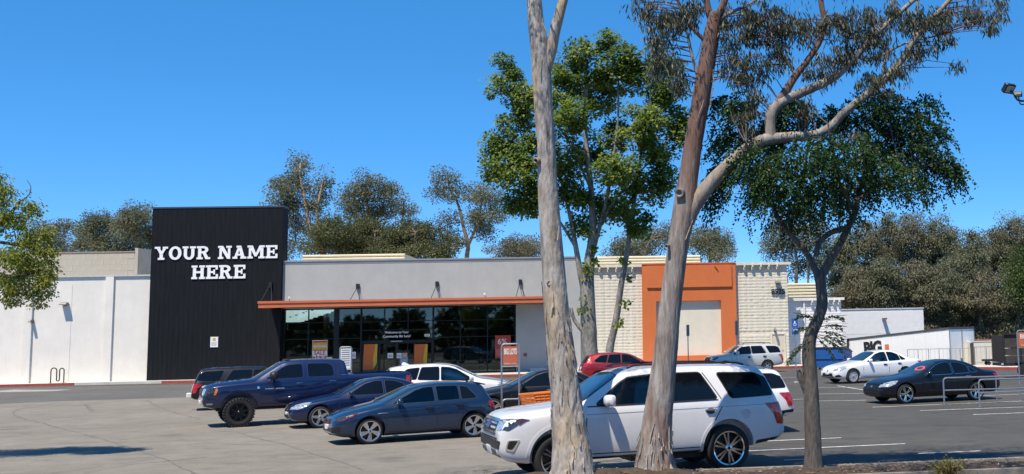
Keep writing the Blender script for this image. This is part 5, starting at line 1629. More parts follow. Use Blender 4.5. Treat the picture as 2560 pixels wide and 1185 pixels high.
PEEL = pm('peeling_bark', (.13, .09, .065), .9, var=.45, scale=7, stretch=(1, 1, .6), col2=(.50, .41, .33))
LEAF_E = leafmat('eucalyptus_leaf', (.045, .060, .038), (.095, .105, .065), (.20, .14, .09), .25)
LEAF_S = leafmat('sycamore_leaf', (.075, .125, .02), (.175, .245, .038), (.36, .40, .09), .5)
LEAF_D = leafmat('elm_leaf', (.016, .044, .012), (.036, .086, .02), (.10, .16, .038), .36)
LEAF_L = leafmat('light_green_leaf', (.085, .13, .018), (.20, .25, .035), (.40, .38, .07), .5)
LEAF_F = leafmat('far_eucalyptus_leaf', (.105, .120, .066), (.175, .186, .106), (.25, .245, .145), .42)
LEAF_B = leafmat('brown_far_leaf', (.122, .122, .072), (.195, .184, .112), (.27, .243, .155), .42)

def peel(parent, P_, R_, n, y0, y1, ln=(.25, .9), wd=(.02, .06)):       # loose strips of bark along a trunk
    rng = random.Random(3)
    m = MB()
    L_ = len(P_)
    for i in range(n):
        k = int(rng.uniform(y0, y1)*(L_-2))
        p, r = P_[k], R_[k]
        th = rng.uniform(0, 2*math.pi)
        d = Vector((math.cos(th), math.sin(th), 0)); tt = Vector((-d.y, d.x, 0))
        l, w = rng.uniform(*ln), rng.uniform(*wd)
        q = []
        N = 4
        sk = rng.uniform(-.8, .8); cu = rng.uniform(.005, .06)
        for j in range(N+1):
            t = j/N
            kk = min(L_-1, k+int(t*l/max(.02, (P_[1]-P_[0]).length)))
            c = P_[kk]+d*(R_[kk]*1.03+.006+cu*(1-t)**2)+tt*(sk*l*t*.4)
            ww = w*(.5+.5*math.sin(math.pi*(t*.8+.15)))
            q.append((c-tt*ww/2, c+tt*ww/2+d*.008))
        b = len(m.v)
        for a, c in q: m.v += [tuple(a), tuple(c)]
        for j in range(N):
            m.f.append((b+2*j, b+2*j+1, b+2*j+3, b+2*j+2)); m.m.append(0)
    return m.build('peeling_bark', PEEL, parent, kind='stuff')
def strands(starts, dirs, length, steps, droop, jit=.02):
    """leafy hanging shoots: returns points and tangents"""
    n = len(starts)
    t = np.linspace(0, 1, steps)[None, :, None]
    d = dirs[:, None, :]
    l = np.broadcast_to(length, (n,))[:, None, None]
    Pn = starts[:, None, :]+d*l*t*(1-.25*t)+np.array([0, 0, -1.])*droop*l*t*t
    tg = d*(1-.5*t)+np.array([0, 0, -1.])*droop*2*t
    Pn = Pn+RNG.normal(0, jit, Pn.shape)
    return Pn.reshape(-1, 3), tg.reshape(-1, 3)
def blobs(lst, Y, depth=.9):                           # pixel ellipses -> centres and radii in metres
    out = []
    for q in lst:
        d = Y+(q[4] if len(q) > 4 else 0)
        c = at(q[0], q[1], d)
        out.append((np.array(c), q[2]*d/FPX, q[3]*d/FPX))
    return out
def fill(bl, per, shell=.45, depth=.9):
    Pn = []
    for (c, rx, rz), n in zip(bl, per):
        d = rnd_dir(n)
        r = (shell+(1-shell)*RNG.random(n))**(1/2)
        r *= 1+.22*np.sin(d[:, 0]*7+c[0])*np.cos(d[:, 2]*6+c[2])
        Pn.append(c+d*r[:, None]*np.array([rx, rx*depth, rz]))
    return np.concatenate(Pn)
def clumpy(bl, dens, cl_r, per, shell=.3, depth=.9):
    """leaves gathered in small clumps inside each blob"""
    nc = [max(3, int(dens*rx*rz)) for c, rx, rz in bl]
    ctr = fill(bl, nc, shell, depth)
    n = len(ctr)
    off = (rnd_dir(n*per)*RNG.random((n*per, 1))**.42).reshape(n, per, 3)*cl_r*1.75*RNG.uniform(.55, 1.3, (n, 1, 1))*np.array([1, 1, .7])
    Pn = (ctr[:, None, :]+off).reshape(-1, 3)
    tint = np.repeat(np.clip(RNG.normal(.45, .2, n), 0, 1), per)
    return ctr, Pn, off.reshape(-1, 3), tint
def twigs(parent, ctr, nodes, mat, r=.01, maxn=60, name='twigs'):    # thin limbs from the nearest limb point to clump centres
    m = MB()
    nodes = np.array([tuple(p) for p in nodes])
    idx = RNG.permutation(len(ctr))[:maxn]
    for i in idx:
        c = ctr[i]
        dd = np.linalg.norm((nodes-c)*np.array([1, 1, .7])+np.array([0, 0, .0]), axis=1)+np.where(nodes[:, 2] > c[2], .8, 0)
        j = int(np.argmin(dd)); a = Vector(nodes[j]); b = Vector(c)
        mid = a.lerp(b, .5)+Vector((0, 0, .06*(b-a).length))+Vector(RNG.normal(0, .04, 3))*(b-a).length
        m.tube([a, mid, b], [r*1.6, r*1.1, r*.4], 5, cap=False)
    return m.build(name, mat, parent, kind='stuff')

# --- left big eucalyptus (straight trunk, shaggy lower bark)
Y1 = 18.35
p = pl(-4.05, .62)
t1 = thing('eucalyptus_tree', (p.x, p.y, .12), 'tall straight eucalyptus trunk with shaggy peeling bark in front of the white SUV', 'tree')
def child(o, par):                                     # keep world placement when the parent is an empty at the base
    o.parent = par; o.matrix_parent_inverse = par.matrix_world.inverted() if False else Matrix.Translation(-Vector(par.location))
    return o
def limbc(name, px, Y, mat, par, **k):
    o, P_, R_ = limb(name, px, Y, mat, None, **k)
    child(o, par)
    return o, P_, R_
tr, TP, TR = trunkc('trunk', [(1433, 1215, 122), (1432, 1180, 104), (1427, 1115, 86), (1418, 1030, 74), (1409, 940, 66), (1399, 850, 61), (1391, 760, 58), (1383, 660, 55), (1376, 570, 53), (1369, 470, 49), (1366, 370, 45), (1359, 270, 45), (1354, 190, 49), (1349, 120, 48), (1340, 60, 40), (1335, 0, 38), (1322, -120, 36), (1300, -300, 28), (1290, -460, 18)], Y1, BARK_E, t1, .034, .008, 3.2)
_, P2_, _ = limbc('branch', [(1362, 185, 26), (1377, 130, 30), (1386, 80, 28), (1400, 30, 26), (1416, -30, 24), (1450, -160, 18), (1500, -320, 10)], Y1, BARK_E, t1, n=14, sub=6)
_, P3_, _ = limbc('branch', [(1318, -140, 20), (1260, -230, 16), (1190, -280, 12)], Y1, BARK_E, t1, n=10)
_, P4_, _ = limbc('branch', [(1190, -280, 12), (1020, -290, 10, -.8), (860, -250, 7, -1.1), (700, -220, 4, -1.3)], Y1, BARK_E, t1, n=8)
P3_ += P4_
child(peel(None, TP, TR, 150, .0, .30, (.06, .25), (.008, .028)), t1)
child(peel(None, TP, TR, 16, .36, .8, (.15, .4), (.01, .022)), t1)
# branch scars and root flare
for (x, y, r_) in ((1341, 402, .055), (1374, 708, .05), (1392, 940, .07)):
    c = at(x, y, Y1-.16)
    m = MB(); m.lathe([(r_*.45, -.01), (r_*.7, -.035), (r_, -.02), (r_*1.05, .03), (r_*.9, .10)], 14, closed=False)
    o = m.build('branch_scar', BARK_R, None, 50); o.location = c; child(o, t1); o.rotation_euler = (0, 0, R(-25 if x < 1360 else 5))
rf = MB()
for k in range(9):
    a = 2*math.pi*k/9+.3
    b = TP[4]
    e = Vector((b.x+math.cos(a)*.62, b.y+math.sin(a)*.5, .10))
    rf.tube([(b.x+math.cos(a)*.22, b.y+math.sin(a)*.22, b.z+.10), (b.x+math.cos(a)*.34, b.y+math.sin(a)*.32, .22), e], [.08, .06, .02], 8, rough=.35)
child(rf.build('root_flare', BARK_E, None, 70), t1)
bl = blobs([(1240, -260, 150, 110, -.8), (1120, -330, 110, 90, -1.0), (1320, -420, 150, 110), (1480, -330, 120, 90, .4), (1200, -420, 120, 80, -1.6), (640, -205, 110, 40, -1.3), (760, -215, 120, 45, -1.2), (880, -230, 110, 50, -1.0), (700, -240, 110, 40, -1.5)], Y1)
ctr, Pn, of, ti = clumpy(bl, 34, .22, 26)
child(twigs(None, ctr, TP[-30:]+P2_[-12:]+P3_, BARK_E, .012, 40), t1)
ax = np.tile([0, 0, -1.], (len(Pn), 1))+.55*rnd_dir(len(Pn))
child(leaf_obj('crown', Pn, ax, RNG.uniform(.10, .18, len(Pn)), .026, LEAF_E, None, tint=ti), t1)

# --- right big eucalyptus with the forked crown
Y2 = 18.75
p = pl(-2.55, .62)
t2 = thing('eucalyptus_tree', (p.x, p.y, .12), 'leaning eucalyptus with smooth grey trunk and long forked limb over the parked white SUV', 'tree')
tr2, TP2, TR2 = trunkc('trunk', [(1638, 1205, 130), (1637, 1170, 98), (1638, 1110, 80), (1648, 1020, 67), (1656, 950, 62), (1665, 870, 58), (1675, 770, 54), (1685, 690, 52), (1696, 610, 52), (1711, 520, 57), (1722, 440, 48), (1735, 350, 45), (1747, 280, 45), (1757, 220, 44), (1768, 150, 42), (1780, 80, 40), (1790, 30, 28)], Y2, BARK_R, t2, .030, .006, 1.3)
nodes = list(TP2[-45:])
for px in ([(1716, 555, 44), (1738, 507, 42), (1780, 455, 38), (1830, 405, 36), (1880, 364, 34), (1930, 344, 30)],
           [(1928, 348, 28), (1926, 318, 28), (1928, 290, 30), (1945, 262, 30), (1985, 240, 26), (2035, 218, 22), (2090, 190, 20), (2140, 140, 18), (2190, 85, 15), (2240, 40, 13), (2330, -40, 9)],
           [(1940, 268, 24), (1958, 240, 24), (1985, 195, 20), (2020, 150, 17), (2050, 100, 16), (2060, 50, 15), (2052, 0, 14), (2050, -90, 9)],
           [(1925, 348, 30), (1975, 342, 26), (2030, 338, 24), (2075, 318, 22), (2110, 282, 21), (2150, 250, 20), (2205, 205, 19), (2255, 150, 17), (2285, 100, 15), (2320, 60, 14), (2365, 10, 12), (2440, -70, 8)],
           [(2205, 205, 9), (2210, 160, 8), (2220, 120, 6)], [(2285, 100, 9), (2290, 40, 8), (2300, -30, 6)],
           [(1785, 70, 22), (1770, 20, 18), (1755, -60, 14), (1730, -160, 10)], [(1790, 50, 22), (1812, 0, 18), (1830, -90, 13), (1860, -190, 8)],
           [(1772, 110, 12), (1740, 80, 10), (1710, 40, 9), (1690, -10, 8), (1650, -80, 5)], [(1784, 60, 10), (1830, 30, 9), (1875, 10, 7), (1930, -30, 5)],
           [(1752, 215, 10), (1744, 190, 9), (1728, 130, 8), (1718, 80, 7)], [(1990, 190, 8), (1960, 140, 7), (1930, 90, 5)], [(2140, 140, 8), (2180, 150, 7), (2260, 110, 5), (2340, 90, 4)]):
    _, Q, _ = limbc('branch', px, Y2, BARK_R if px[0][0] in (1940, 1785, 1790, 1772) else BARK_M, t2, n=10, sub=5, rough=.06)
    nodes += Q
child(peel(None, TP2, TR2, 90, .0, .12, (.06, .22), (.008, .028)), t2)
child(peel(None, TP2, TR2, 12, .5, .98, (.2, .5), (.01, .025)), t2)
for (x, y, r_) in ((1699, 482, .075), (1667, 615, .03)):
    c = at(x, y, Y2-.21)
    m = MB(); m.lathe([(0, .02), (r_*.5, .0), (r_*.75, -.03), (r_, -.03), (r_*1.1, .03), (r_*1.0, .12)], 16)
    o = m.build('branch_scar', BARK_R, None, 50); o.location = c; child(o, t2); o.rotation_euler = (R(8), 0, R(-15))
rf = MB()
for k in range(9):
    a = 2*math.pi*k/9+.1
    b = TP2[5]
    rf.tube([(b.x+math.cos(a)*.2, b.y+math.sin(a)*.2, b.z+.06), (b.x+math.cos(a)*.34, b.y+math.sin(a)*.30, .22), (b.x+math.cos(a)*.7, b.y+math.sin(a)*.45, .10)], [.07, .055, .02], 8, rough=.35)
child(rf.build('root_flare', BARK_E, None, 70), t2)
bl = blobs([(1620, 25, 42, 40), (1660, 70, 50, 60), (1650, 150, 40, 50), (1700, 40, 45, 45), (1690, 190, 35, 50), (1735, 20, 30, 40), (1850, 60, 55, 60), (1830, 150, 35, 60), (1880, 190, 50, 55), (1900, 60, 60, 55), (1870, 290, 40, 45), (1930, 140, 50, 50), (1960, 60, 55, 55),
            (2010, 70, 40, 50), (2000, 270, 40, 30), (2080, 70, 50, 45), (2110, 130, 50, 45), (2150, 60, 55, 50), (2190, 110, 50, 45), (2220, 40, 60, 40), (2235, 170, 45, 35), (2170, 200, 40, 30), (2290, 60, 50, 45), (2300, 130, 40, 32), (2350, 40, 45, 40), (2360, 105, 30, 25), (2420, 25, 50, 32), (2470, 50, 40, 28), (2500, 15, 25, 30), (2390, 160, 18, 14), (2230, 240, 25, 22), (2050, 180, 40, 40), (2120, 330, 30, 16)], Y2)
Hid = blobs([(1650, -110, 130, 110, -.5), (1850, -130, 130, 110), (2050, -110, 130, 100, .5), (2250, -120, 130, 100), (2440, -120, 110, 90, .4), (1750, -260, 160, 120), (1980, -270, 160, 110, -.8), (2200, -260, 140, 100)], Y2)
ctr, Pn, of, ti = clumpy(bl, 230, .10, 26, .1, 1.1)
ctr2, Pn2, _, ti2 = clumpy(Hid, 40, .22, 26)
Near = blobs([(1980, -185, 120, 50, -3.3), (2110, -190, 130, 60, -3.3), (2240, -180, 130, 55, -3.2), (2370, -190, 130, 60, -3.1), (2500, -180, 120, 55, -2.9)], Y2)
_, Pn3, _, ti3 = clumpy(Near, 150, .16, 28)
Pn2 = np.concatenate([Pn2, Pn3]); ti2 = np.concatenate([ti2, ti3])
_, QN, _ = limbc('branch', [(1812, -40, 16), (1900, -130, 13, -1.2), (2060, -190, 10, -2.6), (2260, -200, 7, -3.2), (2480, -190, 4, -3.1)], Y2, BARK_E, t2, n=8)
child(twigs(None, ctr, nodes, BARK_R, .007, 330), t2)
Pa = np.concatenate([Pn, Pn2]); Ta = np.concatenate([ti, ti2])
ax = np.tile([0.05, 0, -1.], (len(Pa), 1))+.55*rnd_dir(len(Pa))
child(leaf_obj('crown', Pa, ax, RNG.uniform(.085, .16, len(Pa)), RNG.uniform(.018, .028, len(Pa)), LEAF_E, None, tint=Ta), t2)

# --- elm at the right of the planter
Y3 = 19.1
p = pl(.27, .66)
t3 = thing('elm_tree', (p.x, p.y, .10), 'small dark elm with winding grey trunk and drooping dark green crown', 'tree')
_, EP, ER = trunkc('trunk', [(2035, 1195, 64), (2033, 1165, 46), (2033, 1120, 40), (2030, 1040, 38), (2026, 950, 35), (2022, 880, 33), (2028, 835, 30), (2045, 797, 28), (2055, 762, 27), (2053, 725, 26), (2049, 688, 27)], Y3, BARK_D, t3, .010, .008, 2.0, 36)
en = list(EP[-5:])
for px in ([(2048, 700, 20), (2030, 655, 16), (2005, 618, 14), (1975, 585, 13), (1945, 545, 12), (1925, 490, 10), (1900, 420, 7, -.5), (1860, 350, 5, -.8)],
           [(2052, 695, 22), (2075, 650, 20), (2100, 610, 18), (2122, 565, 17), (2138, 530, 15), (2150, 470, 14, .3), (2180, 400, 10, .6), (2230, 330, 6, .9)],
           [(2040, 640, 14), (2050, 605, 15), (2080, 580, 14), (2118, 572, 13)],
           [(1975, 585, 9), (1985, 520, 8, .5), (2010, 440, 7, .8), (2020, 360, 5, 1)],
           [(2138, 530, 12), (2100, 460, 9, -.5), (2080, 380, 7, -.8), (2070, 310, 4, -.9)],
           [(2145, 500, 9), (2220, 450, 7, -.2), (2300, 420, 5, -.2), (2370, 400, 3, -.2)]):
    _, Q, _ = limbc('branch', px, Y3, BARK_D, t3, n=9, sub=5, rough=.08)
    en += Q[3:]
m = MB(); c = at(2000, 940, Y3-.04); m.tube([at(2016, 985, Y3), c, at(1996, 925, Y3-.05)], [.05, .06, .035], 9, rough=.3); child(m.build('trunk_burl', BARK_D, None, 60), t3)
bl = blobs([(1850, 270, 60, 40), (1830, 340, 60, 45, .4), (1880, 400, 70, 55, -.4), (1810, 430, 35, 50), (1950, 330, 70, 55, .5), (1950, 440, 70, 60, -.6), (1990, 270, 60, 35), (2040, 390, 80, 60, -.8), (2050, 480, 80, 50, -.4), (2080, 290, 70, 45, .4), (2130, 380, 80, 60, -.6), (2140, 460, 70, 45, .5),
            (2180, 280, 70, 45), (2230, 350, 80, 55, .4), (2220, 430, 75, 45, -.4), (2280, 280, 55, 35), (2300, 380, 65, 50), (2340, 320, 35, 25), (2360, 410, 45, 30), (2290, 455, 50, 25), (2190, 235, 50, 22), (2320, 250, 35, 16), (2120, 520, 35, 25), (1980, 510, 60, 35, .5), (1900, 480, 35, 30), (1790, 480, 22, 40), (2030, 540, 45, 20), (1800, 250, 25, 25), (2390, 430, 16, 14)], Y3)
ctr = fill(bl, [max(10, int(430*rx*rz)) for c, rx, rz in bl], .1, 1.25)
mid = np.array(at(2090, 380, Y3))
dr = ctr-mid; dr[:, 2] *= .4; dr /= np.linalg.norm(dr, axis=1, keepdims=True)+1e-6
dr += .6*rnd_dir(len(dr))
ctr = ctr-dr*.12
SP, ST = strands(ctr, dr, RNG.uniform(.24, .56, len(ctr)), 36, .85, .022)
ax = ST/np.linalg.norm(ST, axis=1, keepdims=True)+1.0*rnd_dir(len(ST))
child(twigs(None, ctr, en, BARK_D, .007, 160), t3)
child(leaf_obj('crown', SP, ax, RNG.uniform(.045, .078, len(SP)), RNG.uniform(.026, .04, len(SP)), LEAF_D, None, tint=np.repeat(np.clip(RNG.normal(.42, .22, len(ctr)), 0, 1), 36)), t3)
# long hanging shoots below the crown, and the low sprays on the trunk
st = [at(x, y, Y3+d) for x, y, d in ((1775, 520, 0), (1790, 540, .1), (1870, 560, 0), (1872, 540, .05), (1760, 500, .1), (1800, 500, -.2), (2130, 545, 0), (2370, 440, 0), (2400, 420, .1), (2330, 470, 0), (2380, 380, 0), (2350, 230, 0), (1955, 560, 0), (1910, 540, .2))]
st = np.array([tuple(q) for q in st]); dd = np.tile([.05, 0, -1.], (len(st), 1))+.15*rnd_dir(len(st))
SP, ST = strands(st, dd, RNG.uniform(.3, .6, len(st)), 22, .2, .012)
child(leaf_obj('crown', SP, ST/np.linalg.norm(ST, axis=1, keepdims=True)+.9*rnd_dir(len(ST)), .05, .026, LEAF_D, None), t3)
a_, l_ = [], []
for (x, y, dx, dz, l) in ((2060, 800, 1, .35, .42), (2060, 815, 1, .1, .5), (2060, 830, 1, -.1, .6), (2055, 845, 1, -.45, .55), (2050, 850, .7, -.7, .4), (2040, 800, -1, .5, .25), (2035, 820, -1, .1, .3), (2030, 850, -1, -.4, .3), (2062, 840, 1, -.25, .75), (2005, 870, -.8, -.5, .2)):
    for q in range(3):
        a_.append(tuple(at(x, y, Y3-.1+.1*q))); l_.append((dx, -.4+.4*q, dz))
SP, ST = strands(np.array(a_), np.array(l_), .42, 22, .25, .012)
child(leaf_obj('trunk_shoots', SP, ST/np.linalg.norm(ST, axis=1, keepdims=True)+.8*rnd_dir(len(ST)), .055, .028, LEAF_D, None, tint=np.full(len(SP), .55)), t3)
m = MB()
for s_, d_ in zip(a_, l_):
    s_ = Vector(s_); d_ = Vector(d_)
    m.tube([s_-d_*.1, s_+d_*.2, s_+d_*.38+Vector((0, 0, -.06))], [.006, .004, .002], 4, cap=False)
child(m.build('shoot_stems', BARK_D, None), t3)

# --- sycamore in front of the store
YS = 58.0
c0 = gnd(1478, 940); bs = at(1478, 955, YS)
t4 = thing('sycamore_tree', (bs.x, bs.y, 0), 'tall multi-stemmed sycamore with bright green crown in front of the store', 'tree')
_, SPt, _ = limbc('trunk', [(1480, 972, 48), (1478, 930, 42), (1475, 870, 38), (1472, 800, 36), (1470, 720, 32), (1474, 650, 26), (1482, 580, 20), (1478, 480, 15), (1468, 380, 12), (1462, 280, 9), (1468, 180, 6)], YS, BARK_S, t4, n=12, sub=5)
sn = list(SPt[20:])
for px in ([(1524, 968, 24), (1524, 880, 20), (1540, 800, 17), (1552, 720, 15), (1566, 640, 13), (1580, 540, 11), (1596, 430, 8), (1615, 300, 5)], [(1466, 760, 16), (1452, 690, 15), (1440, 620, 13), (1425, 540, 10), (1400, 440, 7), (1370, 330, 5)],
           [(1474, 660, 15), (1492, 590, 12), (1512, 520, 10), (1530, 420, 8), (1545, 300, 6), (1545, 180, 4)], [(1460, 830, 13), (1436, 800, 9), (1428, 770, 7)], [(1560, 680, 9), (1572, 600, 8), (1560, 520, 6)], [(1440, 620, 8), (1390, 540, 6), (1330, 470, 4), (1280, 430, 3)], [(1500, 560, 7), (1560, 470, 5), (1630, 400, 4)], [(1475, 470, 6), (1420, 350, 5), (1340, 250, 3)]):
    _, Q, _ = limbc('branch', px, YS, BARK_S, t4, n=8, sub=4)
    sn += Q[4:]
bl = blobs([(1462, 135, 48, 42), (1530, 115, 34, 32), (1550, 150, 55, 40), (1420, 200, 55, 48), (1270, 165, 30, 28), (1265, 215, 42, 40), (1320, 260, 50, 45), (1410, 290, 75, 55, -2), (1500, 240, 60, 55, 2), (1585, 190, 48, 40), (1640, 170, 50, 45), (1660, 250, 50, 55), (1600, 300, 60, 45, -2), (1540, 340, 50, 40, 1),
            (1285, 310, 40, 30), (1260, 370, 45, 35), (1320, 370, 55, 50), (1300, 430, 75, 45, -1), (1240, 430, 32, 28), (1225, 395, 24, 12), (1400, 410, 60, 55), (1470, 380, 55, 50, 2), (1540, 430, 70, 48, -2), (1630, 370, 50, 55), (1660, 440, 42, 45), (1600, 480, 60, 35), (1290, 500, 50, 32), (1340, 510, 45, 40), (1430, 490, 55, 45), (1500, 520, 45, 40, 1), (1570, 540, 55, 36), (1600, 575, 38, 22), (1450, 560, 40, 30), (1690, 330, 35, 70), (1510, 180, 45, 40)], YS)
ctr, Pn, of, ti = clumpy(bl, 17.0, .34, 110, .12, .95)
child(twigs(None, ctr, sn, BARK_S, .02, 260), t4)
ax = of/(np.linalg.norm(of, axis=1, keepdims=True)+1e-6)+.9*rnd_dir(len(of))+np.array([0, 0, -.25])
child(leaf_obj('crown', Pn, ax, RNG.uniform(.13, .22, len(Pn)), RNG.uniform(.11, .19, len(Pn)), LEAF_S, None, nrm=np.tile([-.2, -.4, 1.], (len(Pn), 1)), tint=ti), t4)
# sprouts on the stems
bl = blobs([(1462, 680, 16, 20), (1486, 640, 12, 30), (1460, 770, 12, 20), (1548, 810, 8, 8), (1560, 650, 12, 10), (1566, 758, 7, 6), (1572, 695, 5, 8)], YS-.3)
ctr, Pn, of, ti = clumpy(bl, 60, .12, 10)
child(leaf_obj('stem_sprouts', Pn, of+.3*rnd_dir(len(of)), .2, .15, LEAF_S, None), t4)

# --- tree reaching in from the left edge
YL = 24.5
bs = gnd(-230, 1140)
t5 = thing('leaning_street_tree', (bs.x, YL, 0), 'light green tree reaching in from the left edge', 'tree')
_, LP, _ = limbc('trunk', [(-230, 1160, 70), (-225, 1050, 52), (-215, 900, 46), (-200, 780, 42), (-180, 680, 36), (-150, 600, 28)], YL, BARK_D, t5, n=14, sub=5)
ln_ = list(LP[-8:])
for px in ([(-190, 720, 30), (-110, 660, 20), (-40, 600, 14), (20, 540, 9), (50, 505, 6)], [(-180, 690, 24), (-90, 690, 16), (0, 690, 12), (60, 690, 8), (110, 660, 5)], [(-40, 600, 9), (30, 610, 8), (80, 620, 6), (130, 640, 4)], [(0, 690, 7), (40, 730, 5), (90, 740, 4)], [(-160, 620, 22), (-120, 500, 16), (-70, 420, 10), (-20, 380, 6)], [(40, 508, 4), (70, 490, 3), (77, 468, 2), (67, 450, 1.6)]):
    _, Q, _ = limbc('branch', px, YL, BARK_D, t5, n=8, sub=5)
    if px[0][0] != 40: ln_ += Q[3:]
bl = blobs([(15, 490, 34, 30), (70, 525, 32, 24), (20, 555, 40, 30), (60, 600, 38, 24), (110, 585, 20, 22), (110, 625, 28, 22), (30, 640, 45, 35, -.3), (75, 670, 40, 30, .3), (115, 665, 26, 25), (40, 715, 45, 30), (95, 720, 36, 30), (20, 745, 25, 18), (125, 700, 18, 20), (100, 752, 14, 14), (-60, 560, 80, 60), (-70, 680, 80, 60, .4), (-170, 600, 90, 80, -.4), (-60, 460, 70, 60), (-160, 480, 90, 70), (-280, 620, 100, 100)], YL)
ctr, Pn, of, ti = clumpy(bl, 330, .11, 32, .10)
child(twigs(None, ctr, ln_, BARK_D, .008, 160), t5)
hgt = np.clip((Pn[:, 2]-3.6)/2.2, 0, 1)
child(leaf_obj('crown', Pn, of+.10*rnd_dir(len(of))+np.array([0, 0, -.12]), RNG.uniform(.05, .085, len(Pn)), RNG.uniform(.028, .042, len(Pn)), LEAF_L, None, tint=ti+.15), t5)

# --- far trees behind the store
ORD = ['first', 'second', 'third', 'fourth', 'fifth', 'sixth', 'seventh', 'eighth', 'ninth', 'tenth', 'eleventh', 'twelfth', 'thirteenth', 'fourteenth']
def far_tree(name, label, bl_px, Y, trunk, mat, group, dens=1.0, droop=0, size=.165, limbs=(), tmat=None):
    b0 = at(trunk[0][0], trunk[0][1], Y)
    t = thing(name, (b0.x, b0.y, 0), label, 'tree', group=group)
    x0_, y0_ = trunk[0][0], trunk[0][1]
    yb = 499+FPX*math.tan(PITCH)-.021*(x0_-1780)+2.5*FPX/Y
    _, Q, _ = limbc('trunk', [(x0_+ (x0_-trunk[1][0])*.4, yb+2, trunk[0][2]*1.25)]+trunk, Y, tmat or BARK_F, t, n=8, sub=4)
    nd = list(Q[6:])
    for px in limbs:
        _, q, _ = limbc('branch', px, Y, tmat or BARK_F, t, n=6, sub=3); nd += q
    bl = blobs([(q[0], q[1], q[2], q[3], RNG.uniform(-1.5, 1.5)) for q in bl_px], Y)
    ctr, Pn, of, ti = clumpy(bl, 12*dens, .50, 150, .06, .9)
    child(twigs(None, ctr, nd, tmat or BARK_F, .035, 36), t)
    ax = of/(np.linalg.norm(of, axis=1, keepdims=True)+1e-6)+.7*rnd_dir(len(of))+np.array([0, 0, -.4-droop])
    child(leaf_obj('crown', Pn, ax, RNG.uniform(.7, 1.3, len(Pn))*size, RNG.uniform(.35, .7, len(Pn))*size, mat, None, tint=ti), t)
    return t
GB1 = 'eucalyptus trees behind the store roof'
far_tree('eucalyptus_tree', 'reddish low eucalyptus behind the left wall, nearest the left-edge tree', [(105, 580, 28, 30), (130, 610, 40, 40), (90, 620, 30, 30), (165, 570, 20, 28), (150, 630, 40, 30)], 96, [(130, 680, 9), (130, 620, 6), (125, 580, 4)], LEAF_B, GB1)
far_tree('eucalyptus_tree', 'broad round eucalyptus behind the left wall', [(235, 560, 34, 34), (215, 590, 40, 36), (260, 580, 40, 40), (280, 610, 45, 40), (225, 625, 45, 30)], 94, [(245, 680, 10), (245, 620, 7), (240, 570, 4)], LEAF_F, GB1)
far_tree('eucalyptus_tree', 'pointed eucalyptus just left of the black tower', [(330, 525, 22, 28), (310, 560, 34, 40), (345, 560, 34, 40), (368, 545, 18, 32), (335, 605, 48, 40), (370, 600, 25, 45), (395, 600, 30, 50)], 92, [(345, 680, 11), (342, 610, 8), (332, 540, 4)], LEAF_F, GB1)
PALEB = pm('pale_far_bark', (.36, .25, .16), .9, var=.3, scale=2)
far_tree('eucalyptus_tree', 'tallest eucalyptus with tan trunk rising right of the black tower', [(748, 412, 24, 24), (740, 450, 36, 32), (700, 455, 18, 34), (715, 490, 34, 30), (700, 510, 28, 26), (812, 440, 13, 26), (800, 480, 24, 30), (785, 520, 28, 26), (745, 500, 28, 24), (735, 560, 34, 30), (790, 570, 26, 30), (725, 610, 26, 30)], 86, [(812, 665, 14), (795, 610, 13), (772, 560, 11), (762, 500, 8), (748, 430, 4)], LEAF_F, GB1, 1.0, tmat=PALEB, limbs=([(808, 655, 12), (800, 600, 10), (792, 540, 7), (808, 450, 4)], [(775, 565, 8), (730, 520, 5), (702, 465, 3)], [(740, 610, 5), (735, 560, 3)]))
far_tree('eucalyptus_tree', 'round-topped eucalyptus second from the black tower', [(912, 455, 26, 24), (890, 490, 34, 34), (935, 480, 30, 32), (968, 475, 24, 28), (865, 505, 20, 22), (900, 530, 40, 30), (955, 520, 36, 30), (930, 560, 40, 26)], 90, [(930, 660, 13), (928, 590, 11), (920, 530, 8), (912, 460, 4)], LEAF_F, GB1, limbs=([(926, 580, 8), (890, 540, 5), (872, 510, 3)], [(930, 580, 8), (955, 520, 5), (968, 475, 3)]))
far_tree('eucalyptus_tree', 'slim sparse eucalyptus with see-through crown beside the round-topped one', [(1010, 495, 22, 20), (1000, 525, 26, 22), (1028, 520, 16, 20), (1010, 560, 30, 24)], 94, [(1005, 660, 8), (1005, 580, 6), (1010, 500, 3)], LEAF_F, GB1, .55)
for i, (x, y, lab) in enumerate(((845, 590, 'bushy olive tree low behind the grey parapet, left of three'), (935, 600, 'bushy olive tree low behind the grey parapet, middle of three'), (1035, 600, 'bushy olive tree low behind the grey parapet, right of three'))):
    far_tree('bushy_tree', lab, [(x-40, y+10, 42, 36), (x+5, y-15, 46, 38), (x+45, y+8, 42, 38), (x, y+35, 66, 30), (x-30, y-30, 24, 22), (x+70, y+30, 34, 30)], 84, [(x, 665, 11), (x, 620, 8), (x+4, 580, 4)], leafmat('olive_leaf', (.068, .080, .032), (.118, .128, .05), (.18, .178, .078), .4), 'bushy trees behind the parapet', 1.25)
far_tree('eucalyptus_tree', 'open-branched eucalyptus with forked dark trunk behind the store', [(1112, 445, 34, 28), (1095, 480, 22, 18), (1135, 480, 26, 22), (1190, 480, 32, 24), (1215, 500, 40, 32), (1240, 530, 30, 30), (1195, 535, 36, 32), (1120, 545, 18, 18), (1105, 575, 22, 22), (1215, 575, 32, 26), (1150, 600, 26, 22)], 86, [(1166, 665, 12), (1170, 615, 11), (1158, 565, 8), (1145, 510, 6), (1118, 455, 3)], LEAF_F, GB1, .9, limbs=([(1172, 610, 9), (1192, 560, 7), (1205, 500, 4), (1200, 470, 3)], [(1160, 560, 4), (1130, 545, 3), (1110, 550, 2)]))
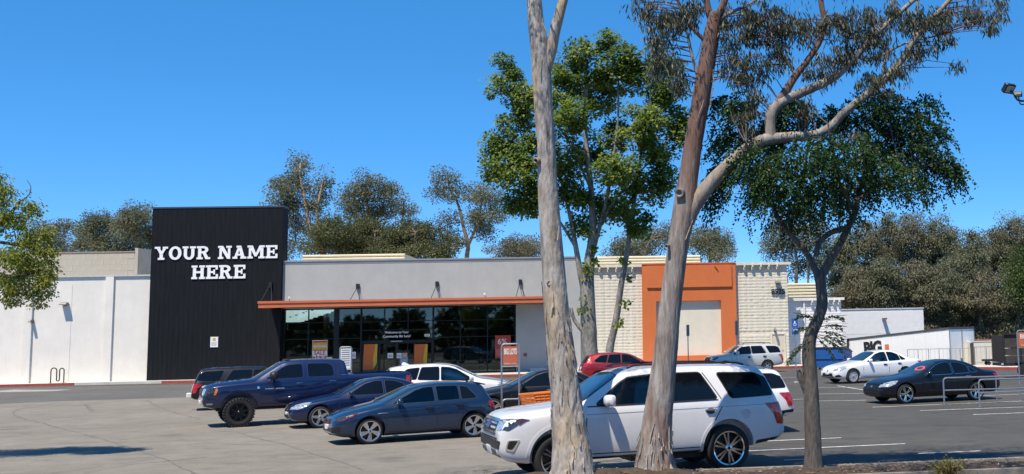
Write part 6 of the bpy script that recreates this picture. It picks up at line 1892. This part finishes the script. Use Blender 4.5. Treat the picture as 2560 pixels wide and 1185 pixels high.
far_tree('bushy_tree', 'rounded brown-green tree showing left of the large straight trunk', [(1290, 612, 40, 26), (1325, 615, 34, 24), (1255, 630, 40, 22), (1310, 640, 50, 20)], 90, [(1300, 665, 8), (1300, 640, 6), (1300, 615, 4)], LEAF_B, GB1)
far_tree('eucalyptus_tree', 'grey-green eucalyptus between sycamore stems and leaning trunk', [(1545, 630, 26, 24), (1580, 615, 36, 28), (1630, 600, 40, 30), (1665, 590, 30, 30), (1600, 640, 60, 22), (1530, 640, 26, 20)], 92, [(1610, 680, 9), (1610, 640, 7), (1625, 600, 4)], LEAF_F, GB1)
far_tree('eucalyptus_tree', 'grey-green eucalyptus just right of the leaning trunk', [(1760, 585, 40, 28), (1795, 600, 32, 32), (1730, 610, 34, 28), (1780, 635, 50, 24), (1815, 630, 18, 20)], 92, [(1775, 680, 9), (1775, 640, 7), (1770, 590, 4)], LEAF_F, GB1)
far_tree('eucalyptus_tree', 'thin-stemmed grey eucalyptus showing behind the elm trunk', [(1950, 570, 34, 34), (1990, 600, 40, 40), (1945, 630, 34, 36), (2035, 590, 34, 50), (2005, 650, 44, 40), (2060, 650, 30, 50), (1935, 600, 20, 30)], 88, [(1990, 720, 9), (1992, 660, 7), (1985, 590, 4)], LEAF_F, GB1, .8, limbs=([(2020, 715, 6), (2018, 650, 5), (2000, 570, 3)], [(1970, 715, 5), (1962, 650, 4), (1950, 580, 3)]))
GR = 'weeping eucalyptus grove at the right'
gro = [(2105, 585), (2165, 560), (2225, 540), (2280, 535), (2335, 550), (2385, 575), (2430, 590), (2480, 575), (2525, 550), (2575, 545)]
for i, (x, y) in enumerate(gro):
    Yg = 98+(i % 3)*3
    bl = [(x, y+12, 26, 22), (x-14, y+50, 36, 36), (x+16, y+60, 36, 38), (x-6, y+110, 46, 44), (x+12, y+165, 44, 44), (x-18, y+200, 40, 44), (x+6, y+245, 42, 40), (x, y+290, 46, 34)]
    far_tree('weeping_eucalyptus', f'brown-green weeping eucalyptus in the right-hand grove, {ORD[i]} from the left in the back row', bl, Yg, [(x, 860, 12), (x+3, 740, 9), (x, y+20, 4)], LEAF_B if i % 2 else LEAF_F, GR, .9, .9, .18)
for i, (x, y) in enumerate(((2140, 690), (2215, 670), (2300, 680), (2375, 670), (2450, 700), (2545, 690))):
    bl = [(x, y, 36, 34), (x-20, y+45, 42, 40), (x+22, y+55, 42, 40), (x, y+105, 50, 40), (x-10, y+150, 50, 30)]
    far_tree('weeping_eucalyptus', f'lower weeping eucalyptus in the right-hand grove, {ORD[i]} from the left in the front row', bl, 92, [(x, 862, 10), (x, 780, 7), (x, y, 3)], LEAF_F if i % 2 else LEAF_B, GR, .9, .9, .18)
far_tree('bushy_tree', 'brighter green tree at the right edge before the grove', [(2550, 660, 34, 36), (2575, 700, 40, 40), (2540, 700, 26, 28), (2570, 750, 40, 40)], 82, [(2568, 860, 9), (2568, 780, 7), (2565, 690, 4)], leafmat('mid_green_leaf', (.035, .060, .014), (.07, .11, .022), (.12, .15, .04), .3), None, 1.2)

# --- small shrub at the near kerb
sb = gnd(2372, 1186, .12)
sh = thing('roadside_shrub', (sb.x, sb.y, .0), 'small yellow-green seedling bush at the near kerb', 'shrub')
n_ = 95
st = np.tile([sb.x, sb.y, .06], (n_, 1))+RNG.normal(0, .03, (n_, 3))
dd = rnd_dir(n_)*np.array([.8, .6, 0])+np.array([0, 0, 1.])*RNG.uniform(.15, 1.3, (n_, 1))
SP, ST = strands(st, dd/np.linalg.norm(dd, axis=1, keepdims=True), RNG.uniform(.22, .55, n_), 18, .1, .008)
child(leaf_obj('foliage', SP, ST/np.linalg.norm(ST, axis=1, keepdims=True)+.8*rnd_dir(len(ST)), .045, .016, leafmat('shrub_leaf', (.12, .14, .025), (.26, .24, .05), (.42, .30, .08), .35), None), sh)
m = MB()
for i in range(n_):
    a = Vector(st[i]); d = Vector(dd[i]).normalized()
    m.tube([a, a+d*.15, a+d*.3], [.006, .004, .002], 4, cap=False)
child(m.build('stems', BARK_D, None), sh)
# fallen bark and leaf litter in the planter
n_ = 2600
s_ = RNG.uniform(-12, 6, n_); t_ = RNG.uniform(-.45, 1.2, n_)
keep = (t_ > .05) | (RNG.random(n_) < .35)
s_, t_ = s_[keep], t_[keep]
Pn = np.array([tuple(pl(a, b)) for a, b in zip(s_, t_)])
Pn[:, 2] = np.where(t_ > 0, .13+.10*np.sin(np.pi*np.clip(t_/1.15, 0, 1))*(np.exp(-((s_+3.3)/1.2)**2)+.5), .012)+RNG.uniform(.0, .04, len(Pn))
ax = rnd_dir(len(Pn))*np.array([1, 1, .04])
leaf_obj('leaf_litter', Pn, ax, RNG.uniform(.04, .13, len(Pn)), RNG.uniform(.015, .04, len(Pn)), leafmat('dry_litter', (.14, .085, .05), (.27, .19, .12), (.42, .33, .24), .1), None, nrm=np.tile([0, 0, 1.], (len(Pn), 1)), label='dry leaf and bark litter along the planter', cat='litter')

# --- trees and hedge across the street behind the viewer: they show only as reflections in the glass and paint
Pn, ti = [], []
for k in range(26):
    x = -95+k*6.4+RNG.uniform(-2, 2); y = -34+RNG.uniform(-5, 5); h = RNG.uniform(3.6, 7.4); r = RNG.uniform(2.2, 3.8)
    n = 420
    d = rnd_dir(n)*(.4+.6*RNG.random((n, 1)))**.5
    Pn.append(np.array([x, y, h*.62])+d*np.array([r, r, h*.40])); ti.append(RNG.random(n))
n = 3200
Pn.append(np.stack([RNG.uniform(-100, 75, n), RNG.uniform(-31, -29, n), RNG.uniform(0, 2.6, n)], 1)); ti.append(RNG.random(n))
Pn = np.concatenate(Pn)
leaf_obj('roadside_trees', Pn, rnd_dir(len(Pn)), 1.1, .95, leafmat('roadside_leaf', (.025, .04, .012), (.05, .075, .02), (.09, .10, .035), .2), None, tint=np.concatenate(ti), label='row of roadside trees and hedge across the street, seen only in reflections', cat='trees')
# ------------------------------------------------------------------ street furniture and other objects
def tubes(name, paths, r, mat, parent, n=8):
    m = MB()
    for p_ in paths: m.tube(p_, r, n)
    return m.build(name, mat, parent, 40)
def arc(pts, r=.06, n=4):                               # round the corners of a 3D path
    out = [Vector(pts[0])]
    for a, b, c in zip(pts, pts[1:], pts[2:]):
        a, b, c = Vector(a), Vector(b), Vector(c)
        A, B = b+(a-b).normalized()*r, b+(c-b).normalized()*r
        out += [A*(1-t/n)**2+b*2*(t/n)*(1-t/n)+B*(t/n)**2 for t in range(n+1)]
    out.append(Vector(pts[-1]))
    return out
SIGNO = pm('corral_sign_orange', (.50, .13, .07), .5, var=.06)
def corral_sign(name, p, rz, top, h0, w, label, panel, extra=None):
    o = thing(name, p, label, 'sign', rz)
    tubes('frame', [arc([(-w/2, 0, 0), (-w/2, 0, top), (w/2, 0, top), (w/2, 0, 0)], .08)], .024, STEEL, o)
    tubes('cross_bar', [[(-w/2, 0, h0-.03), (w/2, 0, h0-.03)]], .018, STEEL, o)
    bx('sign_panel', (-w/2+.035, w/2-.035, -.012, .012, h0, top-.06), panel, o)
    return o
# left cart corral
pc = at(1276, 1015, 29.0); pc.z = 0
cs = corral_sign('corral_sign', pc, R(12), 2.26, 1.72, .44, 'orange cart return sign on two steel posts beside the white SUV', SIGNO)
text('lettering', 'BIG LOTS', .20, PW, cs, (0, -.016, 2.06), depth=.004, bold=.008).scale = (.38, 1, 1)
text('lettering', 'Return carts', .06, PW, cs, (0, -.016, 1.76), depth=.003)
tubes('guard_rail', [arc([(-.2, 0, 0), (-.2, 0, .86), (2.6, .35, .86), (2.6, .35, 0)], .1), [(-.2, 0, .45), (2.6, .35, .45)]], .022, STEEL, cs)
CARTO = pm('cart_orange', (.62, .16, .015), .45, var=.08)
def cart(p, rz, label):
    o = thing('shopping_cart', p, label, 'cart', rz, 'orange shopping carts in the corral')
    m = MB()
    A = [(-.28, -.24, .52), (-.28, .24, .52), (.50, -.30, .52), (.50, .30, .52)]
    B_ = [(-.42, -.27, 1.0), (-.42, .27, 1.0), (.56, -.33, 1.06), (.56, .33, 1.06)]
    for k in range(8):
        z = k/7
        q = [tuple(Vector(A[i]).lerp(Vector(B_[i]), z)) for i in (0, 1, 3, 2)]
        m.tube(q+[q[0]], .012 if k not in (0, 7) else .02, 5, cap=False)
    for k in range(9):
        t = k/8
        for i, j in ((0, 2), (1, 3)):
            m.tube([Vector(A[i]).lerp(Vector(A[j]), t), Vector(B_[i]).lerp(Vector(B_[j]), t)], .009, 4, cap=False)
        m.tube([Vector(A[0]).lerp(Vector(A[2]), t), Vector(A[1]).lerp(Vector(A[3]), t)], .009, 4, cap=False)
    m.build('basket', CARTO, o)
    tubes('handle', [arc([(.54, -.30, .98), (.68, -.30, 1.10), (.68, .30, 1.10), (.54, .30, .98)], .05)], .02, pm('handle_grey', (.25, .22, .2), .5), o)
    tubes('chassis', [arc([(.50, s, .55), (.52, s, .22), (-.34, s*.85, .16)], .06) for s in (-.24, .24)], .016, STEEL, o)
    for x, y in ((-.32, -.2), (-.32, .2), (.48, -.24), (.48, .24)):
        MB().lathe([(0, -.02), (.055, -.02), (.06, 0), (.055, .02), (0, .02)], 12).build('castor', RUBBER, o, 40, loc=(x, y, .06))
for i in range(3):
    cart((pc.x+.75+i*.36, pc.y-.55+i*.075, 0), R(12), ('frontmost', 'middle', 'hindmost')[i]+' orange shopping cart nested in the row under the corral sign')
# white legend sign near the entrance
pg = at(863, 960, 45.5); pg.z = 0
ls = corral_sign('legend_sign', pg, R(8), 2.14, 1.28, .46, 'white text sign in a steel frame behind the pickup bed', WHITEP)
for i in range(8): bx('text_line', (-.16, .16, -.018, -.013, 2.0-i*.085, 2.03-i*.085), pm('sign_text', (.12, .12, .13), .7), ls)
# right cart corral railings
for (x, y, lab) in ((2361, 1012, 'farther steel railing of the right cart corral'), (2449.6, 1019, 'nearer steel railing of the right cart corral')):
    q = gnd(x, y)
    o = thing('cart_railing', (q.x, q.y, 0), lab, 'railing', R(8))
    Lr = 4.6
    tubes('rail', [arc([(0, 0, 0), (0, 0, .84), (Lr, 0, .84), (Lr, 0, 0)], .12)], .026, STEEL, o)
    tubes('rail', [[(0, 0, .45), (Lr, 0, .45)]], .022, STEEL, o)
    tubes('post', [[(1.75, 0, 0), (1.75, 0, .83)]], .022, STEEL, o)
    MB().lathe([(0, 0), (.07, 0), (.07, .012), (0, .012)], 12, axis='z').build('foot_plate', STEEL, o, loc=(0, 0, .006))
pr = gnd(2549, 1003)
rs = corral_sign('corral_sign', (pr.x+.32, pr.y, 0), R(8), 2.28, 1.75, .6, 'orange cart return sign cut by the right edge', pm('corral_sign_bright', (.62, .15, .05), .5))
text('lettering', 'BIG', .2, PW, rs, (-.06, -.016, 2.08), depth=.004, bold=.006); text('lettering', 'Return carts', .07, PW, rs, (0, -.016, 1.80), depth=.003)
# parking signs
BLUE = pm('sign_blue', (.02, .10, .42), .5, var=.05)
def post_sign(x, ytop, ybot, Y, w, h, mat, label, two=False):
    b = at(x, ybot, Y); z1 = at(x, ytop, Y).z
    o = thing('parking_sign', (b.x, Y, 0), label, 'sign', R(6))
    tubes('post', [[(0, 0, 0), (0, 0, z1)]], .03, STEEL, o)
    bx('sign_panel', (-w/2, w/2, -.05, -.034, z1-h, z1), mat, o)
    if two:
        bx('sign_panel', (-w/2, w/2, -.05, -.034, z1-h*1.75, z1-h-.02), mat, o)
    return o, z1
bpx = gnd(1990, 956)
o, z1 = post_sign(1991, 797, 956, bpx.y, .30, .42, BLUE, 'blue accessible parking sign on a steel post left of the elm trunk', True)
MB().lathe([(.055, -.006), (.075, -.006), (.075, .0), (.055, .0)], 16, closed=True).build('wheelchair_symbol', WHITEP, o, loc=(.0, -.052, z1-.26))
bx('wheelchair_symbol', (-.03, .02, -.056, -.051, z1-.24, z1-.10), WHITEP, o); text('lettering', 'VAN', .12, WHITEP, o, (0, -.053, z1-.52), depth=.003, bold=.004)
tubes('foot', [[(0, 0, 0), (0, 0, .04)]], .12, CONC, o)
GREYS = pm('sign_back', (.26, .25, .23), .6, .3)
post_sign(1721, 812, 905, 63, .17, .62, GREYS, 'thin sign post standing before the cream panel')
post_sign(1843, 802, 900, 62.5, .16, .8, GREYS, 'thin sign post at the right edge of the orange portal')
# bike rack
q = fw(U(141, 950, -.35), -.35, .147)
o = thing('bike_rack', q, 'black wave bike rack against the white wall', 'bike rack', FYAW)
pts = [(-.34, 0, 0), (-.34, 0, .75)]
pts += [(-.34+.17*(1-math.cos(math.pi*k/6)), 0, .75+.16*math.sin(math.pi*k/6)) for k in range(1, 7)]
pts += [(0, 0, .2)]+[(.0+.085*(1-math.cos(math.pi*k/6)), 0, .2-.085*math.sin(math.pi*k/6)) for k in range(1, 7)]+[(.17, 0, .75)]
pts += [(.17+.13*(1-math.cos(math.pi*k/6)), 0, .75+.13*math.sin(math.pi*k/6)) for k in range(1, 7)]+[(.43, 0, 0)]
tubes('bent_tube', [pts], .035, DARKMETAL, o)
for x in (-.34, .43): bx('foot_plate', (x-.08, x+.08, -.08, .08, 0, .012), DARKMETAL, o)
# dumpster
q = fw(0, 0, 0)
pd = at(2084, 915, 69.5); pd.z = .15
o = thing('dumpster', (pd.x, 69.2, .0), 'blue steel dumpster with dark sloping lid beside the annex', 'dumpster', R(-28))
DB = pm('dumpster_blue', (.012, .085, .30), .55, var=.12, scale=3)
MB().prism([(-.75, .12), (.75, .12), (.75, 1.0), (-.75, 1.28)], -.9, .9, 'x').build('bin', DB, o)
lid = MB().prism([(-.80, 1.285), (.80, .995), (.80, 1.05), (.1, 1.30), (-.80, 1.345)], -.93, .93, 'x').build('lid', pm('lid_dark', (.045, .06, .075), .6), o)
for x in (-.6, .6): bx('lid_strap', (x-.04, x+.04, -.5, .5, 1.32, 1.35), DARKMETAL, lid)
for s in (-1, 1): bx('fork_pocket', (s*.905-.03*s-.05, s*.905+.05, -.4, .4, .62, .78), DB, o)
bx('front_rib', (-.88, .88, -.80, -.752, .62, .72), DB, o)
for x in (-.7, .7):
    for y in (-.6, .6): MB().lathe([(0, -.03), (.06, -.03), (.06, .03), (0, .03)], 10).build('castor', RUBBER, o, loc=(x, y, .06))
# box trailer in the dock
TW_ = pm('trailer_white', (.80, .80, .79), .45, var=.05, scale=.6)
cor = at(2372, 820, 70.2)
psi = R(50)
tl = thing('box_trailer', (cor.x, cor.y, -1.55), 'white box trailer with black BIG lettering backed into the dock', 'trailer', math.pi-psi)
# local +x runs from the rear corner towards the dock, local -y ... the visible long side lies at y = 0
tilt = R(-4.2); Lt, Wt, Ht = 8.6, 2.5, 2.7
zt_ = cor.z+1.55
def tp(x, z): return zt_+x*math.tan(tilt)-z
m = MB()
def slab(x0_, x1_, y0_, y1_, d0, d1):
    v = [(x, y, tp(x, d)) for d in (d1, d0) for x, y in ((x0_, y0_), (x1_, y0_), (x1_, y1_), (x0_, y1_))]
    i = len(m.v); m.v += v
    for q in ((0, 3, 2, 1), (4, 5, 6, 7), (0, 1, 5, 4), (1, 2, 6, 5), (2, 3, 7, 6), (3, 0, 4, 7)): m.f.append(tuple(i+k for k in q)); m.m.append(0)
sy = -1
slab(0, Lt, sy*Wt if sy < 0 else 0, 0 if sy < 0 else Wt, 0, Ht); m.build('cargo_box', TW_, tl)
m = MB(); slab(-.03, Lt+.03, -Wt-.03, .03, -.05, .09); m.build('top_rail', pm('rail_dark', (.10, .10, .11), .5, .4), tl)
m = MB(); slab(0, Lt, .002, .02, 2.2, 2.45); m.build('side_band', pm('band_grey', (.45, .46, .48), .5, .4), tl)
m = MB(); slab(Lt-.10, Lt+.02, -.02, .10, -.02, Ht); m.build('corner_post', pm('rail_dark', (.10, .10, .11)), tl)
for k in range(1, 9):
    m = MB(); slab(k*.95-.004, k*.95+.004, .002, .004, .1, 2.15); m.build('side_panel_seam', pm('seam_grey', (.5, .51, .53), .5), tl)
for yy in (-.02, -Wt/2, -Wt+.02):
    m = MB(); slab(-.03, -.002, yy-.03, yy+.03, .1, Ht-.05); m.build('door_post', STEEL, tl)
m = MB(); slab(-.05, -.03, -1.15, -1.05, 1.9, 2.3); m.build('door_latch', DARKMETAL, tl)
for x in (1.2, 2.3):
    for y in (-.25, -2.25):
        MB().lathe([(0, -.12), (.3, -.12), (.48, -.11), (.5, 0), (.48, .11), (.3, .12), (0, .12)], 20).build('wheel', RUBBER, tl, 40, loc=(x, y, .5-.2))
tm = text_mesh('BIG', 1.12, .02, .05, 'CENTER', .9)
tm.materials.clear(); tm.materials.append(pm('letter_black', (.012, .012, .012), .6))
tm.transform(Matrix.Rotation(math.pi, 4, 'Z') @ Matrix.Rotation(R(90), 4, 'X') )
lo = add('lettering', tm, tl, (6.35, .02, tp(6.35, .78)), (0, -tilt, 0))
bx('logo_patch', (4.95, 5.3, .003, .012, tp(5, 1.5), tp(5, .62)), pm('logo_orange', (.62, .17, .05), .5), tl)
# dock fence, posts, cream enclosure, far shelter
def fence(name, a, b, h, n, label, mat=STEEL):
    o = thing(name, (a.x, a.y, a.z), label, 'fence')
    d = b-a
    for k in range(n+1):
        p_ = d*(k/n)
        tubes('post', [[(p_.x, p_.y, 0), (p_.x, p_.y, h)]], .022, mat, o, 6)
    tubes('rail', [[(0, 0, h), (d.x, d.y, h)]], .022, mat, o, 6)
    tubes('rail', [[(0, 0, h*.12), (d.x, d.y, h*.12)]], .015, mat, o, 6)
    me = MB()
    nb = int(d.length/.25)
    for k in range(nb):
        p_ = d*((k+.5)/nb); me.tube([(p_.x, p_.y, h*.12), (p_.x, p_.y, h)], .006, 4, cap=False)
    me.build('mesh_wires', mat, o)
    return o
fa, fb = at(2270, 915, 66.2), at(2428, 915, 66.6); fa.z = fb.z = .147
fence('dock_fence', fa, fb, 1.0, 6, 'low grey wire fence in front of the box trailer')
fa, fb = at(2438, 915, 66.8), at(2700, 915, 67.4); fa.z = fb.z = .147
fence('dock_fence', fa, fb, 1.05, 9, 'low grey wire fence in front of the cream enclosure')
q = at(2432, 915, 66.7)
o = thing('steel_bollard', (q.x, q.y, .147), 'dark square post at the corner of the trailer', 'post'); bx('shaft', (-.09, .09, -.09, .09, 0, 1.25), pm('rust_post', (.05, .04, .035), .7), o); bx('cap', (-.10, .10, -.10, .10, 1.251, 1.28), DARKMETAL, o)
q0, q1 = at(2436, 915, 70), at(2520, 915, 70)
o = thing('trash_enclosure', (q0.x, q0.y, 0), 'cream block enclosure at the right behind the fence', 'enclosure', R(6))
w_ = (q1-q0).length
bx('wall', (0, w_*.55, 0, .3, 0, 1.45), CREAM, o); bx('wall', (w_*.55+.01, w_*1.05, -.1, .3, 0, 1.40), pm('enclosure_grey', (.40, .37, .31), .9), o); bx('coping', (-.03, w_*.55, -.03, .34, 1.452, 1.50), CREAM, o)
bx('wall', (0, .3, .302, 4, 0, 1.45), CREAM, o)
q = at(2490, 910, 66.3)
o = thing('wheel_dolly', (q.x, q.y, .147), 'dark flat dolly lying in front of the cream enclosure', 'dolly', R(6))
bx('deck', (-.75, .75, -.3, .3, .22, .34), DARKMETAL, o)
for x in (-.5, .5):
    for y in (-.22, .22): MB().lathe([(0, -.04), (.11, -.04), (.11, .04), (0, .04)], 12).build('wheel', RUBBER, o, loc=(x, y, .11))
q0, q1 = at(2440, 850, 84), at(2528, 850, 84)
o = thing('shelter', (q0.x, q0.y, 0), 'low open shelter with rusty red roof beam at the foot of the grove', 'shelter', R(6))
w_ = (q1-q0).length
RUST = pm('rust_red', (.25, .07, .04), .7, var=.2)
bx('roof_beam', (-.1, w_, -.1, .1, q0.z-.35, q0.z-.08), RUST, o); bx('roof', (-.1, w_, -.12, 3, q0.z-.079, q0.z+.02), pm('rust_roof', (.22, .09, .06), .8, var=.3), o)
for k in range(4): bx('post', (k*w_/3.1-.06, k*w_/3.1+.06, -.06, .06, 0, q0.z-.351), RUST, o)
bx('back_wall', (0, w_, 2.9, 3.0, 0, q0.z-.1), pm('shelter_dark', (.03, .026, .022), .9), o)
# black utility trailer at the right edge
q = gnd(2552, 944)
o = thing('utility_trailer', (q.x, q.y, 0), 'black stake-side utility trailer cut by the right edge', 'trailer', R(4))
TB = pm('trailer_black', (.02, .018, .017), .6, var=.2)
bx('deck', (-.8, 3.4, -.1, 1.6, .55, .68), TB, o)
for k in range(6): bx('stake', (-.8+k*.8, -.74+k*.8, -.12, -.06, .681, 2.0), TB, o)
for z in (.72, 1.06, 1.40, 1.72): bx('side_board', (-.78, 3.35, -.058, -.03, z, z+.30), pm('board_brown', (.05, .042, .036), .8, var=.3, scale=3), o)
bx('end_board', (-.795, -.765, -.03, 1.6, .72, 1.98), TB, o); bx('top_rail', (-.82, 3.4, -.13, -.03, 2.001, 2.06), TB, o)
bx('tail_lamp', (-.83, -.80, .0, .2, .60, .68), WHITEP, o)
for x in (.15, 1.0): MB().lathe([(0, -.1), (.2, -.1), (.34, -.09), (.35, 0), (.34, .09), (0, .1)], 24).build('wheel', RUBBER, o, 40, loc=(x, -.18, .35))
bx('fender', (-.3, 1.45, -.30, -.121, .72, .76), TB, o)
# flood light on a pole outside the frame
Yf = 33
b = at(2640, 1000, Yf)
o = thing('flood_light_pole', (b.x, Yf, 0), 'twin flood light arm reaching in from the upper right edge', 'flood light')
A0, A1 = at(2640, 254, Yf), at(2544, 252, Yf)
tubes('pole', [[(0, 0, 0), (0, 0, A0.z+.4)]], .09, DARKMETAL, o)
rel = lambda v: v-Vector((b.x, Yf, 0))
tubes('arm', [arc([rel(A0), rel(A1), rel(at(2536, 238, Yf))], .1)], .03, DARKMETAL, o); tubes('arm', [arc([rel(at(2640, 262, Yf)), rel(at(2550, 261, Yf)), rel(at(2546, 240, Yf))], .06)], .02, DARKMETAL, o)
def head(x, y, s, rz, rx):
    h = add('lamp_head', None, o, rel(at(x, y, Yf)), (R(rx), 0, R(rz)))
    MB().bbox(-.20*s, .20*s, -.15*s, .15*s, -.05, .06, .02).build('housing', DARKMETAL, h)
    bx('lens', (-.15*s, .15*s, -.11*s, .11*s, -.062, -.051), pm('led_lens', (.5, .47, .38), .3, var=.3, scale=40), h)
    for k in range(5): bx('fin', (-.16*s+k*.08*s-.008, -.16*s+k*.08*s+.008, -.13*s, .13*s, .061, .10), DARKMETAL, h)
head(2522, 221, 1.0, 35, -50); head(2545, 236, .6, -20, -20)
tubes('bracket', [[rel(at(2526, 226, Yf)), rel(at(2538, 240, Yf))]], .03, DARKMETAL, o)
